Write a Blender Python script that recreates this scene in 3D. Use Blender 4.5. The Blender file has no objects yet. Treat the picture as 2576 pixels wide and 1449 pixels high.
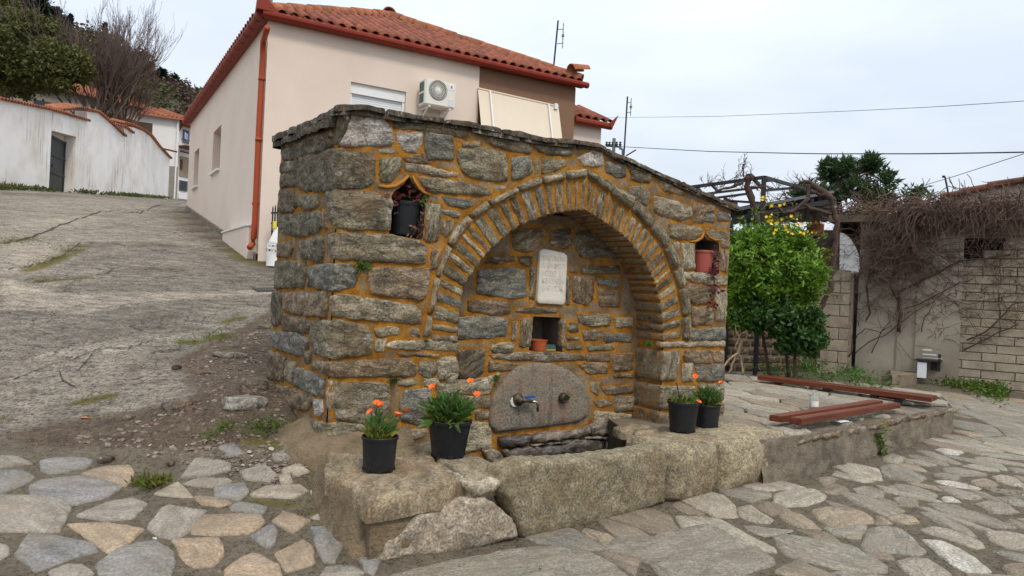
import bpy, bmesh, math, random
import numpy as np
from mathutils import Vector, Matrix, noise as mnoise
from mathutils.geometry import delaunay_2d_cdt, tessellate_polygon
random.seed(11); RNG = np.random.default_rng(11)
SC = bpy.context.scene; COL = SC.collection
R = math.radians
# ------------------------------------------------------------------ camera
FPX, CX, CY, ROLL, EYE = 1840.0, 1288.0, 724.5, R(2.6), 1.55
cam_d = bpy.data.cameras.new('camera'); cam = bpy.data.objects.new('camera', cam_d); COL.objects.link(cam)
cam_d.sensor_width = 36.0; cam_d.lens = 36.0*FPX/2576.0; cam_d.clip_start = 0.05; cam_d.clip_end = 2000
cam.matrix_world = Matrix.Translation((0, 0, EYE)) @ Matrix.Rotation(R(90), 4, 'X') @ Matrix.Rotation(ROLL, 4, 'Z')
SC.camera = cam
# ------------------------------------------------------------------ sky, sun, exposure
SUN_EL, SUN_AZ = R(52), R(150)          # azimuth measured clockwise from +Y
world = bpy.data.worlds.new('World'); SC.world = world; world.use_nodes = True
wn = world.node_tree; wn.nodes.clear()
def wnode(t, **k):
    n = wn.nodes.new(t)
    for a, b in k.items(): setattr(n, a, b)
    return n
sky = wnode('ShaderNodeTexSky', sky_type='NISHITA', sun_disc=False, sun_elevation=SUN_EL, sun_rotation=SUN_AZ, air_density=1.0, dust_density=2.0)
skm = wnode('ShaderNodeVectorMath', operation='SCALE'); skm.inputs['Scale'].default_value = 0.1
wn.links.new(sky.outputs[0], skm.inputs[0])
tc = wnode('ShaderNodeTexCoord'); sep = wnode('ShaderNodeSeparateXYZ'); wn.links.new(tc.outputs['Generated'], sep.inputs[0])
ov = wnode('ShaderNodeMapRange'); ov.inputs[1].default_value = 0.0; ov.inputs[2].default_value = 1.0   # standard overcast sky: (1 + 2 sin h) / 3
ov.inputs[3].default_value = 0.92; ov.inputs[4].default_value = 2.15
wn.links.new(sep.outputs['Z'], ov.inputs[0])
mp = wnode('ShaderNodeMapping'); mp.inputs['Scale'].default_value = (1, 1, 2.6); wn.links.new(tc.outputs['Generated'], mp.inputs[0])
cn = wnode('ShaderNodeTexNoise'); cn.inputs['Scale'].default_value = 2.1; cn.inputs['Detail'].default_value = 5; cn.inputs['Roughness'].default_value = .5
wn.links.new(mp.outputs[0], cn.inputs[0])
cr = wnode('ShaderNodeValToRGB'); cr.color_ramp.elements[0].position = .38; cr.color_ramp.elements[1].position = .62
cr.color_ramp.elements[0].color = (.585, .645, .745, 1); cr.color_ramp.elements[1].color = (.72, .775, .845, 1)
wn.links.new(cn.outputs[0], cr.inputs[0])
cm = wnode('ShaderNodeVectorMath', operation='SCALE'); wn.links.new(cr.outputs[0], cm.inputs[0]); wn.links.new(ov.outputs[0], cm.inputs['Scale'])
mixw = wnode('ShaderNodeMix', data_type='RGBA'); mixw.inputs[0].default_value = 0.90
wn.links.new(skm.outputs[0], mixw.inputs[6]); wn.links.new(cm.outputs[0], mixw.inputs[7])
bg = wnode('ShaderNodeBackground'); bg.inputs[1].default_value = 1.0
wn.links.new(mixw.outputs[2], bg.inputs[0])
wo = wnode('ShaderNodeOutputWorld'); wn.links.new(bg.outputs[0], wo.inputs[0])
sd = bpy.data.lights.new('sun', 'SUN'); sd.energy = 1.5; sd.angle = R(12); sd.color = (1, .91, .78)
sun = bpy.data.objects.new('sun', sd); COL.objects.link(sun)
sun.rotation_euler = Vector((math.sin(SUN_AZ)*math.cos(SUN_EL), math.cos(SUN_AZ)*math.cos(SUN_EL), math.sin(SUN_EL))).to_track_quat('Z', 'Y').to_euler()
vs = SC.view_settings; vs.view_transform = 'Standard'; vs.look = 'None'; vs.exposure = 0.20; vs.gamma = 1.0; vs.use_curve_mapping = False
SC.cycles.max_bounces = 6

# ------------------------------------------------------------------ geometry helpers
def ray(x, y):
    lx, ly = (x-CX)/FPX, -(y-CY)/FPX
    c, s = math.cos(ROLL), math.sin(ROLL)
    return Vector((lx*c-ly*s, 1.0, lx*s+ly*c))
EYEV = Vector((0, 0, EYE))
def at(x, y, Y): return EYEV + ray(x, y)*Y                     # the point seen at a pixel, Y metres deep
def hit(x, y, P0, n):
    d = ray(x, y); return EYEV + d*((P0-EYEV).dot(n)/d.dot(n))
def hitz(x, y, z):
    d = ray(x, y); return EYEV + d*((z-EYE)/d.z)
def ss(a, b, x):
    t = np.clip((x-a)/(b-a), 0, 1); return t*t*(3-2*t)
def vnoise(x, y, seed=0):                                       # vectorised value noise
    x = np.asarray(x, float); y = np.asarray(y, float)
    xi = np.floor(x).astype(np.int64); yi = np.floor(y).astype(np.int64); fx = x-xi; fy = y-yi
    fx = fx*fx*(3-2*fx); fy = fy*fy*(3-2*fy)
    def h(a, b):
        n = (a*374761393 + b*668265263 + seed*2147483) & 0x7fffffff
        n = ((n ^ (n >> 13))*1274126177) & 0x7fffffff
        return ((n ^ (n >> 16)) & 0xffff)/65535.0
    return (h(xi, yi)*(1-fx)+h(xi+1, yi)*fx)*(1-fy)+(h(xi, yi+1)*(1-fx)+h(xi+1, yi+1)*fx)*fy
def fbm(x, y, seed=0, o=4):
    r, a, s = 0, .5, 0
    for i in range(o):
        r = r+a*vnoise(x*2**i, y*2**i, seed+i); s += a; a *= .5
    return r/s
def terrain(X, Y):
    X = np.asarray(X, float); Y = np.asarray(Y, float)
    zl = np.interp(Y, [-50, 3.6, 5, 13, 23, 46, 60, 140], [0, 0, .25, 2.1, 3.95, 6.8, 8.3, 16])
    c = .06*ss(5, 13, Y)
    zl = zl-c*np.clip(X+.70*Y, -12, 14)
    zl = zl+.17*np.exp(-((X+2.0)**2+(Y-5.9)**2)/.55)+.10*np.exp(-((X+1.45)**2+(Y-4.95)**2)/.10)
    zr = np.interp(Y, [4.6, 8, 11.5, 30], [0, .08, .24, .35])
    xl = np.interp(Y, [3.5, 4.5, 5, 6.1, 13, 30], [-.75, -1.1, -1.3, -1.9, -4.2, -7])
    w = np.interp(Y, [4, 6, 13, 40], [.9, 1.3, 4.5, 10])
    t = ss(xl, xl+w, X)
    z = zl*(1-t)+zr*t
    return z+.016*(fbm(X*1.3+40, Y*1.3+9, 3)-.5)*ss(2, 5, Y)
def tz(X, Y): return float(terrain(X, Y))
def ground(x, y, up=0.0):                                        # where a pixel's ray meets the terrain
    d = ray(x, y); lo = 2.0
    Y = np.arange(2.0, 70, .02); f = EYE+d.z*Y-(terrain(d.x*Y, Y)+up)
    k = np.argmax(f < 0)
    return EYEV + d*float(Y[k] if f[k] < 0 else 60)
def link(o): COL.objects.link(o); return o
def empty(name, loc, label=None, cat=None, group=None, kind=None):
    o = link(bpy.data.objects.new(name, None)); o.location = loc; o.empty_display_size = .2
    return tag(o, label, cat, group, kind)
def tag(o, label=None, cat=None, group=None, kind=None):
    for k, v in (('label', label), ('category', cat), ('group', group), ('kind', kind)):
        if v: o[k] = v
    return o
def wmat(p):                                                       # world matrix of a parent chain
    m = Matrix.Identity(4)
    while p is not None: m = p.matrix_basis @ m; p = p.parent
    return m
def root_loc(p): return wmat(p).translation.copy()
def mesh_data(name, V, F, mat=None, smooth=True):
    me = bpy.data.meshes.new(name); me.from_pydata([tuple(v) for v in V], [], F); me.update()
    if mat is not None:
        for m in (mat if isinstance(mat, (list, tuple)) else [mat]): me.materials.append(m)
    if smooth and len(me.polygons): me.polygons.foreach_set('use_smooth', [True]*len(me.polygons))
    return me
def obj(name, V, F, mat=None, parent=None, M=None, smooth=False, color=None, kind=None, label=None):
    """one mesh object from WORLD-space vertices; M gives it a local frame"""
    base = root_loc(parent) if parent else Vector((0, 0, 0))
    if M is None:
        M = Matrix.Translation(base if parent else Vector((0, 0, 0)))
    inv = M.inverted()
    A = np.asarray([tuple(v) for v in V], float); I = np.array(inv)
    A = A @ I[:3, :3].T + I[:3, 3]
    me = mesh_data(name, A, F, mat, smooth)
    o = link(bpy.data.objects.new(name, me))
    o.parent = parent; o.matrix_basis = (wmat(parent).inverted() if parent else Matrix.Identity(4)) @ M
    if color: o.color = (*color[:3], 1)
    return tag(o, label=label, kind=kind)
class MB:
    def __init__(s): s.V = []; s.F = []
    def add(s, V, F):
        b = len(s.V); s.V += [tuple(v) for v in V]; s.F += [tuple(i+b for i in f) for f in F]; return s
    def box(s, c, X, Y, Z):                                      # centre and three half-axis vectors
        c, X, Y, Z = map(Vector, (c, X, Y, Z))
        V = [c+X*a+Y*b+Z*d for d in (-1, 1) for a, b in ((-1, -1), (1, -1), (1, 1), (-1, 1))]
        return s.add(V, [(3, 2, 1, 0), (4, 5, 6, 7), (0, 1, 5, 4), (1, 2, 6, 5), (2, 3, 7, 6), (3, 0, 4, 7)])
    def bar(s, a, b, w, h, up=(0, 0, 1)):
        a, b = Vector(a), Vector(b); d = (b-a); L = d.length; d.normalize(); u = Vector(up)
        x = d.cross(u)
        if x.length < 1e-4: x = d.cross(Vector((1, 0, 0)))
        x.normalize(); z = x.cross(d)
        return s.box((a+b)/2, d*(L/2), x*(w/2), z*(h/2))
    def tube(s, pts, r, n=6, cap=True):
        pts = [Vector(p) for p in pts]
        if not isinstance(r, (list, tuple)): r = [r]*len(pts)
        b = len(s.V); ref = Vector((.13, .37, .92))
        for i, p in enumerate(pts):
            d = (pts[min(i+1, len(pts)-1)]-pts[max(i-1, 0)])
            if d.length < 1e-9: d = Vector((0, 0, 1))
            d.normalize(); x = d.cross(ref)
            if x.length < .05: x = d.cross(Vector((1, 0, 0)))
            x.normalize(); y = d.cross(x)
            for k in range(n):
                a = 2*math.pi*k/n; s.V.append(tuple(p+x*(math.cos(a)*r[i])+y*(math.sin(a)*r[i])))
        for i in range(len(pts)-1):
            for k in range(n):
                k2 = (k+1) % n; s.F.append((b+i*n+k, b+i*n+k2, b+(i+1)*n+k2, b+(i+1)*n+k))
        if cap:
            s.F.append(tuple(b+k for k in range(n-1, -1, -1))); s.F.append(tuple(b+(len(pts)-1)*n+k for k in range(n)))
        return s
    def lathe(s, c, prof, n=20, axis=(0, 0, 1)):
        c = Vector(c); A = Vector(axis).normalized(); x = A.cross(Vector((0, 1, 0)))
        if x.length < .1: x = A.cross(Vector((1, 0, 0)))
        x.normalize(); y = A.cross(x); b = len(s.V)
        for r, z in prof:
            for k in range(n):
                t = 2*math.pi*k/n; s.V.append(tuple(c+A*z+x*(r*math.cos(t))+y*(r*math.sin(t))))
        for i in range(len(prof)-1):
            for k in range(n):
                k2 = (k+1) % n; s.F.append((b+i*n+k, b+i*n+k2, b+(i+1)*n+k2, b+(i+1)*n+k))
        return s
    def build(s, name, mat, parent=None, **k): return obj(name, s.V, s.F, mat, parent, **k)
def inpoly(P, poly):                                             # P (n,2) -> bool
    P = np.asarray(P, float).reshape(-1, 2); poly = np.asarray(poly, float); x, y = P[:, 0], P[:, 1]; c = np.zeros(len(P), bool)
    j = len(poly)-1
    for i in range(len(poly)):
        xi, yi = poly[i]; xj, yj = poly[j]
        if abs(yj-yi) > 1e-12: c ^= ((yi > y) != (yj > y)) & (x < (xj-xi)*(y-yi)/(yj-yi)+xi)
        j = i
    return c
def pdist(P, poly):
    P = np.asarray(P, float).reshape(-1, 2); poly = np.asarray(poly, float); D = np.full(len(P), 1e9)
    for i in range(len(poly)):
        a = poly[i-1]; b = poly[i]; ab = b-a; L = max(ab@ab, 1e-12)
        t = np.clip(((P-a)@ab)/L, 0, 1); q = a+t[:, None]*ab
        D = np.minimum(D, np.hypot(P[:, 0]-q[:, 0], P[:, 1]-q[:, 1]))
    return D
def area(p):
    p = np.asarray(p); x, y = p[:, 0], p[:, 1]; return .5*np.sum(x*np.roll(y, -1)-np.roll(x, -1)*y)
def rough_outline(poly, sp, jit, soft=.10):
    p = np.asarray(poly, float)
    if area(p) < 0: p = p[::-1]
    q = []
    for i in range(len(p)):                                       # clip the corners a little
        a, b, c = p[i-1], p[i], p[(i+1) % len(p)]
        q += [b+(a-b)*soft*min(1, .06/max(np.hypot(*(a-b)), 1e-6)*2), b+(c-b)*soft*min(1, .06/max(np.hypot(*(c-b)), 1e-6)*2)]
    out = []
    for i in range(len(q)):
        a, b = q[i], q[(i+1) % len(q)]; L = np.hypot(*(b-a)); n = max(1, int(round(L/sp)))
        nrm = np.array([b[1]-a[1], a[0]-b[0]])/max(L, 1e-6)
        for k in range(n):
            f = k/n; out.append(a+(b-a)*f+nrm*random.uniform(-jit, jit)*(1 if k else .5))
    return np.array(out)
def tri2d(pts, loop_lens, keep):
    """constrained delaunay; pts list of 2D, the first sum(loop_lens) points are closed loops; keep(centroids)->bool"""
    E = []; b = 0
    for n in loop_lens:
        E += [(b+i, b+(i+1) % n) for i in range(n)]; b += n
    r = delaunay_2d_cdt([Vector((float(p[0]), float(p[1]))) for p in pts], E, [], 0, 1e-7)
    V = np.array([(v.x, v.y) for v in r[0]]); F = [tuple(f) for f in r[2]]
    C = np.array([V[list(f)].mean(0) for f in F]); k = keep(C)
    F = [f for f, t in zip(F, k) if t]
    F = [f if (V[f[1]]-V[f[0]])[0]*(V[f[2]]-V[f[0]])[1]-(V[f[1]]-V[f[0]])[1]*(V[f[2]]-V[f[0]])[0] > 0 else f[::-1] for f in F]
    return V, F
def slab2d(poly, sp=.05, bulge=.02, edge=.014, h0=.004, depth=.05, rough=.008, jit=.004, seed=0, freq=9.0, crown=0.0):
    """a stone with an irregular outline: points (s,t,d) and faces; d is height over the bed"""
    out = rough_outline(poly, sp*.8, jit); n = len(out)
    cen = out.mean(0); nx = np.roll(out, -1, 0)-np.roll(out, 1, 0); nx = np.stack([-nx[:, 1], nx[:, 0]], 1); nx /= np.maximum(np.hypot(nx[:, 0], nx[:, 1]), 1e-9)[:, None]
    ins = out+nx*edge; ok = inpoly(ins, out) & (pdist(ins, out) > edge*.7); ins = ins[ok]
    lo, hi = out.min(0), out.max(0); gx = np.arange(lo[0], hi[0]+sp, sp); gy = np.arange(lo[1], hi[1]+sp, sp)
    G = np.array([(x+(sp/2 if j % 2 else 0), y) for j, y in enumerate(gy) for x in gx]); G = G+np.array([[random.uniform(-.25, .25)*sp, random.uniform(-.25, .25)*sp] for _ in G])
    if len(G):
        m = inpoly(G, out); G = G[m]
        if len(G): G = G[pdist(G, out) > edge+.35*sp]
    pts = [tuple(p) for p in out]+[tuple(p) for p in ins]+[tuple(p) for p in G]
    V, F = tri2d(pts, [n], lambda C: inpoly(C, out))
    D = pdist(V, out); dm = max(D.max(), 1e-6)
    d = np.empty(len(V))
    ox = seed*3.7+random.random()*50
    for i, (x, y) in enumerate(V):
        f = min(1, D[i]/edge)
        nz = mnoise.noise(Vector((x*freq, y*freq*1.6, ox)))+.5*mnoise.noise(Vector((x*freq*2.3, y*freq*3.3, ox+7)))
        d[i] = h0+bulge*f+rough*nz*(.35+.65*f)+crown*(1-(1-D[i]/dm)**2)
    cnt = {}
    for f in F:
        for a, b in zip(f, f[1:]+f[:1]): cnt[(a, b)] = 1
    bnd = [(a, b) for (a, b) in cnt if (b, a) not in cnt]
    P = [(x, y, z) for (x, y), z in zip(V, d)]; low = {}
    for a, b in bnd:
        for v in (a, b):
            if v not in low: low[v] = len(P); P.append((V[v][0], V[v][1], -depth))
        F.append((b, a, low[a], low[b]))
    return P, F
def frame(c, X, Z):
    Z = Vector(Z).normalized(); X = Vector(X); X = (X-Z*X.dot(Z)).normalized(); Y = Z.cross(X)
    return Matrix(((X.x, Y.x, Z.x, c[0]), (X.y, Y.y, Z.y, c[1]), (X.z, Y.z, Z.z, c[2]), (0, 0, 0, 1)))
def long_axis(poly):
    p = np.asarray(poly, float); p = p-p.mean(0); w, v = np.linalg.eigh(p.T @ p); a = v[:, 1]; return a if a[0] >= 0 else -a
def stone(name, poly, mapf, mat, parent, color=None, frm=None, **k):
    """mapf(s,t,d)->world; the object's local frame lies along the stone so its grain follows it"""
    P, F = slab2d(poly, **k); W = [mapf(*p) for p in P]
    c = np.mean(np.asarray(poly, float), 0); ax = long_axis(poly); po = np.asarray(poly, float); e_ = np.clip(1-pdist(np.array([p[:2] for p in P]), po)/.022, 0, 1)
    o = mapf(c[0], c[1], 0); x = mapf(c[0]+ax[0]*.01, c[1]+ax[1]*.01, 0)-o; z = mapf(c[0], c[1], .01)-o
    ob = obj(name, W, F, mat, parent, M=frame(o, x, z), smooth=True, color=color); at_ = ob.data.attributes.new('edge', 'FLOAT', 'POINT'); at_.data.foreach_set('value', e_.astype(np.float32))
    return ob
def voronoi(sites, clip, stretch=(1, 0, 1)):
    """cells of sites inside a convex-ish clip polygon (list of 2D arrays)"""
    S = np.asarray(sites, float); cells = []
    for i, p in enumerate(S):
        cell = [np.array(q, float) for q in clip]
        o = np.argsort(((S-p)**2).sum(1))[1:26]
        for j in o:
            m = (p+S[j])/2; n = S[j]-p; new = []
            for k in range(len(cell)):
                a, b = cell[k-1], cell[k]; da, db = (a-m)@n, (b-m)@n
                if (da <= 0) != (db <= 0): new.append(a+(b-a)*(da/(da-db)))
                if db <= 0: new.append(b)
            cell = new
            if len(cell) < 3: break
        cells.append(np.array(cell) if len(cell) >= 3 else None)
    return cells
def shrink(poly, d):
    p = np.asarray(poly, float)
    if area(p) < 0: p = p[::-1]
    out = []
    for i in range(len(p)):
        a, b, c = p[i-1], p[i], p[(i+1) % len(p)]
        e1 = (b-a)/max(np.hypot(*(b-a)), 1e-6); e2 = (c-b)/max(np.hypot(*(c-b)), 1e-6)
        n = np.array([-e1[1]-e2[1], e1[0]+e2[0]]); L = np.hypot(*n)
        if L < .2: continue
        out.append(b+n/L*d/max(.45, L/2))
    return np.array(out)
def extrude_poly(poly3, dv):
    """closed prism from a planar 3D loop and an offset vector"""
    n = len(poly3); A = [Vector(p) for p in poly3]; dv = Vector(dv); V = A+[p+dv for p in A]
    T = tessellate_polygon([A]); F = [tuple(t) for t in T]+[tuple(i+n for i in t[::-1]) for t in T]
    F += [(i, (i+1) % n, n+(i+1) % n, n+i) for i in range(n)]
    bm = bmesh.new(); vs_ = [bm.verts.new(v) for v in V]
    for f in F:
        try: bm.faces.new([vs_[i] for i in f])
        except ValueError: pass
    bmesh.ops.recalc_face_normals(bm, faces=bm.faces)
    bm.verts.index_update(); V2 = [v.co.copy() for v in bm.verts]; F2 = [tuple(v.index for v in f.verts) for f in bm.faces]; bm.free()
    return V2, F2
def leaves(C, n, size, rng=RNG, up=.3, aspect=.42, droop=0.0, dirs=None):
    """n leaf faces at points C (n,3): folded rhombs"""
    C = np.asarray(C, float); n = len(C)
    d = rng.normal(size=(n, 3)) if dirs is None else dirs+rng.normal(size=(n, 3))*.45
    d[:, 2] = d[:, 2]*.7+up-droop; d /= np.linalg.norm(d, axis=1)[:, None]
    r = rng.normal(size=(n, 3)); s = np.cross(d, r); s /= np.linalg.norm(s, axis=1)[:, None]
    u = np.cross(s, d); L = size*rng.uniform(.6, 1.25, n)[:, None]
    p0 = C; p2 = C+d*L; mid = C+d*L*.45-u*L*.06; p1 = mid+s*L*aspect*.5+u*L*.1; p3 = mid-s*L*aspect*.5+u*L*.1
    V = np.stack([p0, p1, p2, p3], 1).reshape(-1, 3); b = np.arange(n)*4
    F = np.concatenate([np.stack([b, b+1, b+2], 1), np.stack([b, b+2, b+3], 1)])
    return V, F
def np_obj(name, V, F, mat, parent=None, kind=None, smooth=False):
    base = root_loc(parent) if parent else Vector((0, 0, 0))
    V = np.asarray(V, np.float32)-np.array(base, np.float32); F = np.asarray(F, np.int32); k = F.shape[1]
    me = bpy.data.meshes.new(name); me.vertices.add(len(V)); me.vertices.foreach_set('co', V.ravel())
    me.loops.add(F.size); me.loops.foreach_set('vertex_index', F.ravel()); me.polygons.add(len(F))
    me.polygons.foreach_set('loop_start', np.arange(len(F), dtype=np.int32)*k); me.polygons.foreach_set('loop_total', np.full(len(F), k, np.int32))
    if smooth: me.polygons.foreach_set('use_smooth', np.ones(len(F), bool))
    me.update(calc_edges=True); me.validate(); me.materials.append(mat)
    o = link(bpy.data.objects.new(name, me)); o.parent = parent
    return tag(o, kind=kind)
def text_mesh(s, size, ext=.002):
    c = bpy.data.curves.new('lettering', 'FONT'); c.body = s; c.size = size; c.extrude = ext; c.align_x = 'CENTER'; c.resolution_u = 1
    o = link(bpy.data.objects.new('lettering', c)); dg = bpy.context.evaluated_depsgraph_get()
    me = bpy.data.meshes.new_from_object(o.evaluated_get(dg)); bpy.data.objects.remove(o)
    return [v.co.copy() for v in me.vertices], [tuple(p.vertices) for p in me.polygons]
# ------------------------------------------------------------------ materials
class NT:
    def __init__(s, name):
        s.m = bpy.data.materials.new(name); s.m.use_nodes = True; s.t = s.m.node_tree; s.t.nodes.clear()
        s.out = s.t.nodes.new('ShaderNodeOutputMaterial'); s.b = s.t.nodes.new('ShaderNodeBsdfPrincipled'); s.t.links.new(s.b.outputs[0], s.out.inputs[0])
    def n(s, typ, ins=None, **k):
        x = s.t.nodes.new(typ)
        for a, b in k.items(): setattr(x, a, b)
        for a, b in (ins or {}).items():
            if hasattr(b, 'is_linked') or isinstance(b, bpy.types.NodeSocket): s.t.links.new(b, x.inputs[a])
            else: x.inputs[a].default_value = b
        return x
    def set(s, **k):
        for a, b in k.items():
            a = {'col': 'Base Color', 'rough': 'Roughness', 'metal': 'Metallic', 'nrm': 'Normal', 'spec': 'Specular IOR Level', 'trans': 'Transmission Weight'}.get(a, a)
            if isinstance(b, bpy.types.NodeSocket): s.t.links.new(b, s.b.inputs[a])
            else: s.b.inputs[a].default_value = (*b, 1) if isinstance(b, tuple) and len(b) == 3 else b
        return s
    def coord(s, kind='Object', scale=(1, 1, 1), rnd=False):
        c = s.n('ShaderNodeTexCoord').outputs[kind]
        if rnd:
            oi = s.n('ShaderNodeObjectInfo').outputs['Random']; v = s.n('ShaderNodeVectorMath', {0: (37, 91, 53)}, operation='SCALE'); s.t.links.new(oi, v.inputs['Scale'])
            c = s.n('ShaderNodeVectorMath', {0: c, 1: v.outputs[0]}, operation='ADD').outputs[0]
        return s.n('ShaderNodeVectorMath', {0: c, 1: scale}, operation='MULTIPLY').outputs[0]
    def noise(s, vec, scale, detail=5, rough=.6, dist=0.0):
        return s.n('ShaderNodeTexNoise', {'Vector': vec, 'Scale': scale, 'Detail': detail, 'Roughness': rough, 'Distortion': dist}).outputs[0]
    def vor(s, vec, scale, feature='F1', out=0):
        return s.n('ShaderNodeTexVoronoi', {'Vector': vec, 'Scale': scale}, feature=feature).outputs[out]
    def ramp(s, f, *st):
        x = s.n('ShaderNodeValToRGB', {0: f}); e = x.color_ramp.elements
        while len(e) < len(st): e.new(.5)
        for q, (p, c) in zip(e, st): q.position = p; q.color = (c, c, c, 1) if not isinstance(c, tuple) else (*c, 1)
        return x.outputs[0]
    def mix(s, f, a, b, mode='MIX'):
        x = s.n('ShaderNodeMix', data_type='RGBA', blend_type=mode)
        for i, v in ((0, f), (6, a), (7, b)):
            if isinstance(v, bpy.types.NodeSocket): s.t.links.new(v, x.inputs[i])
            else: x.inputs[i].default_value = v if i == 0 else ((*v, 1) if isinstance(v, tuple) else (v, v, v, 1))
        return x.outputs[2]
    def math(s, op, a, b=0.0, clamp=False):
        return s.n('ShaderNodeMath', {0: a, 1: b}, operation=op, use_clamp=clamp).outputs[0]
    def attr(s, name): return s.n('ShaderNodeAttribute', attribute_name=name).outputs['Fac']
    def bump(s, h, strength=.5, dist=.01, prev=None):
        d = {'Height': h, 'Strength': strength, 'Distance': dist}
        if prev is not None: d['Normal'] = prev
        return s.n('ShaderNodeBump', d).outputs[0]
def schist(name, streak=(6, 19, 12), contrast=.85, fleck=.5, rust=.35, dist=.02, wet=False, ck=.5, grain=1.0, dust=0, smear=None):
    t = NT(name); c = t.coord('Object', rnd=True)
    base = t.n('ShaderNodeObjectInfo').outputs['Color']
    cs = t.n('ShaderNodeVectorMath', {0: c, 1: streak}, operation='MULTIPLY').outputs[0]
    warp = t.noise(c, 5, 2); w = t.n('ShaderNodeVectorMath', {0: cs, 1: t.n('ShaderNodeVectorMath', {0: t.n('ShaderNodeCombineXYZ', {0: warp, 1: warp, 2: warp}).outputs[0], 1: (.7, 1.9, 1.2)}, operation='MULTIPLY').outputs[0]}, operation='ADD').outputs[0]
    n1 = t.noise(w, 1.0, 8, .68); n2 = t.noise(c, 4.2, 5, .6); n3 = t.noise(c, 60, 4, .7)
    lo = max(.05, 1-.75*contrast); hi = 1+.55*contrast
    col = t.mix(1.0, base, t.ramp(n1, (.25, lo*.8), (.42, lo*1.25), (.55, 1.0), (.72, hi)), 'MULTIPLY')
    col = t.mix(1.0, col, t.ramp(n3, (.32, 1-.5*grain), (.5, 1.0), (.66, 1+.6*grain)), 'MULTIPLY')
    col = t.mix(t.math('MULTIPLY', t.ramp(n2, (.5, 0), (.68, 1)), rust), col, (.20, .105, .045))
    lich = t.ramp(t.math('MULTIPLY', t.noise(w, 2.1, 6, .75), t.ramp(t.noise(c, 7, 3), (.38, .55), (.62, 1.15))), (.57, 0), (.66, 1))
    col = t.mix(t.math('MULTIPLY', lich, fleck), col, (.52, .49, .43))
    crack = t.ramp(t.vor(w, .9, 'DISTANCE_TO_EDGE'), (.0, .25), (.028, 1))
    col = t.mix(t.math('MULTIPLY', t.math('SUBTRACT', 1.0, crack), ck), col, (.03, .024, .018))
    if smear: col = t.mix(t.math('MULTIPLY', t.ramp(t.math('ADD', t.math('MULTIPLY', t.attr('edge'), .62), t.math('MULTIPLY', t.math('SUBTRACT', t.noise(c, 11, 5, .65), .5), 1.3)), (.42, 0), (.62, 1)), .85), col, t.mix(t.ramp(n2, (.42, 0), (.55, 1)), smear[0], smear[1]))
    if dust: col = t.mix(t.math('MULTIPLY', t.ramp(t.noise(c, 3.1, 6, .7), (.38, .15), (.66, 1)), dust), col, (.245, .20, .145))
    h = t.math('ADD', t.math('MULTIPLY', n1, 1.0), t.math('MULTIPLY', n3, .35)); h = t.math('ADD', h, t.math('MULTIPLY', crack, ck*.6))
    t.set(col=col, rough=.35 if wet else .88, spec=.5 if wet else .25, nrm=t.bump(h, .9, dist)); return t.m
M = {}
M['schist'] = schist('wall_schist', smear=((.36, .16, .028), (.235, .172, .10)))
M['cope'] = schist('cope_schist')
M['wet_rock'] = schist('wet_rock', contrast=1.0, fleck=.25, rust=.2, wet=True)
M['flag'] = schist('flagstone', streak=(3, 12, 8), contrast=.55, fleck=.18, rust=.18, dist=.012, ck=.10, grain=.8, dust=.55)
M['slate_path'] = schist('slate_path', streak=(3.6, 15, 9), contrast=.55, fleck=.22, rust=.20, dist=.018, ck=.35, grain=1.0, dust=.5)
M['granite'] = schist('granite', streak=(14, 16, 14), contrast=.6, fleck=.30, rust=.30, dist=.016, ck=.05, grain=1.1)
def mortar(name):
    t = NT(name); c = t.coord('Object'); a = t.attr('ochre')
    n = t.noise(c, 7, 5, .62); f = t.noise(c, 55, 5, .7); b = t.noise(c, 2.3, 3)
    och = t.mix(t.ramp(n, (.33, 0), (.62, 1)), (.19, .076, .008), (.46, .205, .028)); och = t.mix(t.ramp(f, (.25, .8), (.6, 0)), och, (.13, .06, .014))
    bei = t.mix(t.ramp(n, (.35, 0), (.6, 1)), (.155, .105, .058), (.29, .215, .135)); bei = t.mix(t.ramp(f, (.3, .7), (.55, 0)), bei, (.10, .068, .04))
    m = t.math('ADD', a, t.math('MULTIPLY', t.math('SUBTRACT', n, .5), .7)); m = t.math('ADD', m, t.math('MULTIPLY', t.math('SUBTRACT', b, .5), .9))
    col = t.mix(t.ramp(m, (.40, 0), (.66, 1)), bei, och)
    h = t.math('ADD', t.math('MULTIPLY', n, .6), t.math('MULTIPLY', f, .4))
    t.set(col=col, rough=.95, spec=.15, nrm=t.bump(h, .8, .02)); return t.m
M['mortar'] = mortar('ochre_mortar')
def plain(name, col, rough=.6, var=.12, scale=6, bump=.0, metal=0.0, spec=.4, fine=40, dirt=None, dk=.5, bdist=.004):
    t = NT(name); c = t.coord('Object', rnd=True); n = t.noise(c, scale, 5, .6); f = t.noise(c, fine, 4, .65)
    k = t.mix(.5, t.ramp(n, (.3, 1-var), (.7, 1+var)), t.ramp(f, (.3, 1-var), (.7, 1+var)))
    x = t.mix(1.0, col, k, 'MULTIPLY')
    if dirt: x = t.mix(t.math('MULTIPLY', t.ramp(t.noise(c, scale*.7, 6, .7), (.5, 0), (.72, 1)), dk), x, dirt)
    t.set(col=x, rough=rough, metal=metal, spec=spec)
    if bump: t.set(nrm=t.bump(t.math('ADD', n, f), bump, bdist))
    return t.m
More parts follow.
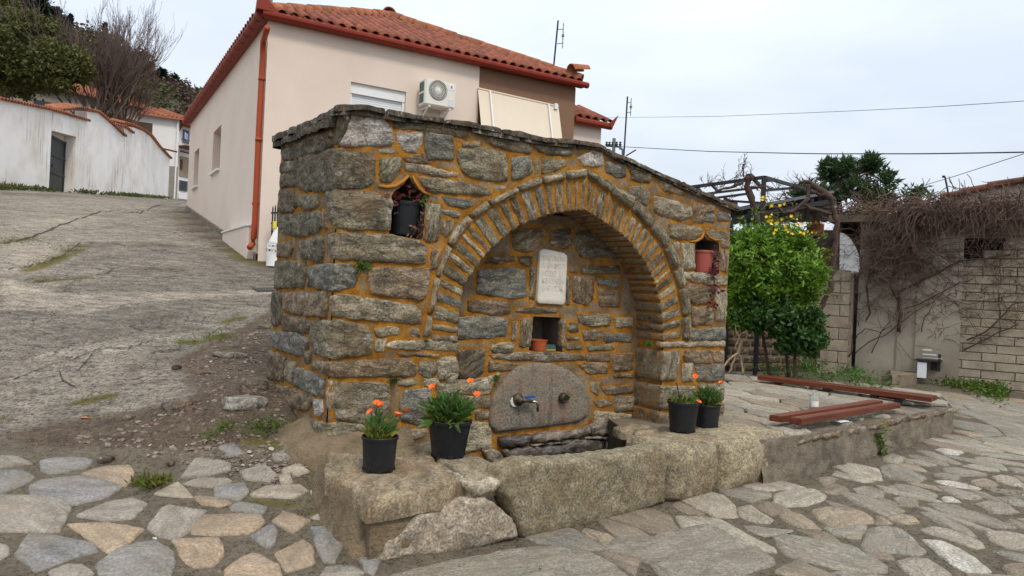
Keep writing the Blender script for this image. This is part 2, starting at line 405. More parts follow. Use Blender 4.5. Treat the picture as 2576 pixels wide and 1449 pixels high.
def render_wall(name, col, stain, ax=(.45, .45, .5), patch=.25, streaks=0.0, bump=.25):
    t = NT(name); c = t.coord('Object'); n = t.noise(c, .8, 6, .6); f = t.noise(c, 35, 5, .7); g = t.noise(c, 3, 5, .65)
    x = t.mix(t.math('MULTIPLY', t.ramp(n, (.42, 0), (.72, 1)), patch), col, stain)
    x = t.mix(t.ramp(f, (.35, .12), (.6, 0)), x, stain)
    if streaks:
        v = t.n('ShaderNodeVectorMath', {0: c, 1: (6, 6, .35)}, operation='MULTIPLY').outputs[0]
        s = t.math('MULTIPLY', t.ramp(t.noise(v, 1.0, 5, .7), (.53, 0), (.63, 1)), t.ramp(t.noise(c, .45, 3), (.50, 0), (.60, 1)))
        x = t.mix(t.math('MULTIPLY', s, streaks), x, (.10, .085, .07))
    t.set(col=x, rough=.9, spec=.2, nrm=t.bump(t.math('ADD', f, t.math('MULTIPLY', g, 1.2)), bump, .01)); return t.m
M['pink'] = render_wall('pink_render', (.745, .622, .52), (.62, .50, .41), patch=.5, bump=.10)
M['brown_render'] = render_wall('brown_render', (.235, .135, .085), (.20, .115, .072), patch=.4, bump=.10)
M['whitewash'] = render_wall('whitewash', (.80, .755, .69), (.60, .50, .40), patch=.75, streaks=.0, bump=.6)
M['stained_white'] = render_wall('stained_whitewash', (.87, .84, .79), (.60, .50, .40), patch=.65, streaks=.42, bump=.55)
M['white_wall'] = render_wall('white_wall', (.80, .78, .76), (.68, .64, .6), patch=.3)
M['stucco_old'] = render_wall('old_stucco', (.35, .30, .25), (.20, .165, .13), patch=.9, streaks=.5, bump=.5)
M['concrete_panel'] = render_wall('concrete_panel', (.37, .325, .255), (.22, .18, .13), patch=.9, streaks=.55, bump=.5)
M['shade_black'] = plain('interior_shade', (.010, .009, .008), .9)  # near-black: shade of an unlit inside put into the colour
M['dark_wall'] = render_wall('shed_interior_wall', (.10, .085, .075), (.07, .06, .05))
def tilemat(name, a, b, moss=.35):
    t = NT(name); c = t.coord('Object', rnd=True); r = t.n('ShaderNodeObjectInfo').outputs['Random']; isl = t.n('ShaderNodeNewGeometry').outputs['Random Per Island']
    n = t.noise(c, 9, 5, .65); f = t.noise(c, 60, 4)
    x = t.mix(t.math('FRACT', t.math('ADD', r, isl)), a, b); x = t.mix(1.0, x, t.ramp(n, (.3, .6), (.7, 1.25)), 'MULTIPLY')
    x = t.mix(t.math('MULTIPLY', t.ramp(t.noise(c, 14, 6, .75), (.54, 0), (.7, 1)), moss), x, (.10, .085, .065))
    t.set(col=x, rough=.85, spec=.25, nrm=t.bump(t.math('ADD', n, f), .4, .006)); return t.m
M['tile'] = tilemat('roof_tile', (.31, .098, .055), (.19, .066, .042), moss=.55)
M['tile_old'] = tilemat('old_roof_tile', (.42, .15, .075), (.26, .10, .055), moss=.6)
M['tile_dark'] = tilemat('weathered_edge_tile', (.17, .068, .038), (.11, .05, .034), moss=.7)
M['hip_mortar'] = plain('hip_mortar', (.32, .24, .18), .95, .35, 12, .7, dirt=(.09, .08, .06), dk=.8)
M['red_metal'] = plain('red_gutter_paint', (.215, .026, .011), .55, .15, 3, spec=.25, dirt=(.12, .03, .018), dk=.4)
M['pipe_red'] = plain('red_downpipe_paint', (.35, .058, .015), .5, .12, 3, spec=.3)
M['white_paint'] = plain('white_paint', (.78, .78, .76), .45, .05, 4)
M['shutter'] = plain('shutter_slat', (.74, .75, .76), .45, .04, 5)
M['ac_white'] = plain('air_conditioner_casing', (.72, .70, .62), .45, .05, 5)
M['grille'] = plain('fan_grille', (.17, .165, .155), .5, .1)
M['fan_dark'] = plain('fan_recess', (.09, .09, .085), .7, .1)
M['fin'] = plain('condenser_fins', (.05, .11, .11), .4, .3, 30, metal=.3)
M['awning'] = plain('awning_fabric', (.74, .63, .49), .85, .04, 2)
M['black_metal'] = plain('black_metal', (.009, .0095, .010), .5, .2, 8, spec=.5)
M['grey_metal'] = plain('grey_metal', (.16, .17, .17), .45, .2, 8, metal=.6)
M['door_metal'] = plain('dark_green_door', (.022, .026, .024), .5, .35, 3, .2, dirt=(.05, .04, .03))
M['black_plastic'] = plain('black_pot_plastic', (.010, .011, .013), .48, .2, 10, spec=.35, dirt=(.05, .042, .034), dk=.35)
M['red_plastic'] = plain('terracotta_pot_plastic', (.34, .075, .055), .45, .08, 6, spec=.4)
M['orange_plastic'] = plain('orange_pot_plastic', (.46, .095, .028), .45, .08, 6)
M['soil'] = plain('potting_soil', (.045, .03, .02), .95, .5, 30, .8)
M['bench_wood'] = NT('varnished_bench_slat').m
t = NT('bench_slat'); c = t.coord('Object', (1.2, 30, 30), True); n = t.noise(c, 1.2, 5, .6)
t.set(col=t.mix(t.ramp(n, (.35, 0), (.65, 1)), (.075, .018, .008), (.185, .050, .018)), rough=.5, spec=.3, nrm=t.bump(n, .15, .003)); M['bench_wood'] = t.m
M['bark'] = plain('bark', (.095, .066, .046), .95, .5, 14, .9, bdist=.02)
M['vine_bark'] = plain('vine_bark', (.075, .046, .034), .95, .45, 16, .9, bdist=.015)
M['pale_bark'] = plain('pale_twisted_bark', (.36, .25, .16), .9, .35, 12, .6, bdist=.01)
M['twig'] = plain('dry_twig', (.125, .078, .058), .95, .35, 3)
M['bare_twig'] = plain('bare_twig', (.12, .085, .07), .95, .3, 2)
M['block'] = plain('cinder_block', (.37, .305, .22), .95, .35, 5, .8, dirt=(.17, .13, .09), dk=.7, bdist=.01, fine=50)
M['block_joint'] = plain('block_joint', (.245, .198, .142), .95, .4, 10, .6)
M['slab_concrete'] = plain('slab_concrete', (.21, .165, .115), .95, .35, 4, .7, dirt=(.06, .05, .035), dk=.7, bdist=.01)
M['terrace_wall'] = plain('terrace_cement', (.195, .16, .115), .95, .45, 6, 1.0, dirt=(.065, .055, .038), dk=.85, bdist=.02, fine=45)
M['ledge_mortar'] = plain('ledge_mortar', (.20, .145, .085), .95, .4, 7, 1.0, dirt=(.085, .062, .026), dk=.85, bdist=.02, fine=50)
M['terracotta'] = plain('terracotta_block', (.33, .12, .065), .9, .2, 8, .3)
M['marble'] = plain('marble_plaque', (.68, .63, .55), .7, .10, 9, .3, dirt=(.33, .27, .2), dk=.55)
M['engraved'] = plain('engraved_letter', (.585, .53, .445), .8, .1)
M['brass_old'] = plain('weathered_brass', (.10, .075, .05), .5, .4, 30, metal=.6, dirt=(.05, .09, .06))
M['chrome'] = plain('chrome', (.46, .44, .40), .25, .15, 20, metal=.9)
M['blue'] = plain('blue_lever', (.008, .075, .33), .4, .08)
M['cover_teal'] = plain('teal_scourer', (.03, .085, .085), .9, .3, 40)
M['sponge'] = plain('yellow_sponge', (.62, .52, .16), .9, .15, 60)
M['sack'] = plain('white_sack', (.74, .72, .68), .6, .06, 6, .3)
M['ink'] = plain('black_ink', (.03, .03, .03), .7)
M['red_logo'] = plain('red_logo', (.38, .04, .05), .5)
M['grey_label'] = plain('grey_label', (.62, .62, .62), .5)
M['yellow_ink'] = plain('yellow_ink', (.7, .6, .05), .6)
M['wire'] = plain('cable', (.018, .018, .02), .6)
M['white_plastic'] = plain('white_plastic', (.75, .75, .78), .4, .05)
M['roof_sheet'] = plain('dark_roof_sheet', (.035, .033, .032), .6, .3, 4, .2)
M['grey_stone'] = plain('grey_crazy_stone', (.27, .25, .21), .9, .35, 5, .5)
M['stone_facing'] = plain('beige_stone_facing', (.34, .26, .17), .9, .35, 9, .5)
M['shade_window'] = plain('window_glass', (.03, .036, .045), .15, .1)
M['flag_blue'] = plain('blue_cloth', (.06, .13, .36), .8)
M['dead_leaf'] = plain('dead_leaf', (.42, .15, .06), .8, .25, 30)
M['stain'] = plain('rust_patch', (.2, .1, .05), .9)
M['orange_petal'] = plain('orange_petal', (.86, .145, .012), .6, .12, 40)
M['yellow_petal'] = plain('yellow_petal', (.85, .55, .02), .6, .1, 40)
M['flower_eye'] = plain('flower_centre', (.45, .10, .01), .8)
M['grate'] = plain('drain_grate', (.10, .09, .08), .7, .3, 20, metal=.4)
M['dirt_line'] = plain('crack_dirt', (.055, .046, .035), .98, .5, 20, .8)
t = NT('clear_bottle_glass'); t.set(col=(.88, .92, .90), rough=.08, spec=.6, trans=.85); t.b.inputs['IOR'].default_value = 1.2; M['glass'] = t.m
def foliage(name, a, b, rough=.55, back=.25):
    t = NT(name); g = t.n('ShaderNodeNewGeometry').outputs['Random Per Island']; c = t.coord('Object'); n = t.ramp(t.noise(c, 4, 4, .6), (.3, 0), (.7, 1))
    x = t.mix(t.math('ADD', t.math('MULTIPLY', g, .5), t.math('MULTIPLY', n, .5)), a, b); t.set(col=x, rough=rough, spec=.35)
    tr = t.n('ShaderNodeBsdfTranslucent', {'Color': x}); mx = t.n('ShaderNodeMixShader', {0: back, 1: t.b.outputs[0], 2: tr.outputs[0]}); t.t.links.new(mx.outputs[0], t.out.inputs[0]); return t.m
M['bush'] = foliage('bright_leaf', (.035, .10, .006), (.21, .38, .028))
M['bush_young'] = foliage('young_bush_leaf', (.075, .17, .012), (.22, .36, .045))
M['bush_dark'] = foliage('dark_bush_leaf', (.018, .048, .010), (.060, .135, .022), .45)
M['laurel'] = foliage('laurel_leaf', (.022, .044, .018), (.075, .125, .042), .4)
M['ever'] = foliage('evergreen_leaf', (.040, .050, .012), (.15, .155, .042), .75, .15)
M['conifer'] = foliage('conifer_needle', (.010, .018, .013), (.028, .042, .026), .8, .05)
M['forest'] = foliage('forest_leaf', (.040, .052, .020), (.115, .115, .048), .85, .1)
M['brush'] = foliage('brown_brush', (.06, .042, .03), (.13, .088, .062), .9, .1)
M['poppy_leaf'] = foliage('flower_leaf', (.045, .10, .015), (.12, .21, .05), .55)
M['poppy_yellow'] = foliage('yellowing_leaf', (.14, .17, .02), (.32, .26, .03), .6)
M['grass'] = foliage('grass_blade', (.05, .10, .012), (.14, .20, .03), .6)
M['weed'] = foliage('wall_weed', (.035, .055, .012), (.12, .13, .03), .7)
M['moss'] = foliage('moss_blade', (.085, .095, .015), (.19, .17, .03), .8)
M['purple_leaf'] = foliage('purple_leaf', (.09, .012, .02), (.21, .035, .05), .5)
M['purple_dull'] = foliage('dull_purple_leaf', (.12, .06, .05), (.24, .12, .09), .7)
M['creeper_green'] = foliage('creeper_green', (.09, .10, .02), (.19, .18, .04), .7)
M['ledge_rock'] = schist('ledge_rock', streak=(2.5, 11, 9), contrast=.65, fleck=.3, rust=.45, dist=.02, ck=.18, grain=1.0)
def slab_mat():
    t = NT('spout_slab_stone'); c = t.coord('Object'); n = t.noise(c, 55, 5, .7); b = t.noise(c, 5, 5, .65); g = t.noise(c, 22, 5, .7)
    x = t.mix(t.ramp(n, (.34, 0), (.62, 1)), (.105, .092, .068), (.30, .262, .195)); x = t.mix(t.math('MULTIPLY', t.ramp(b, (.45, 0), (.62, 1)), .55), x, (.26, .175, .125))
    s = t.n('ShaderNodeSeparateXYZ', {0: c}); low = t.ramp(t.math('ADD', s.outputs['Y'], t.math('MULTIPLY', b, .18)), (.0, 1), (.14, 0)) if False else t.ramp(b, (.52, 0), (.66, 1))
    x = t.mix(t.math('MULTIPLY', low, .28), x, (.34, .19, .12)); v = t.n('ShaderNodeVectorMath', {0: c, 1: (9, 1.2, 3)}, operation='MULTIPLY').outputs[0]
    x = t.mix(t.math('MULTIPLY', t.ramp(t.noise(v, 1.4, 4), (.55, 0), (.68, 1)), .5), x, (.07, .06, .05))
    t.set(col=x, rough=.85, spec=.25, nrm=t.bump(t.math('ADD', n, g), .9, .012)); return t.m
M['spout_slab'] = slab_mat()
def terrain_mat():
    t = NT('road_and_earth'); c = t.coord('Object'); dirt = t.attr('dirt'); moss = t.attr('moss'); pav = t.attr('paving'); smooth_fac = t.attr('smooth')
    n = t.noise(c, 1.1, 6, .62); n2 = t.noise(c, 6, 6, .65); f = t.noise(c, 38, 5, .7); vf = t.noise(c, 130, 3, .6)
    con = t.mix(t.ramp(n, (.32, 0), (.66, 1)), (.185, .157, .122), (.35, .305, .24))
    con = t.mix(t.ramp(n2, (.5, 0), (.75, .7)), con, (.115, .092, .066))
    smo = t.mix(t.ramp(n2, (.3, 0), (.7, 1)), (.33, .28, .212), (.41, .35, .268)); con = t.mix(smooth_fac, con, smo)  # paler tone where the concrete is smooth
    v = t.vor(c, 26, 'F1', 1); d = t.vor(c, 26); peb = t.math('MULTIPLY', t.ramp(d, (.25, 1), (.45, 0)), t.ramp(t.n('ShaderNodeSeparateColor', {0: v}).outputs[0], (.45, 0), (.6, 1)))
    con = t.mix(t.math('MULTIPLY', peb, t.math('SUBTRACT', .95, smooth_fac, True)), con, t.mix(t.n('ShaderNodeSeparateColor', {0: v}).outputs[1], (.09, .078, .064), (.40, .36, .305)))
    con = t.mix(t.ramp(f, (.36, .85), (.53, 0)), con, (.05, .042, .033))
    cw = t.n('ShaderNodeVectorMath', {0: c, 1: t.n('ShaderNodeVectorMath', {0: t.n('ShaderNodeTexNoise', {'Vector': c, 'Scale': 1.7, 'Detail': 5.0}).outputs[1], 1: (.9, .9, .9)}, operation='MULTIPLY').outputs[0]}, operation='ADD').outputs[0]
    ce = t.vor(cw, .9, 'DISTANCE_TO_EDGE'); ck2 = t.math('MULTIPLY', t.ramp(ce, (.003, 1), (.012, 0)), t.ramp(t.noise(c, .5, 3), (.42, 0), (.58, 1))); con = t.mix(t.math('MULTIPLY', ck2, .55), con, (.045, .036, .027))
    rk = t.noise(t.n('ShaderNodeVectorMath', {0: c, 1: (2.6, 5.5, 3)}, operation='MULTIPLY').outputs[0], 1.6, 6, .7); con = t.mix(1.0, con, t.ramp(rk, (.32, .74), (.5, 1.0), (.68, 1.16)), 'MULTIPLY')
    pc = t.n('ShaderNodeSeparateColor', {0: t.vor(cw, .28, 'F1', 1)}).outputs[0]; con = t.mix(1.0, con, t.ramp(pc, (0, .80), (1, 1.18)), 'MULTIPLY')
    ear = t.mix(t.ramp(n2, (.3, 0), (.7, 1)), (.082, .060, .040), (.185, .136, .090)); ear = t.mix(t.ramp(f, (.35, .75), (.56, 0)), ear, (.045, .032, .022))
    cw = t.n('ShaderNodeVectorMath', {0: c, 1: t.n('ShaderNodeVectorMath', {0: t.n('ShaderNodeTexNoise', {'Vector': c, 'Scale': 1.7, 'Detail': 5.0}).outputs[1], 1: (.9, .9, .9)}, operation='MULTIPLY').outputs[0]}, operation='ADD').outputs[0]
    ce = t.vor(cw, .9, 'DISTANCE_TO_EDGE'); ck2 = t.math('MULTIPLY', t.ramp(ce, (.003, 1), (.012, 0)), t.ramp(t.noise(c, .5, 3), (.42, 0), (.58, 1))); con = t.mix(t.math('MULTIPLY', ck2, .55), con, (.045, .036, .027))
    rk = t.noise(t.n('ShaderNodeVectorMath', {0: c, 1: (2.6, 5.5, 3)}, operation='MULTIPLY').outputs[0], 1.6, 6, .7); con = t.mix(1.0, con, t.ramp(rk, (.32, .74), (.5, 1.0), (.68, 1.16)), 'MULTIPLY')
    ear = t.mix(t.math('MULTIPLY', t.ramp(t.vor(c, 60), (.12, 1), (.3, 0)), t.ramp(vf, (.48, 0), (.58, .8))), ear, (.36, .31, .26))
    mor = t.mix(t.ramp(n2, (.3, 0), (.7, 1)), (.12, .097, .066), (.205, .167, .118)); mor = t.mix(t.ramp(f, (.35, .7), (.55, 0)), mor, (.075, .06, .043))
    dm = t.ramp(t.math('ADD', dirt, t.math('MULTIPLY', t.math('SUBTRACT', n2, .5), .9)), (.3, 0), (.65, 1))
    x = t.mix(dm, con, ear); x = t.mix(t.ramp(t.math('ADD', pav, t.math('MULTIPLY', t.math('SUBTRACT', n2, .5), .5)), (.4, 0), (.6, 1)), x, mor)
    mm = t.ramp(t.math('ADD', moss, t.math('MULTIPLY', t.math('SUBTRACT', f, .5), 1.5)), (.4, 0), (.7, 1)); x = t.mix(mm, x, t.mix(n2, (.085, .075, .015), (.17, .13, .03)))
    h = t.math('ADD', t.math('MULTIPLY', f, .8), t.math('MULTIPLY', n2, .8)); h = t.math('ADD', h, t.math('MULTIPLY', peb, .7)); h = t.math('ADD', h, t.math('MULTIPLY', rk, .35)); h = t.math('MULTIPLY', h, t.math('SUBTRACT', 1.1, t.math('MULTIPLY', smooth_fac, .7)))
    t.set(col=x, rough=.95, spec=.2, nrm=t.bump(h, 1.0, .028)); return t.m
M['terrain'] = terrain_mat()
M['hill'] = plain('hill_earth', (.07, .065, .035), 1, .4, .15, dirt=(.11, .08, .05))
STONE = dict(g=(.235, .203, .133), d=(.155, .132, .088), b=(.232, .172, .107), w=(.50, .46, .40), l=(.33, .28, .19), n=(.190, .182, .148), t=(.33, .255, .175))
FLAGC = dict(g=(.275, .245, .20), n=(.205, .198, .187), t=(.345, .255, .165), l=(.385, .33, .25), w=(.60, .575, .53), b=(.26, .21, .165))
SLATEC = dict(g=(.255, .234, .182), n=(.215, .20, .165), t=(.31, .248, .168), l=(.345, .305, .235), w=(.54, .50, .42), b=(.225, .182, .13))
def shade(c, v=.16):
    k = random.uniform(1-v, 1+v); return tuple(min(1, x*k*random.uniform(.985, 1.015)) for x in c)
# ------------------------------------------------------------------ terrain: road, earth bank, paving bed, hill
ZT = lambda X, Y: .40+.010*max(0.0, Y-6)                            # height of the terrace top
def axis(fine0, fine1, step, lo, hi, g=1.16):
    a = list(np.arange(fine0, fine1, step)); s = step
    x = a[-1]
    while x < hi: s *= g; x += s; a.append(x)
    s = step; x = fine0; b = []
    while x > lo: s *= g; x -= s; b.append(x)
    return np.array(b[::-1]+a)
def zone(px, blur):                                                  # soft membership of ground points in a traced patch
    P = np.array([tuple(ground(x, y))[:2] for x, y in px])
    return lambda A: ss(-blur, blur, np.where(inpoly(A, P), 1, -1)*pdist(A, P))
xs = axis(-7, 3.2, .075, -120, 120); ys = axis(2.6, 9.5, .075, -40, 260)
GX, GY = np.meshgrid(xs, ys); GZ = terrain(GX, GY)
A2 = np.stack([GX.ravel(), GY.ravel()], 1)
def seg_mask(px, w):                                                 # soft band along a traced line
    P = np.array([tuple(ground(x, y))[:2] for x, y in px]); D = np.full(len(A2), 9.)
    for a, b in zip(P, P[1:]):
        ab = b-a; t = np.clip(((A2-a)@ab)/max(ab@ab, 1e-9), 0, 1); q = a+t[:, None]*ab; D = np.minimum(D, np.hypot(*(A2-q).T))
    return np.exp(-(D/w)**2)
dirt = zone([(705, 770), (560, 845), (440, 905), (500, 990), (360, 1030), (180, 1060), (0, 1090), (0, 1200), (330, 1200), (700, 1260), (860, 1200), (800, 1000)], .28)(A2)
dirt = np.maximum(dirt, .75*zone([(620, 640), (700, 650), (700, 690), (560, 645)], .4)(A2))
dirt = np.maximum(dirt, .8*zone([(405, 530), (470, 520), (560, 590), (640, 640), (600, 650), (470, 590)], .7)(A2))
dirt = np.maximum(dirt, .6*((A2[:, 0] < -12) & (A2[:, 1] > 40)))
pav = np.maximum(zone([(-60, 1100), (150, 1130), (400, 1135), (700, 1110), (830, 1130), (900, 1300), (960, 1470), (-60, 1600)], .18)(A2), ss(-.6, .1, A2[:, 0]-np.interp(A2[:, 1], [3.5, 4.5, 5, 6.1, 13, 30], [-.9, -1.0, -1.0, -1.2, 1.5, 2])))
pav = np.maximum(pav, ss(3.75, 3.5, A2[:, 1]))
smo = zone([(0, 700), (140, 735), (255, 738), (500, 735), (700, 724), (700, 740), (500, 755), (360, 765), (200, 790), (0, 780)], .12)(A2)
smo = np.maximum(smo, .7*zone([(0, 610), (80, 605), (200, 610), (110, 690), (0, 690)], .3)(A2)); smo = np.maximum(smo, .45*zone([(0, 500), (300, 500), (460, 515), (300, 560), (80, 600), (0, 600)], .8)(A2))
moss = np.zeros(len(A2))
for pl, w in (([(20, 610), (60, 603), (75, 600)], .18), ([(70, 683), (130, 660), (185, 635), (200, 618)], .16), ([(90, 710), (170, 703), (235, 698)], .10), ([(590, 632), (640, 655), (695, 668)], .42),
              ([(195, 1015), (240, 1005), (285, 995)], .09), ([(460, 862), (500, 862)], .12), ([(530, 852), (575, 845)], .1), ([(565, 810), (610, 800)], .1), ([(800, 1180), (850, 1290), (890, 1370)], .07), ([(640, 1110), (760, 1140), (800, 1180)], .10), ([(620, 1260), (790, 1290)], .05)):
    moss = np.maximum(moss, .8*seg_mask(pl, w))
Zr = GZ.ravel()+(.010*(fbm(A2[:, 0]*5, A2[:, 1]*5, 5)-.5)+.030*dirt*(fbm(A2[:, 0]*3.1, A2[:, 1]*3.1, 8)-.4)+.012*dirt*(vnoise(A2[:, 0]*13, A2[:, 1]*13, 4)-.5))
nx_, ny_ = len(xs), len(ys); ii = np.arange(nx_*ny_).reshape(ny_, nx_)
Fq = np.stack([ii[:-1, :-1], ii[:-1, 1:], ii[1:, 1:], ii[1:, :-1]], -1).reshape(-1, 4)
# the road sheet is the concrete up the slope; the rest of the sheet is the ground
Cq = A2[Fq].mean(1); isroad = (Cq[:, 0] < np.interp(Cq[:, 1], [4, 5, 6.1, 13, 24, 60], [-1.3, -1.7, -2.3, -3.6, -7, -20])) & (Cq[:, 0] > -.82*Cq[:, 1]-1) & (Cq[:, 1] > 5.2) & (Cq[:, 1] < 60)
def sheet(name, fmask):
    F = Fq[fmask]; u, inv = np.unique(F, return_inverse=True); V = np.column_stack([A2[u], Zr[u]])
    o = np_obj(name, V, inv.reshape(-1, 4), M['terrain'], kind='structure', smooth=True)
    for nm, arr in (('dirt', dirt), ('moss', moss), ('paving', pav), ('smooth', smo)):
        a = o.data.attributes.new(nm, 'FLOAT', 'POINT'); a.data.foreach_set('value', arr[u].astype(np.float32))
    return o
road = sheet('road', isroad); ground_o = sheet('ground', ~isroad)
# open cracks in the concrete, filled with earth
def crack(px, w):
    P = []
    for (x0, y0), (x1, y1) in zip(px, px[1:]):
        n = max(2, int(math.hypot(x1-x0, y1-y0)/9))
        P += [ground(x0+(x1-x0)*k/n, y0+(y1-y0)*k/n+random.uniform(-2.5, 2.5)) for k in range(n)]
    P.append(ground(*px[-1])); V, F = [], []
    for i, p in enumerate(P):
        d = (P[min(i+1, len(P)-1)]-P[max(i-1, 0)]).to_2d()
        if d.length < 1e-6: d = Vector((1, 0))
        d.normalize(); ww = w*.32*random.uniform(.15, 1.3)*(1 if 0 < i < len(P)-1 else .1)
        for sgn in (-1, 1):
            q = p.to_2d()+Vector((-d.y, d.x))*sgn*ww/2; V.append((q.x, q.y, tz(q.x, q.y)+.011))
        if i: b = 2*i; F.append((b-2, b-1, b+1, b))
    return obj('crack', V, F, M['dirt_line'], road)
Q = lambda pts: [(x*.4629, 469.6+y*.4629) for x, y in pts]
for pl, w in (([(0, 680), (380, 680), (560, 660), (760, 635), (1000, 620), (1180, 605), (1500, 590)], .05), ([(40, 455), (200, 425), (330, 380), (430, 310), (440, 300), (700, 320), (1240, 325)], .09),
              ([(0, 310), (120, 290), (180, 270), (330, 210), (480, 155), (570, 130), (760, 145), (860, 100), (1000, 90)], .16), ([(180, 290), (300, 320), (440, 330)], .06), ([(180, 520), (350, 500), (520, 485), (680, 450), (880, 455), (1100, 450)], .06),
              ([(60, 1060), (250, 980), (420, 935), (560, 880), (700, 880), (850, 830)], .045), ([(320, 1000), (340, 1060), (420, 1100)], .04), ([(700, 1090), (850, 1060), (1000, 1030)], .04), ([(480, 440), (600, 460), (660, 430), (760, 445)], .04),
              ([(0, 1085), (60, 1060)], .04), ([(60, 860), (200, 870), (330, 910)], .03), ([(880, 255), (1040, 245), (1200, 250)], .08), ([(560, 880), (500, 915), (420, 1010)], .03)):
    crack(Q(pl), w)
# ------------------------------------------------------------------ hill with its wood
hx = np.linspace(-165, 15, 60); hy = np.linspace(70, 240, 44); HX, HY = np.meshgrid(hx, hy)
def hill_h(X, Y):
    u = X/np.maximum(Y, 1)*FPX+CX
    sky_y = np.interp(u, [-300, 0, 100, 170, 300, 350, 420, 470, 520, 600, 760], [-120, 0, 85, 128, 172, 205, 240, 262, 275, 320, 430])   # skyline as an angle
    zt = EYE+(665+(.045*u)-sky_y)/FPX*150
    return 7+(zt-7)*ss(72, 150, Y)*(1-.25*ss(160, 240, Y))+4*(fbm(X*.05, Y*.05, 2)-.5)
HZ = hill_h(HX, HY); ih = np.arange(HX.size).reshape(HX.shape)
hill = np_obj('hill', np.column_stack([HX.ravel(), HY.ravel(), HZ.ravel()]), np.stack([ih[:-1, :-1], ih[:-1, 1:], ih[1:, 1:], ih[1:, :-1]], -1).reshape(-1, 4), M['hill'], kind='structure', smooth=True)
n = 2000; px_ = RNG.uniform(-150, 5, n); py_ = RNG.uniform(84, 158, n); pz_ = hill_h(px_, py_)
Cs = []; Cb = []
for a, b, c in zip(px_, py_, pz_):
    r = random.uniform(1.0, 2.6); m = 80; q = RNG.normal(size=(m, 3)); q /= np.linalg.norm(q, axis=1)[:, None]; q *= r*RNG.uniform(.55, 1, m)[:, None]
    (Cb if (vnoise(a*.06, b*.06, 7) > .62 or random.random() < .12) else Cs).append(np.array([a, b, c+r*.6])+q)
for nm, L, m in (('wood', Cs, 'forest'), ('brown_brush', Cb, 'brush')):
    C = np.concatenate(L); V, F = leaves(C, len(C), .62, up=.2, aspect=.8)
    tag(np_obj('hillside_'+nm, V, F, M[m], kind='stuff'), dict(wood='dull green bushes and trees covering the steep hillside', brown_brush='brown bare scrub growing among the hillside trees')[nm], dict(wood='wood', brown_brush='scrub')[nm])
# ------------------------------------------------------------------ fountain frame (used by terrace and trough too)
YAW = R(32); F_ = Vector((math.cos(YAW), math.sin(YAW), 0)); S_ = Vector((-math.sin(YAW), math.cos(YAW), 0)); N_ = -S_; UP = Vector((0, 0, 1))
C0 = at(840, 690, 5.0); C0.z = 0
def WP(s, t, d=0.0):
    if s >= .05: n = N_
    elif s <= -.05: n = -F_
    else:
        w = (s+.05)/.1; n = (N_*w-F_*(1-w)).normalized()
    return C0+(F_*s if s >= 0 else S_*(-s))+UP*t+n*d
def xcorner(y): return 853-28*(y-285)/795
def wpx(x, y, off=0.0):
    if off == 0 and x < xcorner(y):
        p = hit(x, y, C0, F_); return (-(p-C0).dot(S_), p.z)
    p = hit(x, y, C0+N_*off, N_); return ((p-C0).dot(F_), p.z)
ZOOM = dict(D=(0, 0, 1), Z3=(670.8, 254.9, .3334), Z4=(670.8, 637.3, .4168), Z5=(1006.2, 301.9, .3934), Z6=(1408.7, 301.9, .3934), Z7=(1073.3, 771.5, .4676), Z8=(782.2, 1073.4, .2574),
            Z9=(0, 1006.2, .3037), Z10=(1408.7, 1140.4, .2111), Z11=(1945.4, 1073.4, .2574), ZR=(1710.6, 369.0, .4397), ZB=(2213.9, 825.2, .15278), ZP=(1744.2, 402.5, .2315), ZH=(603.75, 0, .3646), ZL=(0, 0, .4629), ZW=(120.8, 221.4, .2083), Z0=(0, 0, .20834))
def zp(z, pts):
    ox, oy, k = ZOOM[z]; return [(ox+x*k, oy+y*k) for x, y in pts]
def parse(txt):
    z = 'D'
    for ln in txt.strip().splitlines():
        w = ln.split()
        if not w: continue
        if w[0].startswith('@'): z = w[0][1:]; continue
        v = list(map(float, w[1:])); yield w[0], zp(z, list(zip(v[::2], v[1::2])))
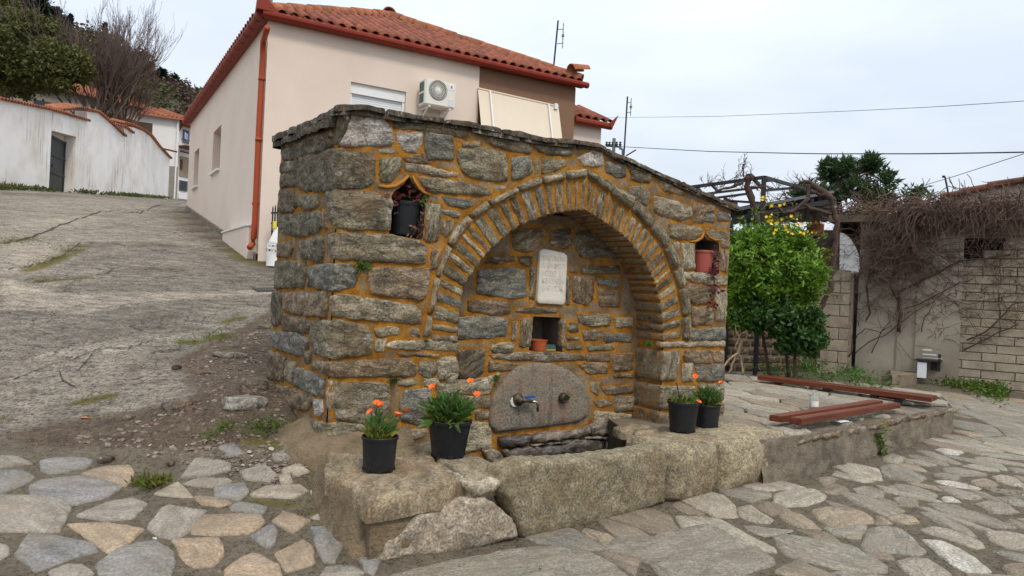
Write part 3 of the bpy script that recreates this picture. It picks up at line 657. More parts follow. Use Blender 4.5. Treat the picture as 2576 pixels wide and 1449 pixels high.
# ------------------------------------------------------------------ paving stones, traced near the camera and filled in beyond
gmap = lambda s, t, d: Vector((s, t, tz(s, t)+d))
FLAGS_LEFT = """@Z9
n 340 520 420 495 700 490 760 520 710 570 560 610 420 625 350 600
n -40 600 180 605 275 650 240 690 20 790 -40 800
g -40 480 130 490 250 540 100 555 -40 565
n 250 730 340 680 660 640 800 670 980 720 1000 740 860 830 590 885 530 840 430 800 260 800
t 690 622 880 570 1060 560 1095 610 1085 680 1035 725 940 700 800 652
g -40 805 300 812 480 840 565 895 575 925 480 1100 -40 1095
g 650 970 800 900 930 850 1100 830 1210 880 1130 950 1090 990 880 1010
t 575 1040 900 1045 1180 1080 1060 1190 940 1290 880 1260 720 1150
n 130 1290 250 1130 480 1160 770 1215 790 1270 560 1340 300 1440 220 1350
n 800 1390 960 1260 1120 1210 1290 1195 1420 1280 1440 1380 1400 1480 850 1500
t 1440 1180 1800 1170 1835 1210 1830 1320 1760 1390 1620 1400 1530 1340
g 1225 1080 1340 920 1400 890 1620 930 1700 930 1560 1100 1450 1165 1340 1140
t 1595 1070 1690 970 2150 965 2180 1030 2070 1120 1800 1130 1600 1125
g 1510 645 1620 510 1800 510 1900 550 1890 590 1700 640 1540 655
g 1530 700 1650 660 1880 670 1900 690 1760 735 1620 720
n 1785 740 2010 700 2050 770 1980 830 1790 815
l 1290 790 1470 700 1560 780 1580 820 1420 810
t 1615 810 1720 815 1900 870 1820 900 1680 870
n 1915 900 1980 860 2200 910 2170 955 1930 930
l 2090 790 2200 740 2480 730 2545 770 2420 825 2110 800
g 2000 600 2180 560 2290 650 2240 680 2040 650
l 2350 590 2480 555 2545 600 2470 630 2360 620
l 2320 650 2390 630 2410 690 2350 700
t 2265 1020 2350 950 2560 1010 2430 1105
n 2090 1150 2240 1050 2290 1100 2260 1210 2210 1240
t 2290 1290 2510 1180 2576 1230 2590 1360 2380 1430
t 1870 1430 1980 1340 2080 1300 2200 1340 2300 1400 2320 1480 1880 1480
g 420 1449 560 1390 680 1400 760 1460 500 1520
g 2260 470 2330 450 2400 490 2290 500
n 1820 400 1930 380 2010 450 1900 475
g -30 1200 50 1240 60 1290 0 1330 -40 1330
@Z8
n 10 1000 410 1020 330 1130 220 1350 150 1330 60 1180
l 0 650 90 610 210 690 60 730
l 20 900 200 830 360 850 180 930
g 150 1400 420 1400 500 1449 400 1500 100 1490
n 480 1270 680 1250 640 1380 600 1449 540 1430"""
FLAGS_RIGHT = """@Z11
l 10 680 120 640 390 615 510 680 480 720 320 780 120 790 10 750
t 380 830 520 795 700 810 880 840 960 900 970 950 820 960 640 1020 520 980 430 900
t 60 870 150 840 280 870 400 960 450 1010 330 1010 180 970 90 910
g 0 1080 80 1065 300 1100 580 1145 760 1170 900 1250 1100 1370 1100 1430 980 1440 600 1400 300 1330 140 1270 40 1180
g 860 1180 940 1010 1080 985 1240 1010 1340 1080 1400 1170 1490 1240 1400 1270 1200 1240 1000 1240
g 680 670 760 660 960 710 1150 770 1280 830 1220 860 1100 880 980 840 800 760
g 780 620 900 590 1020 620 1080 660 1060 700 940 700 820 660
g 1050 400 1150 370 1280 420 1420 470 1490 510 1420 560 1300 540 1080 490
l 600 440 700 480 960 510 990 540 880 550 700 510 580 480
g 1110 600 1210 565 1420 600 1600 670 1560 710 1400 670 1180 640
w 1580 540 1680 535 1900 575 2025 605 1990 625 1760 590 1620 560
w 1650 700 1690 690 1760 700 1820 745 1680 735
g 1600 585 1740 615 1960 660 2030 700 1980 715 1840 710 1680 640
g 1520 760 1640 760 1800 790 2000 860 2260 950 2370 1000 2200 1000 1900 930 1620 830
g 1980 760 2100 735 2280 770 2390 840 2300 860 2130 850
t 1110 890 1260 875 1380 900 1420 950 1300 960 1170 930
g 1440 850 1540 850 1750 930 1900 1010 1970 1080 1880 1060 1600 950
l 1440 1020 1560 985 1700 1010 1900 1080 2020 1140 2050 1190 1960 1200 1700 1100 1500 1050
w 1470 1120 1640 1130 1830 1210 1980 1310 2110 1420 2080 1440 1900 1430 1760 1360 1620 1260
l 1210 1330 1330 1290 1520 1310 1640 1390 1720 1449 1600 1520 1380 1500
l 2080 1040 2250 1030 2480 1080 2520 1220 2300 1200 2120 1120
b 2250 1370 2450 1350 2520 1400 2500 1480 2300 1460
g 2150 1230 2450 1260 2520 1290 2500 1340 2300 1300
g 1390 240 1500 240 1680 300 1840 370 1780 375 1560 320
w 1580 230 1650 215 1850 255 1800 280 1680 270
g 1060 310 1160 270 1280 310 1240 360 1080 340
g 1270 320 1420 330 1590 380 1500 390 1290 360
g 1650 420 1780 410 2080 470 2040 490 1800 490 1660 440
l 1840 390 1980 375 2200 430 2190 445 2000 430
l 2140 495 2240 475 2380 520 2480 590 2360 590 2200 540
t 1930 540 2080 515 2190 570 2160 595 2000 590
l 1960 310 2100 310 2450 370 2480 400 2260 370 2000 340
g 1930 260 2200 260 2480 310 2460 330 2200 310
g 2290 410 2450 420 2500 490 2340 450
g 1560 470 1680 460 1830 510 1760 530 1580 500
g 2190 700 2300 690 2480 740 2500 800 2320 770
g 1170 710 1280 690 1400 720 1400 790 1250 780
g 560 1440 700 1425 900 1455 700 1500
b 420 520 520 490 640 520 500 590
b 1010 880 1080 900 1150 960 1000 965
@Z10
g 480 1140 740 985 1060 1025 1280 955 1700 865 1840 880 2060 1005 2300 1095 2530 1260 2542 1325 2200 1449 2000 1540 1560 1540 1100 1340 760 1200
l 2120 660 2240 630 2400 720 2530 790 2480 850 2350 840 2150 760
@D
g 965 1460 1100 1423 1250 1393 1330 1382 1405 1380 1490 1393 1545 1424 1590 1470 1500 1500 1000 1530"""
placed = []
def flags(txt, cols, mat, **k):
    for code, px in parse(txt):
        poly = np.array([tuple(ground(x, y))[:2] for x, y in px])
        if code in 'nlg' and random.random() < .15: pass
        stone('paving_stone', shrink(poly, -.013) if len(poly) > 3 else poly, gmap, M[mat], ground_o, color=shade(cols[code], .10), **k); placed.append(poly)
flags(FLAGS_LEFT, FLAGC, 'flag', sp=.07, bulge=.010, edge=.010, h0=.004, depth=.04, rough=.003, jit=.005, freq=6)
flags(FLAGS_RIGHT, SLATEC, 'slate_path', sp=.08, bulge=.012, edge=.022, h0=.002, depth=.04, rough=.006, jit=.008, freq=6)
# terrace outline (front line traced along its top edge)
TA = hitz(1988, 1092, .42); TBp = hitz(2395, 1015, .43); TC = hitz(2366, 984, .44); TD = hitz(1815, 938, .45)
LA = hitz(1692, 1122, .41); LB = hitz(1636, 1112, .41); LC = hitz(1600, 1096, .41)
RC_ = .36; _p = hit(1524, 1062, C0-N_*RC_, N_); LD = Vector((_p.x, _p.y, .41))
terr = [LD, LC, LB, LA, TA, TBp, TC, TD, C0+F_*2.0+S_*1.2, LD+S_*.7]
tpoly = np.array([tuple(p)[:2] for p in terr])
# far paving: crooked stones filling the plaza up to the shed
axd = (ground(2555, 1331)-ground(2337, 1269)).to_2d().normalized(); A_ = np.array(axd); B_ = np.array((-axd.y, axd.x))
big = [np.array(c) for c in ((-40, -40), (40, -40), (40, 40), (-40, 40))]
def clip_away(w, stones, cens, rads, joint):                        # trim a cell so that it lies beside its neighbours
    for k in range(len(stones)):
        c = w.mean(0); rw = np.hypot(*(w-c).T).max()
        if np.hypot(*(c-cens[k])) > rw+rads[k]+.03: continue
        q = stones[k]; e = np.roll(q, -1, 0)-q; L = np.maximum(np.hypot(e[:, 0], e[:, 1]), 1e-9); n = np.stack([e[:, 1], -e[:, 0]], 1)/L[:, None]; sd_ = ((c-q)*n).sum(1); b = int(np.argmax(sd_))
        if sd_[b] < .012: return None
        a0, nn = q[b]+n[b]*joint, n[b]; new = []
        for m_ in range(len(w)):
            p0, p1 = w[m_-1], w[m_]; d0, d1 = (p0-a0)@nn, (p1-a0)@nn
            if (d0 >= 0) != (d1 >= 0): new.append(p0+(p1-p0)*(d0/(d0-d1)))
            if d1 >= 0: new.append(p1)
        if len(new) < 3: return None
        w = np.array(new)
    return w
placed = [q if area(q) > 0 else q[::-1] for q in placed]; cens = [q.mean(0) for q in placed]; rads = [np.hypot(*(q-q.mean(0)).T).max() for q in placed]; kp = 0
for rad, joint, cols, hh in ((.29, .016, 'gggglltbn', .004), (.17, .010, 'bbbgbt', .0), (.11, .009, 'bbbb', .0)):
    cand = RNG.uniform((-1.0, 3.0), (9.5, 12.2), (2600, 2)); sites = []
    for p in cand:
        q = np.array((p@A_/1.75, p@B_))
        if all((q-s)@(q-s) > rad**2 for s in sites): sites.append(q)
    for cell in voronoi(sites, big):
        if cell is None: continue
        w = np.array([A_*(c[0]*1.75)+B_*c[1] for c in cell]); c = w.mean(0)
        if w.max() > 14 or w.min() < -5 or abs(area(w)) > .6: continue
        if inpoly([c], tpoly)[0] or pdist([c], tpoly)[0] < .14: continue
        if c[1] < 3.35 or c[0] < -.2 or (c[1]-4.55) > (c[0]-.1)*.78-.14 and c[0] < 3.2 or c[1] > 12.2+(5.2-c[0])*.55 or c[0] < 3.2 and c[1] > 6.5 or c[0] > .72*c[1]+.6: continue
        if rad < .15 and c[1] > 6.2: continue
        w = shrink(w if area(w) > 0 else w[::-1], joint*.55)
        if len(w) < 3: continue
        w = clip_away(w, placed, cens, rads, joint)
        if w is None or abs(area(w)) < .006 or kp > 252: continue
        stone('paving_stone', w, gmap, M['slate_path'], ground_o, color=shade(SLATEC[random.choice(cols)], .12), sp=.10, bulge=.008, edge=.010, h0=hh, depth=.03, rough=.005, jit=.006, freq=6); kp += 1
        w = w if area(w) > 0 else w[::-1]; placed.append(w); cens.append(w.mean(0)); rads.append(np.hypot(*(w-w.mean(0)).T).max())
UPZ = Vector((0, 0, 1))
# ------------------------------------------------------------------ terrace body and its top
TB = MB()
V, F = extrude_poly([Vector((p[0], p[1], .385)) for p in tpoly], (0, 0, -.55)); 
terrace = obj('terrace', V, F, M['terrace_wall'], kind='structure')
def wall_sheet(pts, z0, z1, batter, amp, sp, mat, name, parent, seed=0):   # a lumpy face along a plan polyline
    P = np.array([tuple(p)[:2] for p in pts]); L = np.concatenate([[0], np.cumsum(np.hypot(*np.diff(P, axis=0).T))]); nu = max(2, int(L[-1]/sp)); nv = max(2, int((z1-z0)/sp)); u = np.linspace(0, L[-1], nu+1)
    C = np.column_stack([np.interp(u, L, P[:, 0]), np.interp(u, L, P[:, 1])]); T = np.gradient(C, axis=0)
    for _ in range(3): T[1:-1] = (T[:-2]+T[1:-1]+T[2:])/3
    T /= np.hypot(T[:, 0], T[:, 1])[:, None]; V = []
    for j in range(nv+1):
        for i in range(nu+1):
            v = z0+(z1-z0)*j/nv; o = amp*(mnoise.noise(Vector((u[i]*4, v*6, seed)))+.6*mnoise.noise(Vector((u[i]*12, v*14, seed+5))))*(.3 if j == nv else 1)+batter*(1-j/nv)
            V.append((C[i, 0]+T[i, 1]*o, C[i, 1]-T[i, 0]*o, v))
    F = [(j*(nu+1)+i, j*(nu+1)+i+1, (j+1)*(nu+1)+i+1, (j+1)*(nu+1)+i) for j in range(nv) for i in range(nu)]
    return obj(name, V, F, mat, parent, smooth=True)
wall_sheet([LA+(TA-LA)*.72, TA+(LA-TA)*.03, TBp, TC, TC+(TD-TC)*.2], -.02, .394, .05, .034, .03, M['terrace_wall'], 'cement_face', terrace, 3)
ed = (TBp-TA); ed.z = 0; eL = ed.length; ed.normalize(); en = Vector((ed.y, -ed.x, 0)); s_e = .12
while s_e < eL-.1:                                                   # thin split stones showing along the top of the cement face
    w_e = random.uniform(.14, .42); z_e = random.uniform(.315, .345); h_e = random.uniform(.035, .055)
    poly = np.array([(s_e, z_e), (s_e+w_e, z_e+random.uniform(-.01, .01)), (s_e+w_e*.97, z_e+h_e), (s_e+w_e*.03, z_e+h_e*random.uniform(.7, 1))])
    stone('edge_stone', poly, lambda a, b, c: TA*1+ed*a+UPZ*(b-TA.z)+en*(c+.012), M['schist'], terrace, color=shade(random.choice([(.22, .185, .135), (.16, .135, .10), (.27, .235, .18)]), .15), sp=.05, bulge=.006, edge=.012, h0=.002, depth=.03, rough=.012, jit=.010); s_e += w_e*random.uniform(.8, 1.5)
tmap = lambda s, t, d: Vector((s, t, ZT(s, t)+d))
axt = (hitz(2040, 985, .44)-hitz(1900, 962, .44)).to_2d().normalized(); A_ = np.array(axt); B_ = np.array((-axt.y, axt.x)); sites = []
for p in RNG.uniform((-.5, 5.0), (6.4, 12), (1400, 2)):
    q = np.array((p@A_/1.9, p@B_))
    if all((q-s)@(q-s) > .25**2 for s in sites): sites.append(q)
def clip_poly(w, clip):                                             # keep the part of w inside a counter-clockwise clip polygon
    clip = clip if area(clip) > 0 else clip[::-1]; out = [np.array(p) for p in w]
    for i in range(len(clip)):
        a, b = clip[i], clip[(i+1) % len(clip)]; n = np.array((b[1]-a[1], -(b[0]-a[0]))); new = []
        for k in range(len(out)):
            p, q = out[k-1], out[k]; dp, dq = (p-a)@n, (q-a)@n
            if (dp <= 0) != (dq <= 0): new.append(p+(q-p)*(dp/(dp-dq)))
            if dq <= 0: new.append(q)
        out = new
        if len(out) < 3: return None
    return np.array(out)
main_t = np.array([tuple(p)[:2] for p in (LB, LA+(TA-LA)*.02, TA, TBp, TC, TD, C0+F_*2.2+S_*.02, LD)])
for cell in voronoi(sites, big):
    if cell is None: continue
    w = np.array([A_*(c[0]*1.9)+B_*c[1] for c in cell]); c = w.mean(0)
    if not inpoly([c], main_t)[0] or abs(area(w)) > .8: continue
    fl = (Vector((c[0], c[1], 0))-C0)
    if fl.dot(N_) < .02 and fl.dot(F_) < 3.05: continue
    cx = np.array([p for p in w]); inside = inpoly(cx, main_t)
    for i in range(len(cx)):
        k = 0
        while not inpoly([cx[i]], main_t)[0] and k < 24: cx[i] = cx[i]+(c-cx[i])*.08; k += 1
    w = shrink(cx, .011)
    if len(w) < 3 or abs(area(w)) < .015: continue
    stone('paving_stone', w, tmap, M['slate_path'], terrace, color=shade(SLATEC[random.choice('gglltbl')], .10), sp=.09, bulge=.010, edge=.015, h0=-.006, depth=.03, rough=.006, jit=.006, freq=6)
# ------------------------------------------------------------------ the stone fountain
fountain = empty('stone_fountain', C0+Vector((0, 0, .38)), 'arched wall fountain of grey schist blocks with ochre pointing, filling the middle of the picture', 'fountain')
pj = wpx(1668, 850); pf = WP(*pj); RC = (hit(1604, 850, pf, F_)-pf).dot(S_)       # depth of the arched recess
def chain(px, off=0.0): return np.array([wpx(x, y, off) for x, y in px])
INN = [(1146, 900), (1145, 866), (1147, 853), (1150, 800), (1156, 754), (1164, 711), (1189, 680), (1211, 648), (1232, 624), (1258, 601), (1289, 574), (1337, 552), (1384, 536), (1427, 528.5), (1470, 526), (1519, 557), (1570, 593), (1619, 652), (1645, 707), (1660, 762), (1666, 813), (1666.5, 860)]
OUT = [(1084, 900), (1084, 866), (1082, 849), (1086, 810), (1091, 774), (1103, 727), (1112, 680), (1132, 632), (1158, 593), (1191, 554), (1230, 526), (1282, 497), (1333, 475), (1384, 463), (1431, 455), (1475, 451), (1527, 490), (1566, 522), (1613, 565), (1645, 601), (1668, 640), (1684, 680), (1698, 727), (1708, 782), (1710, 853)]
HOO = [(1061, 849), (1077, 766), (1091, 699), (1120, 617), (1140, 573), (1164, 550), (1219, 506), (1278, 480), (1333, 451), (1388, 438), (1451, 427), (1472, 425), (1527, 457), (1586, 493), (1629, 536), (1664, 575), (1692, 627), (1712, 679), (1724, 734), (1731, 793), (1731, 857)]
inn, outc, hoo = chain(INN), chain(OUT), chain(HOO)
def resample(P, n):
    L = np.concatenate([[0], np.cumsum(np.hypot(*np.diff(P, axis=0).T))]); u = np.linspace(0, L[-1], n); return np.column_stack([np.interp(u, L, P[:, 0]), np.interp(u, L, P[:, 1])])
def along(P, f):
    L = np.concatenate([[0], np.cumsum(np.hypot(*np.diff(P, axis=0).T))]); return np.array([np.interp(f*L[-1], L, P[:, 0]), np.interp(f*L[-1], L, P[:, 1])])
def split_apex(P): k = int(np.argmax(P[:, 1])); return P[:k+1], P[k:]
sL, sR = inn[1][0], inn[-1][0]
STONES = """@Z3
b 118 302 300 262 515 212 520 262 350 310 130 350
d 128 360 300 312 500 297 515 335 420 375 260 425 140 445
d 125 470 245 447 240 520 120 540
d 118 562 235 535 238 635 120 648
d 112 672 195 672 240 785 200 835 110 838
g 265 720 400 707 405 780 330 818 258 798
d 103 872 420 832 430 940 400 988 260 1025 140 988 95 940
b 92 1082 200 1055 212 1110 180 1168 92 1170
d 265 1060 430 1012 440 1130 430 1215 270 1175
d 82 1210 305 1212 318 1262 288 1400 82 1408
d 255 425 420 395 500 372 640 385 790 395 812 440 800 600 740 655 520 668 300 678 245 640
w 562 325 605 230 645 95 740 105 850 115 935 205 950 300 930 332 700 335 600 335
d 545 110 620 98 590 230 550 318 525 328 520 220
g 465 695 620 675 800 692 925 730 945 765 925 840 920 970 730 965 520 958 480 860
b 435 825 462 850 475 945 440 955
g 492 1012 620 997 900 1012 1150 1060 1195 1110 1190 1218 940 1210 520 1188 488 1120
n 338 1252 480 1237 640 1235 680 1282 660 1400 500 1425 318 1390
w 980 240 1170 250 1165 310 1115 390 1040 375 985 300
n 1200 235 1395 270 1400 435 1210 435 1190 330
g 850 440 1000 432 1003 520 930 610 858 600
l 850 372 960 362 970 385 858 392
l 1040 475 1130 482 1300 520 1440 545 1430 567 1250 557 1050 522
b 1030 430 1180 402 1190 440 1240 470 1100 465
d 955 155 1180 150 1190 212 1100 210 960 200
b 1210 165 1490 215 1500 290 1400 252 1200 220
g 1205 775 1300 785 1310 840 1280 1050 1195 1055 1205 900
b 1240 1130 1300 1122 1280 1250 1235 1268
@Z4
b 622 88 800 92 975 97 980 140 960 250 930 278 760 260 630 240 610 160
b 110 242 372 232 378 290 368 382 240 370 120 348
d 48 240 95 234 100 360 90 430 48 440
b 118 372 268 402 283 430 258 478 108 463
n 42 470 200 482 268 530 240 612 180 612 42 560
g 290 412 430 407 600 440 635 500 630 600 440 628 300 600 276 500
l 392 260 470 252 650 280 880 312 925 350 930 420 860 418 560 395 400 370
b 26 592 128 620 118 690 108 768 22 755
g 130 652 183 662 165 788 123 760
n 190 692 280 722 358 762 352 862 270 838 180 795
b 18 792 140 812 290 862 300 890 260 938 200 938 60 880 14 840
w 300 882 345 887 350 950 325 978 296 968
b 302 642 500 657 700 642 860 642 908 690 888 738 640 738 430 743 350 720 292 690
g 428 787 600 777 735 792 740 940 700 1000 560 1018 420 1000 405 900
l 375 768 418 772 400 900 380 955 368 860
n 830 832 980 822 990 900 960 1038 870 1028 800 990 802 900
g 930 652 1010 652 1020 720 970 753 920 720
l 1050 632 1133 627 1138 700 1130 778 1090 773 1040 720
l 790 767 900 762 910 790 850 798 792 795
l 950 762 1030 757 1035 790 960 798
l 715 556 760 532 1000 527 1150 547 1148 582 980 578 780 572
l 650 462 740 447 800 462 790 490 660 498
b 855 462 915 457 920 508 870 498
b 800 602 1030 610 1030 622 810 612
l 660 522 715 522 700 588 655 588
g 278 1008 420 1022 560 1032 590 1062 570 1148 430 1163 340 1120 270 1050
l 790 1070 960 1062 975 1090 880 1120 790 1110
w 360 1237 410 1235 400 1258
b 1040 812 1130 812 1130 858 1050 868
b 242 592 280 592 275 658 242 656
@Z5
g 372 192 560 184 660 217 678 280 678 388 540 386 440 360 390 320 367 240
n 712 242 828 238 842 330 780 368 717 378
g 850 247 885 252 883 338 857 348
g 905 252 1050 262 1058 290 980 320 900 343
w 1132 250 1220 202 1288 212 1293 288 1230 298 1180 290
l 395 150 500 142 500 165 400 170
d 562 105 700 115 835 162 828 213 690 195 570 150
d 860 148 1000 168 1095 195 1088 230 960 220 880 200
g 120 372 300 382 500 422 578 460 568 485 380 467 200 460 145 420
n 275 497 440 512 458 545 400 563 300 540
n 265 577 340 582 378 610 368 623 270 600
g 267 652 333 647 328 700 290 748 257 720
l 592 422 668 427 658 450 600 450
@Z6
n 290 272 400 282 413 360 350 363 290 330
d 447 313 560 323 588 350 568 400 452 383
g 432 440 540 422 573 480 545 543 470 518 432 480
l 602 492 740 522 828 560 833 618 760 638 640 608 597 575
b 612 382 720 422 795 470 760 478 640 440
g 692 672 850 682 903 700 878 768 750 758 690 740
n 920 602 980 607 980 653 920 648
b 850 532 980 552 980 590 918 590 908 658 850 648
n 1000 582 1083 602 1083 640 1005 640
g 930 702 1010 712 1078 722 1062 758 990 768 950 740
l 775 792 848 792 853 953 770 953
b 715 782 758 787 758 870 740 898
l 780 977 1000 987 1062 1002 1057 1053 960 1053 840 1028 790 1008
b 800 1052 960 1072 980 1092 960 1158 860 1178 820 1148
l 990 1072 1057 1087 1048 1288 990 1278
b 840 1202 965 1192 968 1308 840 1308
n 835 1342 1047 1332 1047 1403 840 1408
b 1022 832 1072 842 1062 978 1020 960
b 1020 762 1077 772 1072 818 1025 813
l 640 1427 860 1417 1047 1417 1047 1442 640 1449
@Z7
b 1380 237 1520 237 1530 298 1400 298 1375 270
n 1440 312 1592 312 1592 398 1450 398
l 1370 312 1425 302 1425 398 1375 398
g 1455 422 1590 417 1590 498 1460 508
b 1330 570 1480 540 1590 522 1580 640 1350 650
b 1530 240 1592 240 1592 300 1540 300"""
JAMB = """@Z7
g 1256 237 1360 232 1350 330 1330 398 1252 398
g 1246 422 1440 422 1440 498 1320 558 1246 550
b 1240 562 1318 572 1335 655 1240 655
@D
l 1096 905 1151 905 1151 955 1100 958
g 1090 962 1151 962 1151 1005 1104 1005"""
BACK = """@Z5
b 715 702 918 692 933 720 858 828 820 848 720 828
d 952 712 1088 692 1098 790 1058 828 960 798
d 1112 722 1250 690 1385 700 1385 878 1150 878 1112 800
n 492 962 720 942 798 962 808 1128 720 1143 560 1120 487 1110
b 432 1157 600 1152 700 1167 703 1230 640 1253 520 1238 430 1220
n 355 1262 560 1257 688 1272 678 1380 560 1393 365 1400
d 560 882 720 872 728 900 640 918 530 913
b 742 872 838 872 848 910 820 938 770 918
g 830 942 863 942 853 1148 822 1138
b 1102 1002 1238 1002 1228 1150 1190 1188 1102 1158
d 1077 952 1138 952 1133 980 1080 975
g 1150 937 1400 932 1400 983 1160 980
n 1260 1012 1400 1012 1400 1068 1262 1058
b 1262 1082 1400 1087 1400 1198 1272 1188
g 1132 1242 1338 1242 1348 1288 1310 1313 1142 1298
l 1162 1352 1288 1347 1288 1398 1172 1403
n 1300 1362 1400 1362 1400 1410 1300 1410
b 768 1277 838 1267 843 1330 830 1449 762 1449
d 737 1207 880 1197 1008 1210 988 1233 860 1233 742 1228
d 1060 1307 1118 1312 1138 1338 1066 1348
b 715 1292 748 1292 740 1398 712 1408
d 1062 1000 1090 1000 1080 1185 1058 1180
b 1030 1275 1058 1285 1052 1449 1030 1449
d 1300 1100 1302 1102 1300 1104
@Z7
d 165 237 308 227 313 280 298 358 250 388 165 383
l 347 202 420 192 468 202 458 243 400 248 347 240
b 332 297 488 302 468 338 332 348
d 330 257 550 247 720 247 838 262 848 285 700 293 480 288 350 280
d 762 87 813 92 813 133 767 138
d 752 162 818 167 813 178 757 178
d 750 197 833 202 833 228 747 228
g 832 52 978 52 983 98 900 108 837 95
b 852 132 928 122 923 178 842 178
n 945 142 1098 147 1098 188 960 188
g 857 207 998 202 1008 228 870 238
b 992 252 1108 252 1108 338 1002 343
b 802 302 968 302 973 358 862 358
g 872 412 928 402 918 478 882 458
b 942 432 1098 422 1108 463 960 473
d 1005 367 1108 362 1108 383 1010 383
b 892 507 988 502 998 528 922 543
l 1007 62 1108 52 1108 108 1012 113
b 252 557 338 562 343 598 262 608
l 1002 482 1120 482 1108 558 1012 568
l 155 400 320 380 400 350 350 420 330 470 160 470
b 155 480 335 478 345 545 160 550
l 150 620 335 622 345 690 345 760 150 790
l 900 560 1100 580 1110 640 960 660 890 640
b 850 255 985 250 985 295 860 290"""
WETROCK = """@Z7
d 385 702 560 686 545 738 400 760
b 562 684 760 664 875 645 868 690 700 720 562 730
d 400 772 540 750 700 740 860 705 950 720 940 778 700 808 540 818 430 838
l 700 726 870 696 965 690 975 722 860 708
b 560 738 700 722 850 708 880 716 720 744 560 752
b 870 640 980 600 1000 660 960 690 880 690
l 955 725 1010 690 1040 740 1000 800 955 790
d 440 842 560 824 720 814 900 790 900 850 560 880 440 890
b 300 770 385 770 420 850 330 850"""
SCH = dict(sp=.045, edge=.011, h0=.007, depth=.04, freq=10)
front_polys = []; side_polys = []
for code, px in parse(STONES):
    poly = np.array([wpx(x, y) for x, y in px])
    big_ = min(1.0, math.sqrt(abs(area(poly)))/.25)
    stone('stone', shrink(poly, -.012), WP, M['schist'], fountain, color=shade(STONE[code]), bulge=.009+.010*big_, rough=.006+.008*big_, jit=.007, seed=len(front_polys), **SCH)
    front_polys.append(poly)
JD = []
for code, px in parse(JAMB):
    poly = np.array([wpx(x, y) for x, y in px]); k = dict(SCH); k['depth'] = RC+.01
    stone('stone', poly, WP, M['schist'], fountain, color=shade(STONE[code]), bulge=.022, rough=.008, jit=.004, **k); front_polys.append(poly)
BW = lambda s, t, d: WP(s, t, d-RC) if s > .06 else C0+F_*s+UP*t+N_*(d-RC)
back_polys = []
for code, px in parse(BACK):
    poly = np.array([wpx(x, y, -RC) for x, y in px])
    if abs(area(poly)) < .0004: continue
    stone('stone', shrink(poly, -.006), BW, M['schist'], fountain, color=shade(STONE[code]), bulge=.012, rough=.008, jit=.006, **SCH); back_polys.append(poly)
for code, px in parse(WETROCK):
    poly = np.array([wpx(x, y, -RC+.03) for x, y in px])
    stone('wet_stone', poly, lambda s, t, d: BW(s, t, d+.03), M['wet_rock'], fountain, color=shade({'d': (.125, .106, .094), 'b': (.25, .20, .15), 'l': (.38, .33, .26)}[code]), bulge=.035, rough=.02, jit=.012, **SCH); back_polys.append(poly)
# voussoirs: each runs the depth of the recess, so it shows on the face and under the arch
for half in (0, 1):
    a = split_apex(inn[1:])[half]; b = split_apex(outc[1:])[half]; n = 21 if half == 0 else 21
    cuts = np.cumsum([0]+[random.uniform(.7, 1.35) for _ in range(n)]); cuts /= cuts[-1]
    for f0, f1 in zip(cuts, cuts[1:]):
        g = min(.30*(f1-f0), .0070)
        i0, i1, o0, o1 = along(a, f0+g), along(a, f1-g), along(b, f0+g*1.05), along(b, f1-g*1.05)
        m = (i0+i1)/2; mo = (o0+o1)/2; v = (m-mo)/np.hypot(*(m-mo)); i0 = i0+v*.012; i1 = i1+v*.012
        poly = np.array([i0, i1, i1*.5+o1*.5+np.random.uniform(-.003, .003, 2), o1, o0])
        k = dict(SCH); k.update(depth=RC+.005, sp=.035, edge=.010)
        stone('voussoir', poly, WP, M['schist'], fountain, color=shade(STONE[random.choice('gggnldb')], .22), bulge=.012, rough=.009, jit=.005, **k); front_polys.append(poly)
# the projecting hood mould over the arch
oo = outc[2:]
for half in (0, 1):
    a = split_apex(oo)[half]; b = split_apex(hoo)[half]; n = 9 if half == 0 else 8
    cuts = np.cumsum([0]+[random.uniform(.75, 1.3) for _ in range(n)]); cuts /= cuts[-1]
    for f0, f1 in zip(cuts, cuts[1:]):
        fs = np.linspace(f0+.004, f1-.004, 4); lo = [along(a, f) for f in fs]; hi = [along(b, f) for f in fs[::-1]]
        lo = [p+(q-p)*.18 for p, q in zip(lo, hi[::-1])]
        poly = np.array(lo+hi); k = dict(SCH); k.update(sp=.04, edge=.012, h0=.022)
        stone('hood_stone', poly, WP, M['schist'], fountain, color=shade(STONE['l' if half == 0 else 'g'], .15), bulge=.035, rough=.008, jit=.004, **k); front_polys.append(poly)
# niches
NICHES = [zp('Z3', [(1075, 566), (1100, 630), (1150, 680), (1195, 695), (1195, 790), (1172, 1048), (912, 1002), (925, 850), (942, 690), (1020, 640)]),
          zp('Z6', [(910, 725), (935, 765), (1012, 782), (1012, 985), (852, 980), (860, 788), (895, 765)])]
niche_st = [np.array([wpx(x, y) for x, y in q]) for q in NICHES]
SMALLN = np.array([wpx(x, y, -RC) for x, y in zp('Z7', [(572, 52), (722, 58), (727, 243), (546, 240)])])
def ochre_attr(o, V2, polys):
    d = np.full(len(V2), 9.)
    for q in polys:
        lo, hi = q.min(0)-.08, q.max(0)+.08; m = ((V2 > lo) & (V2 < hi)).all(1)
        if m.any():
            dd = pdist(V2[m], q); dd[inpoly(V2[m], q)] = 0; d[m] = np.minimum(d[m], dd)
    a = o.data.attributes.new('ochre', 'FLOAT', 'POINT'); a.data.foreach_set('value', np.concatenate([np.clip(.98-np.maximum(d-.014, 0)/.032, .05, .95), np.zeros(len(o.data.vertices)-len(V2))]).astype(np.float32))
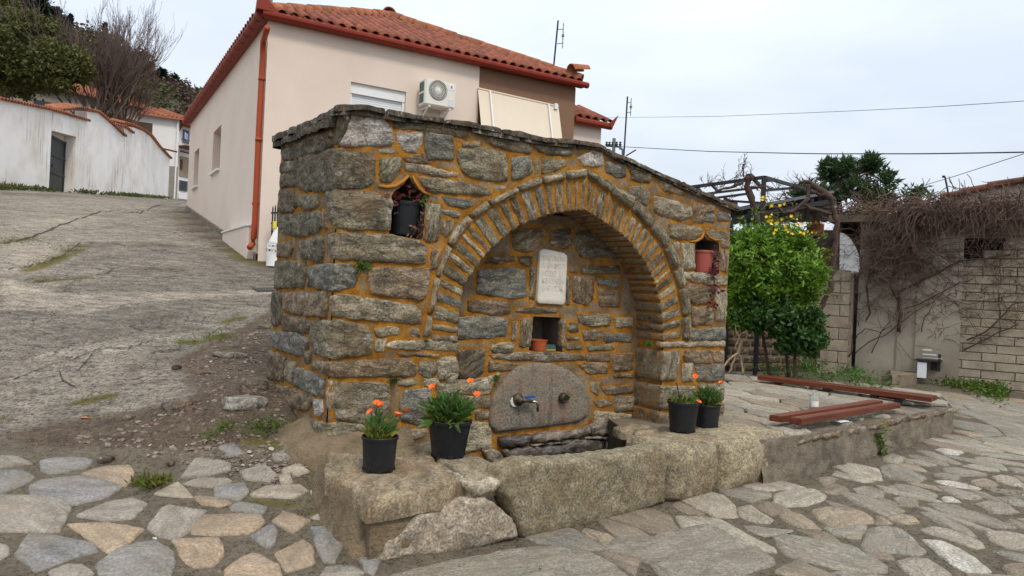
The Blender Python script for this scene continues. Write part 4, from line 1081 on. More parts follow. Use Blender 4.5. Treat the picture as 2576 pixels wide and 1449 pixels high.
def bedded(name, outline, holes, mapf, polys, sp=.035, amp=.007, seed=0):
    loops = [resample(np.vstack([q, q[:1]]), max(6, int(np.hypot(*np.diff(np.vstack([q, q[:1]]), axis=0).T).sum()/.04)))[:-1] for q in [outline]+holes]
    lo, hi = outline.min(0), outline.max(0); G = np.array([(x, y) for x in np.arange(lo[0], hi[0], sp) for y in np.arange(lo[1], hi[1], sp)])+RNG.uniform(-.008, .008, (len(np.arange(lo[0], hi[0], sp))*len(np.arange(lo[1], hi[1], sp)), 2))
    def ok(P):
        k = inpoly(P, outline)
        for h in holes: k &= ~inpoly(P, h)
        return k
    G = G[ok(G)]
    for l in loops: G = G[pdist(G, l) > .015]
    V2, F = tri2d([tuple(p) for l in loops for p in l]+[tuple(p) for p in G], [len(l) for l in loops], ok)
    W = [mapf(x, y, amp*(mnoise.noise(Vector((x*7, y*9, seed)))+.6*mnoise.noise(Vector((x*19, y*21, seed))))) for x, y in V2]
    o = obj(name, W, F, M['mortar'], fountain, smooth=True); ochre_attr(o, V2, polys); return o
TOPU = zp('D', [(853, 286), (871, 284), (981, 300), (1071, 307), (1174, 326), (1227, 341), (1337, 360), (1439, 371), (1502, 372), (1543, 396), (1574, 416), (1645, 440), (1700, 467), (1763, 495), (1830, 524)])
topu = np.array([wpx(*p) for p in TOPU]); topu[0][0] = 0; sEnd = wpx(1829, 700)[0]; topu[-1][0] = sEnd
outline = np.vstack([[(0, -.15)], topu, [(sEnd, -.15), (sR+.004, -.15)], [(sR+.004, inn[-1][1])], inn[::-1][1:-1], [(sL-.004, inn[1][1]-.02), (sL-.004, -.15)]])
bedded('mortar', outline, niche_st, lambda s, t, d: C0+F_*s+UP*t+N_*(d+.009), front_polys)
SIDE_D = wpx(697, 660)[0]
tops = [wpx(709, 356), wpx(775, 334), wpx(846, 296)]; tops = np.array(tops); tops[0][0] = SIDE_D; tops[-1][0] = 0
bedded('mortar', np.vstack([[(SIDE_D, -.1)], [(0, -.1)], tops[::-1]]), [], lambda s, t, d: C0+S_*(-s)+UP*t-F_*(d+.007), front_polys, seed=4)
s0, s1 = sL-.08, sR+.08
bedded('mortar', np.array([(s0, -.05), (s1, -.05), (s1, 2.2), (s0, 2.2)]), [SMALLN], lambda s, t, d: C0+F_*s+UP*t+N_*(d+.006-RC), back_polys, seed=9)
mb = MB()                                                             # soffit and jambs of the recess, niche linings, hidden sides of the body
arc = np.vstack([[(sL-.006, -.1)], inn[1:], [(sR+.006, -.1)]]); V = []; F = []
for i, (s, t_) in enumerate(arc):
    for d in (-.002, -RC*.5, -RC-.01): V.append(C0+F_*s+UP*t_+N_*d)
    if i:
        b = 3*i
        for j in (0, 1): F.append((b-3+j, b+j, b+j+1, b-2+j))
so_ = obj('soffit', V, F, M['mortar'], fountain, smooth=True); a_ = so_.data.attributes.new('ochre', 'FLOAT', 'POINT'); a_.data.foreach_set('value', np.full(len(V), .62, np.float32))
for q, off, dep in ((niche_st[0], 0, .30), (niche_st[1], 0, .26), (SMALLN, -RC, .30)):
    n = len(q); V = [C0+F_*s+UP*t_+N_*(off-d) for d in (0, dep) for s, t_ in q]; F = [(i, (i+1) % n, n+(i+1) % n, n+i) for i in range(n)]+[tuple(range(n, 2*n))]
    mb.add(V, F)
bk = -SIDE_D; tl = tops[0][1]; tr = topu[-1][1]
Pz = lambda s, q, z: C0+F_*s+S_*q+UP*z
mb.add([Pz(sEnd, 0, -.1), Pz(sEnd, bk, -.1), Pz(sEnd, bk, tr), Pz(sEnd, 0, tr)], [(0, 1, 2, 3)])
tb = [(s, z) for s, z in topu]; V = [Pz(s, q, min(z, 99)) for s, z in tb for q in (0, bk)]; mb.add(V, [(2*i, 2*i+2, 2*i+3, 2*i+1) for i in range(len(tb)-1)])
V = [Pz(s, bk, zz) for s, z in tb for zz in (-.1, z)]; mb.add(V, [(2*i, 2*i+1, 2*i+3, 2*i+2) for i in range(len(tb)-1)])
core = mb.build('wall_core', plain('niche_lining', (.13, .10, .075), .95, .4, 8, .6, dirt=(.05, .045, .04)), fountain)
# ochre pointing swept up over both niches
bead = plain('ochre_bead', (.42, .17, .018), .95, .35, 12, .7, dirt=(.16, .08, .02), bdist=.01)
def ribbon(px, z, w, name='pointing_band'):
    P = [WP(*wpx(x, y), .022) for x, y in zp(z, px)]; m = MB(); m.tube(P, [w*.78*random.uniform(.8, 1.15)*(.55 if i in (0, len(P)-1) else 1) for i in range(len(P))], 6); return m.build(name, bead, fountain, smooth=True)
ribbon([(838, 640), (900, 650), (965, 640), (1020, 605), (1060, 565)], 'Z3', .020); ribbon([(1092, 565), (1110, 610), (1140, 655), (1175, 690), (1225, 710)], 'Z3', .018)
ribbon([(820, 778), (860, 775), (895, 755), (908, 725)], 'Z6', .015); ribbon([(922, 715), (945, 750), (980, 768), (1015, 768)], 'Z6', .015)
# copestones: two layers of split slate with ragged edges
TOPC = np.array([wpx(x, y) for x, y in [(853, 274), (877, 264), (924, 266), (1004, 285), (1088, 296), (1174, 309), (1242, 322), (1290, 331), (1360, 345), (1439, 353), (1502, 361), (1543, 387), (1574, 397), (1652, 434), (1692, 450), (1735, 471), (1802, 499), (1847, 518)]]); TOPC[:, 1] -= .0
def top_at(s): return float(np.interp(s, TOPC[:, 0], TOPC[:, 1]))
def und_at(s): return float(np.interp(s, topu[:, 0], topu[:, 1]))
for layer in (0, 1):
    s = -.07
    while s < sEnd+.05:
        L = random.uniform(.32, .62); e = min(s+L, sEnd+.08); th = .5*(top_at((s+e)/2)-und_at((s+e)/2)); ov = .055 if layer else .030
        poly = np.array([(s+.006, -ov-random.uniform(0, .02)), ((s+e)/2, -ov-random.uniform(-.01, .03)), (e-.006, -ov-random.uniform(0, .02)), (e-.006, .52), (s+.006, .52)])
        f = (lambda a, y, h, layer=layer: C0+F_*a-N_*y+UP*((top_at(a)-.012 if layer else und_at(a)+.5*(top_at(a)-und_at(a))-.008)+h))
        stone('cope_stone', poly, f, M['cope'], fountain, color=shade(random.choice([(.10, .082, .058), (.085, .07, .05), (.135, .11, .078)]), .15), sp=.06, bulge=.010, edge=.016, h0=.0, depth=max(.03, th*1.1), rough=.012, jit=.014, freq=7)
        s = e
sidez = np.array([[0, wpx(852, 281)[1]], [-wpx(787, 306)[0], wpx(787, 306)[1]], [bk, wpx(709, 340)[1]]])
for layer in (0, 1):
    q = .36 if layer else .5
    q = .02
    while q < bk+.02:
        e = min(q+random.uniform(.3, .55), bk+.06)
        poly = np.array([(q, -.50), (e, -.50), (e, .05+random.uniform(0, .03)), ((q+e)/2, .06+random.uniform(0, .03)), (q, .05+random.uniform(0, .03))])
        zt = lambda a: float(np.interp(a, sidez[:, 0], sidez[:, 1]))
        f = (lambda a, y, h, layer=layer: C0+S_*a-F_*y+UP*(zt(a)-(.018 if layer else .07)+h))
        stone('cope_stone', poly, f, M['cope'], fountain, color=shade((.085, .07, .05), .2), sp=.06, bulge=.010, edge=.016, h0=0, depth=.05, rough=.012, jit=.014, freq=7)
        q = e
# spout slab and marble plaque
SLAB = np.array([wpx(x, y, -RC+.05) for x, y in zp('Z7', [(345, 580), (360, 490), (410, 410), (480, 335), (560, 305), (680, 305), (780, 345), (850, 410), (880, 480), (880, 585), (830, 622), (640, 650), (380, 680), (345, 640)])])
stone('spout_slab', SLAB, lambda s, t, d: BW(s, t, d+.012), M['spout_slab'], fountain, color=(.27, .235, .19), sp=.05, bulge=.02, edge=.02, h0=.012, depth=.05, rough=.006, jit=.003, freq=6)
PLQ = np.array([wpx(x, y, -RC+.03) for x, y in zp('Z5', [(895, 835), (925, 824), (1050, 850), (1070, 872), (1058, 1165), (1040, 1182), (890, 1174), (878, 1158)])])
plaque = stone('plaque', PLQ, lambda s, t, d: BW(s, t, d+.02), M['marble'], fountain, color=None, sp=.06, bulge=.006, edge=.006, h0=.010, depth=.04, rough=.001, jit=.002)
pc = PLQ.mean(0); ph = PLQ[:, 1].max()-PLQ[:, 1].min(); pw = PLQ[:, 0].max()-PLQ[:, 0].min(); m = MB()
for i, s in enumerate(('ΥΠΑΓΩΜΕΝΑ', 'Α ΨΗΦΙΣΠ', 'ΓΟΣΙΣ·ΕΓ', 'ΚΕΙΔΙΩΝ', 'Ε·Ρ·ΙΣΙΚ')):
    tv, tf = text_mesh(s, .062, .0015); wmx = max(v.x for v in tv)-min(v.x for v in tv); k = min(1, pw*.80/wmx)
    m.add([BW(pc[0]+v.x*k, pc[1]+ph*(.30-.135*i)+v.y, .0370+v.z) for v in tv], tf)
m.build('lettering', M['engraved'], plaque)
# small ferns rooted in the joints
def sprig(name, c, n, size, mat, spread, label, cat, up=.3, group=None, parent=None):
    c = Vector(c); P = np.array(c)+RNG.normal(size=(n, 3))*np.array(spread); V, F = leaves(P, n, size, up=up); o = np_obj(name, V, F, M[mat], parent)
    return tag(o, label, cat, group)
for (x, y), w, lb in (((908, 670), .045, 'tuft of green fern rooted between two stones left of the arch'), ((985, 957), .025, 'tiny dark fern in the joint above the left flower pots'), ((1067, 856), .014, 'little green sprig at the foot of the left hood mould'), ((1624, 865), .03, 'small fern growing at the springing of the right jamb'), ((1588, 1052), .03, 'green sprig at the foot of the right jamb beside the basin'), ((1245, 950), .03, 'thin green weed on the recess wall left of the spout slab')):
    s, t_ = wpx(x, y, -RC if 1150 < x < 1600 else 0); off = -RC+.03 if 1150 < x < 1600 else .035
    sprig('fern', C0+F_*s+UP*t_+N_*off, 90, w*.9, 'bush_dark' if w < .03 else 'poppy_leaf', (w*.55, w*.4, w*.32), lb, 'fern')
# ------------------------------------------------------------------ ledge, trough, rounded boulder
zL = .385
lmap = lambda s, t, d: Vector((s, t, zL+d))
def zpoly(z, pts, zz): return np.array([tuple(hitz(x, y, zz))[:2] for x, y in zp(z, pts)])
ledge = empty('stone_ledge', hitz(960, 1230, zL)*1.0-Vector((0, 0, zL)), 'low ledge of thick slate slabs left of the trough, carrying two black pots', 'ledge')
wl = C0+F_*.02+N_*.02; wr = C0+F_*(sL-.05)+N_*.02
LS1 = np.vstack([zpoly('Z8', [(130, 470), (420, 620), (560, 735), (800, 700), (1080, 640), (1260, 615), (1390, 560), (1465, 505), (1380, 425), (1200, 335)], zL), [tuple(wr)[:2], tuple(wl)[:2]]])
LS2 = zpoly('Z8', [(1225, 332), (1640, 300), (1800, 370), (1965, 452), (1800, 500), (1560, 550), (1485, 510), (1400, 420)], zL)
stone('ledge_slab', LS1, lmap, M['ledge_rock'], ledge, color=(.265, .205, .128), sp=.08, bulge=.014, edge=.03, h0=.0, depth=.12, rough=.012, jit=.012, freq=5)
stone('ledge_slab', LS2, lmap, M['ledge_rock'], ledge, color=(.285, .235, .155), sp=.07, bulge=.014, edge=.02, h0=.0, depth=.11, rough=.008, jit=.008, freq=5)
cc = LS1.mean(0); base = np.array([cc+(p-cc)*.93 for p in LS1]); V, F = extrude_poly([Vector((p[0], p[1], zL-.02)) for p in base], (0, 0, -.5)); obj('mortar_bed', V, F, M['ledge_mortar'], ledge)
ga, gb = hitz(930, 1437, .0), hitz(1312, 1356, .0); gd = (gb-ga).normalized(); gn = Vector((gd.y, -gd.x, 0))
VP = lambda s, t, d: ga+gd*s+UP*t+gn*d
def vpx(x, y, off=0.0):
    p = hit(x, y, ga+gn*off, gn); return ((p-ga).dot(gd), p.z)
rock = np.array([vpx(x, y) for x, y in zp('Z8', [(940, 960), (1060, 850), (1300, 790), (1500, 740), (1700, 690), (1850, 790), (1995, 915), (2045, 1085), (1700, 1185), (1300, 1290), (900, 1370), (640, 1430), (600, 1300), (700, 1110), (820, 1050)])])
stone('base_stone', rock, VP, M['granite'], ledge, color=(.37, .31, .23), sp=.045, bulge=.02, edge=.03, h0=-.02, depth=.3, rough=.026, jit=.008, freq=6)
r2 = np.array([vpx(x, y, -.02) for x, y in zp('Z8', [(1540, 560), (1800, 505), (1880, 520), (1840, 590), (1790, 640), (1600, 680), (1560, 630)])])
stone('base_stone', r2, lambda s, t, d: VP(s, t, d-.02), M['granite'], ledge, color=(.40, .34, .25), sp=.05, bulge=.02, edge=.02, h0=0, depth=.25, rough=.01, jit=.006)
# mossy render at the left end of the ledge and the mortar apron under the fountain's corner
wall_sheet([hitz(800, 1168, .37), hitz(815, 1195, .36), hitz(860, 1226, .36), hitz(915, 1256, .36), VP(.06, 0, -.14), VP(.35, 0, -.12), VP(.75, 0, -.10)], -.04, .375, .09, .024, .03, M['ledge_mortar'], 'mortar_face', ledge, 2)
def apron():
    V, F = [], []; pts = [(-.95, .12), (-.6, .2), (-.3, .24), (0, .25), (.12, .24), (.35, .2), (.6, .14)]; nv = 7
    pts = [tuple(along(np.array(pts, float), k/22)) for k in range(23)]
    for i, (s, w) in enumerate(pts):
        for j in range(nv):
            f = j/(nv-1); q = WP(s, 0, .0); n = (WP(s, 0, 1)-q); b = q+n*(w*(1-f)**.7+.012+.03*mnoise.noise(Vector((s*5, f*3, 2)))); zg = max(tz(b.x, b.y), zL if s > .05 else 0)-.02
            V.append((b.x, b.y, zg+(.50-zg+.10*mnoise.noise(Vector((s*4, 3, 1))))*f**.8))
    for i in range(len(pts)-1):
        for j in range(nv-1): b = i*nv+j; F.append((b, b+nv, b+nv+1, b+1))
    return obj('mortar_apron', V, F, M['ledge_mortar'], fountain, smooth=True)
apron()
trough = empty('stone_trough', hitz(1480, 1316, 0), 'long granite trough below the arch, its rim worn into a shallow curve', 'trough')
ta, tb_ = hitz(1312, 1355, 0), hitz(1683, 1268, .02); td = (tb_-ta); td.z = 0; td.normalize(); tn = Vector((td.y, -td.x, 0))
TP = lambda s, t, d: ta+td*s+UP*t+tn*d
def tpx(x, y, off=0.0):
    p = hit(x, y, ta+tn*off, tn); return ((p-ta).dot(td), p.z)
front = np.array([tpx(x, y) for x, y in zp('Z7', [(415, 880), (470, 862), (545, 832), (700, 830), (900, 815), (1100, 790), (1240, 762), (1300, 752), (1292, 870), (1286, 1055), (1100, 1115), (900, 1175), (700, 1220), (515, 1250), (480, 1135), (440, 1045), (395, 1000), (400, 940)])])
stone('front_slab', front, TP, M['granite'], trough, color=(.235, .198, .125), sp=.045, bulge=.020, edge=.022, h0=-.012, depth=.17, rough=.009, jit=.005, freq=6)
fl = MB(); fl.add([TP(-.25, .10, -.12), TP(1.45, .10, -.12), TP(1.45, .10, -1.2), TP(-.25, .10, -1.2)], [(0, 1, 2, 3)]); fl.build('basin_floor', plain('wet_mud', (.05, .042, .034), .25, .3, 8, .4), trough)
m = MB(); pl = [LD+Vector((0, 0, -.02)), LC, LB, LA]
for a, b in zip(pl, pl[1:]): m.add([(a.x, a.y, .05), (b.x, b.y, .05), (b.x, b.y, .40), (a.x, a.y, .40)], [(0, 1, 2, 3)])
m.build('basin_side', M['ledge_mortar'], trough)
# the ledge right of the basin: big flat slabs under the two right-hand pots
rl = np.vstack([zpoly('Z7', [(1000, 648), (1060, 622), (1250, 655), (1310, 640)], .41), [tuple(C0+F_*(sEnd-.1)+N_*.03)[:2]], zpoly('Z7', [(1560, 650), (1330, 690), (1140, 690), (1030, 668)], .41)])
for px in ([(1000, 648), (1070, 622), (1180, 640), (1260, 660), (1150, 682), (1040, 668)], [(1150, 690), (1290, 668), (1480, 676), (1578, 700), (1500, 735), (1400, 752), (1320, 745), (1200, 720)], [(1500, 672), (1640, 640), (1800, 655), (1700, 705), (1590, 700)]):
    stone('ledge_slab', zpoly('Z7', px, .415), lambda s, t, d: Vector((s, t, .405+d)), M['ledge_rock'], terrace, color=shade((.275, .215, .135), .08), sp=.07, bulge=.016, edge=.02, h0=.0, depth=.06, rough=.008, jit=.008, freq=6)
boulder = empty('boulder', hitz(1850, 1250, .03), 'big rounded boulder at the right end of the trough, its top worn smooth', 'boulder')
ba, bb = hitz(1690, 1272, .02), hitz(2022, 1186, .05); bd = (bb-ba); bd.z = 0; bd.normalize(); bn = Vector((bd.y, -bd.x, 0)); BP = lambda s, t, d: ba+bd*s+UP*t+bn*d
def bpx(x, y):
    p = hit(x, y, ba, bn); return ((p-ba).dot(bd), p.z)
def dome(poly, name, color, dep, crown, **k):
    p = np.array([bpx(x, y) for x, y in poly])
    def f(s, t, d): return BP(s, t, d-.10)
    return stone(name, p, f, M['granite'], boulder, color=color, sp=.045, bulge=.035, edge=.05, h0=.015, depth=dep, rough=.028, jit=.008, freq=4, crown=crown)
dome([(1828, 1130), (1850, 1118), (1900, 1100), (1960, 1092), (1998, 1096), (2018, 1112), (2026, 1145), (2024, 1186), (1960, 1216), (1860, 1250), (1822, 1262), (1820, 1200)], 'rock', (.315, .26, .165), .35, .08)
dome([(1690, 1150), (1700, 1132), (1760, 1125), (1822, 1120), (1824, 1160), (1818, 1240), (1812, 1258), (1745, 1280), (1692, 1275)], 'rock', (.27, .22, .14), .35, .05)
# ------------------------------------------------------------------ the pale house up the road
HY = R(30.5); HF = Vector((math.cos(HY), math.sin(HY), 0)); HS = Vector((-math.sin(HY), math.cos(HY), 0)); HN = -HS
K = at(650, 620, 13.0); K.z = 0
HP = lambda s, q, z: K+HF*s+HS*q+UP*z
def hpx(x, y, off=0.0):                                              # on the front wall: (s, z)
    p = hit(x, y, K+HN*off, HN); return ((p-K).dot(HF), p.z)
def hsx(x, y, off=0.0):                                              # on the side wall: (q, z)
    p = hit(x, y, K-HF*off, HF); return ((p-K).dot(HS), p.z)
EZ = hpx(677, 52)[1]; HW = hpx(1448, 280)[0]; HL = hsx(474, 430)[0]; SPL = hpx(1203, 260)[0]
house = empty('house', HP(0, 0, 1.9), 'one storey house in pale pink render with red gutters and a clay tile hip roof', 'house')
def holed(outline, holes, mapf, name, mat, parent, reveal=None, rdep=.15):
    pts = [[Vector((a, b, 0)) for a, b in outline]]+[[Vector((a, b, 0)) for a, b in h] for h in holes]
    T = tessellate_polygon(pts); flat = [p for l in pts for p in l]; m = MB(); m.add([mapf(p.x, p.y, 0) for p in flat], [tuple(t) for t in T])
    for h in holes:
        n = len(h); m.add([mapf(a, b, d) for d in (0, -rdep) for a, b in h], [(i, (i+1) % n, n+(i+1) % n, n+i) for i in range(n)])
    o = m.build(name, mat, parent); bm = bmesh.new(); bm.from_mesh(o.data); bmesh.ops.remove_doubles(bm, verts=bm.verts, dist=1e-5); bmesh.ops.recalc_face_normals(bm, faces=bm.faces); bm.to_mesh(o.data); bm.free(); return o
fr = lambda s, z, d: K+HF*s+HN*d+UP*z
sdm = lambda q, z, d: K+HS*q-HF*d+UP*z
w0, wz = hpx(883, 205); w1 = hpx(1022, 233)[0]; wz = hpx(952, 218)[1]
FW = [(w0, wz-1.25), (w1, wz-1.25), (w1, wz), (w0, wz)]
holed([(0, .6), (SPL, .6), (SPL, EZ), (0, EZ)], [FW], fr, 'front_wall', M['pink'], house, rdep=.17)
def sw(xr, yt, yb, xl_, yl):
    q0, zt = hsx(xr, yt); zb = hsx(xr-5, yb)[1]; q1 = hsx(xl_, yl)[0]; return [(q0, zb), (q1, zb), (q1, zt), (q0, zt)]
SW1 = sw(557, 313, 424, 537, 340); SW2 = sw(501.5, 371, 467, 489, 400)
holed([(0, .6), (HL, .6), (HL, EZ), (0, EZ)], [SW1, SW2], sdm, 'side_wall', M['pink'], house, rdep=.20)
for Wd in (SW1, SW2):
    (q0, zb), (q1, _), (_, zt), _ = Wd
    win = MB().box(sdm((q0+q1)/2, (zb+zt)/2, -.19), HS*((q1-q0)/2), HF*.02, UP*((zt-zb)/2)).build('window', M['pink'], house)
    MB().box(sdm((q0+q1)/2, (zb+zt)/2, -.165), HS*((q1-q0)/2-.03), HF*.006, UP*((zt-zb)/2-.03)).build('pane', M['brown_render'], win)
    MB().box(sdm((q0+q1)/2, zb-.02, .0), HS*((q1-q0)/2+.06), HF*.07, UP*.022).build('sill', M['white_paint'], win)
holed([(SPL, .6), (HW, .6), (HW, EZ), (SPL, EZ)], [[(SPL+.06, .8), (hpx(1407, 300)[0], .8), (hpx(1407, 300)[0], hpx(1407, 268)[1]), (SPL+.06, hpx(1203, 222)[1])]], lambda s, z, d: fr(s, z, d-.035), 'terrace_front', M['brown_render'], house, rdep=1.5)
MB().box(fr((SPL+HW)/2, 3.3, -1.6), HF*((HW-SPL)/2-.1), HN*.04, UP*2.6).build('veranda_back_wall', M['brown_render'], house)
obj('end_wall', [HP(HW, 0.035, .6), HP(HW, HL, .6), HP(HW, HL, EZ), HP(HW, .035, EZ)], [(0, 1, 2, 3)], M['pink'], house)
obj('rear_wall', [HP(0, HL, .6), HP(HW, HL, .6), HP(HW, HL, EZ), HP(0, HL, EZ)], [(3, 2, 1, 0)], M['pink'], house)
win = MB().box(fr((w0+w1)/2, wz-.62, -.16), HF*((w1-w0)/2), HN*.01, UP*.62).build('window', M['white_paint'], house)
MB().box(fr((w0+w1)/2, wz-.10, -.10), HF*((w1-w0)/2-.004), HN*.05, UP*.098).build('shutter_box', M['white_paint'], win)
m = MB()
for i in range(24): m.box(fr((w0+w1)/2, wz-.225-.043*i, -.115), HF*((w1-w0)/2-.05), HN*.012+UP*.004, UP*.019)
m.build('shutter_slats', M['shutter'], win)
for s in (w0+.025, w1-.025): MB().box(fr(s, wz-.7, -.10), HF*.024, HN*.035, UP*.5).build('frame', M['white_paint'], win)
V = []; n = 60
for i in range(n+1):
    q = HL*i/n; p = HP(0, q, 0); z = tz(p.x-.12, p.y); 
    for o, zz in ((.035, z-.25), (.035, z+.11), (.0, z+.125)): V.append(sdm(q, zz, o))
obj('plinth', V, [(3*i+j, 3*i+j+1, 3*i+j+4, 3*i+j+3) for i in range(n) for j in (0, 1)], M['slab_concrete'], house)
q0, z0 = hsx(623, 567, .15); q1, z1 = hsx(560, 586, .15); zb = hsx(623, 615, .15)[1]
V, F = extrude_poly([sdm(q0, zb-.3, .15), sdm(q1, zb-.1, .15), sdm(q1, z1, .15), sdm(q0, z0, .15)], HF*.16); obj('plinth_block', V, F, M['pink'], house)
MB().bar(sdm(q0-.03, z0+.012, .08), sdm(q1+.03, z1+.012, .08), .2, .03).build('ledge_cap', M['white_paint'], house)
# roof
dA = None; best = 9
for k in range(200, 700):
    d = k*.01; p = HP(HW/2, d, 0); v = ray(975, 50); e = abs(p.x/p.y-v.x)
    if e < best: best, dA = e, d
AZ = EZ+.13+ (at(975, 50, HP(HW/2, dA, 0).y).z-EZ-.13); OV = .14
roof = obj('roof', [HP(-OV, -OV, EZ+.08), HP(HW+OV, -OV, EZ+.08), HP(HW/2, dA, AZ), HP(-OV, HL+OV, EZ+.08), HP(HW+OV, HL+OV, EZ+.08), HP(HW/2, HL-dA, AZ)], [(0, 1, 2), (3, 0, 2, 5), (1, 4, 5, 2), (4, 3, 5)], M['tile_old'], house)
def barrel(r0, r1, L, n=7, th=.014):                                # a half-round clay tile along +Y, arched over +Z
    V, F = [], []
    for y, r in ((0, r0), (L, r1)):
        for k in range(n): a = math.pi*k/(n-1); V.append((r*math.cos(a), y, r*math.sin(a)))
        for k in range(n): a = math.pi*k/(n-1); V.append(((r-th)*math.cos(a), y, (r-th)*math.sin(a)))
    for k in range(n-1):
        F += [(k, k+1, 2*n+k+1, 2*n+k), (n+k+1, n+k, 3*n+k, 3*n+k+1), (k+1, k, n+k, n+k+1)]
    return V, F
def place(name, me, M4, parent):
    o = link(bpy.data.objects.new(name, me)); o.parent = parent; o.matrix_basis = Matrix.Translation(-root_loc(parent)) @ M4; return o
tile_me = mesh_data('tile', *barrel(.098, .083, .42, 7), M['tile'])
e1 = HP(-OV, -OV, EZ+.08); up_v = (HP(HW/2, dA, AZ)-HP(HW/2, -OV, EZ+.08)); LS = up_v.length; up_v.normalize(); nrm = HF.cross(up_v); cw = .215; ex = .335; nc = int((HW+2*OV)/cw); cand = []
for i in range(nc):
    s = -OV+cw*(i+.5); top = LS*(1-abs(s-HW/2)/(HW/2+OV))
    for j in range(int(max(top-.1, 0)/ex)+1):
        cand.append((HP(s, -OV, EZ+.08)+up_v*(ex*j-.05)+nrm*(.020), j))
def fr4(o, tilt=.06, jit=.012):
    u = (up_v+nrm*tilt).normalized(); x = (HF+HS*random.uniform(-jit, jit)*2).normalized(); z = x.cross(u).normalized(); x = u.cross(z)
    return Matrix(((x.x, u.x, z.x, o.x), (x.y, u.y, z.y, o.y), (x.z, u.z, z.z, o.z), (0, 0, 0, 1)))
cand.sort(key=lambda c: (c[0]-EYEV).length)
for o, j in cand[:295]: place('tile', tile_me, fr4(o+nrm*random.uniform(0, .008)), roof)
m = MB()
for o, j in cand[295:]:
    A = fr4(o); V, F = barrel(.098, .083, .42, 5); m.add([A @ Vector(v) for v in V], F)
upl = (HP(HW/2, HL/2, AZ)-HP(-OV, HL/2, EZ+.08)); LS2 = upl.length; upl.normalize(); nl = upl.cross(HS); nl = -nl if nl.z < 0 else nl
for i in range(int(HL/cw)):
    q = cw*(i+.5); top = LS2*min(1, q/dA, (HL-q)/dA)
    for j in range(int(top/ex)):
        o = HP(-OV, q, EZ+.08)+upl*(ex*j-.05)+nl*.02; u = (upl+nl*.05).normalized(); x = -HS; z = x.cross(u); z = -z if z.z < 0 else z; x = u.cross(z)
        A = Matrix(((x.x, u.x, z.x, o.x), (x.y, u.y, z.y, o.y), (x.z, u.z, z.z, o.z), (0, 0, 0, 1))); V, F = barrel(.098, .083, .42, 5); m.add([A @ Vector(v) for v in V], F)
m.build('tile_courses', M['tile'], roof, kind='stuff')
hip_me = mesh_data('hip_tile', *barrel(.155, .125, .48, 9, .02), M['tile_old'])
def hip(a, b, n):
    d = (b-a); L = d.length; d.normalize(); x = d.cross(UP).normalized(); z = x.cross(d); mm = MB()
    for i in range(n):
        o = a+d*(L*i/n)+z*random.uniform(.0, .02); u = (d+z*.05).normalized(); zz = x.cross(u)
        place('hip_tile', hip_me, Matrix(((x.x, u.x, zz.x, o.x), (x.y, u.y, zz.y, o.y), (x.z, u.z, zz.z, o.z), (0, 0, 0, 1))), roof)
    mm.tube([a+d*.02-z*.02, a+d*L*.5-z*.02, b-z*.02], .125, 8); mm.build('hip_bedding', M['hip_mortar'], roof)
hip(HP(-OV+.10, -OV+.10, EZ+.15), HP(HW/2, dA, AZ+.06), 14); hip(HP(HW+OV-.06, -OV+.1, EZ+.15), HP(HW/2, dA, AZ+.06), 14); hip(HP(HW/2, HL-dA, AZ+.04), HP(HW/2, dA, AZ+.05), 9)
o = HP(HW/2-.02, dA-.15, AZ+.10); place('hip_tile', hip_me, Matrix.Translation(o) @ Matrix.Rotation(R(20), 4, 'Z') @ Matrix.Scale(1.1, 4), roof)
o = HP(HW-.22, -.06, EZ+.33); place('hip_tile', hip_me, Matrix.Translation(o) @ Matrix.Rotation(R(-55), 4, 'Z') @ Matrix.Rotation(R(12), 4, 'X'), roof)
# gutters and downpipe
g = MB().tube([HP(-.14, -.17, EZ+.055), HP(HW*.5, -.17, EZ+.05), HP(HW+.18, -.17, EZ+.045)], .070, 10); g.bar(HP(-.1, -.09, EZ+.04), HP(HW+.1, -.09, EZ+.04), .12, .10)
for i in range(1, 5): g.tube([HP(HW*i/5-.03, -.17, EZ+.05), HP(HW*i/5+.03, -.17, EZ+.05)], .076, 10)
g.build('gutter', M['red_metal'], house, smooth=False)
g = MB().tube([HP(-.16, -.12, EZ+.055), HP(-.16, HL+.1, EZ+.055)], .072, 10); g.bar(HP(-.07, -.06, EZ+.04), HP(-.07, HL, EZ+.04), .12, .10)
for i in range(22): q = HL*(i+.3)/22; g.tube([HP(-.16, q-.03, EZ+.055), HP(-.16, q+.03, EZ+.055)], .080, 10)
g.build('gutter', M['red_metal'], house)
g = MB(); c = HP(-.15, -.15, EZ+.1); g.add([HP(-.26, -.26, EZ+.09), HP(.14, -.22, EZ+.09), HP(-.22, .14, EZ+.09), HP(-.24, -.24, EZ+.46)], [(0, 1, 3), (2, 0, 3), (1, 2, 3), (0, 2, 1)]); g.build('corner_finial', M['red_metal'], house)
pp = [(672, 70, .16), (667, 88, .12), (662, 105, .065), (661, 140, .065), (651, 330, .065), (641, 560, .065), (638, 600, .065), (636, 613, .07), (628, 622, .16)]
P = [sdm(*hsx(x, y, o), o) for x, y, o in pp]; g = MB().tube(P, .052, 10)
for f in (.12, .45, .8):
    a = P[3]+(P[6]-P[3])*f; g.tube([a, a-UP*.05], .060, 10)
g.build('downpipe', M['pipe_red'], house, smooth=True)
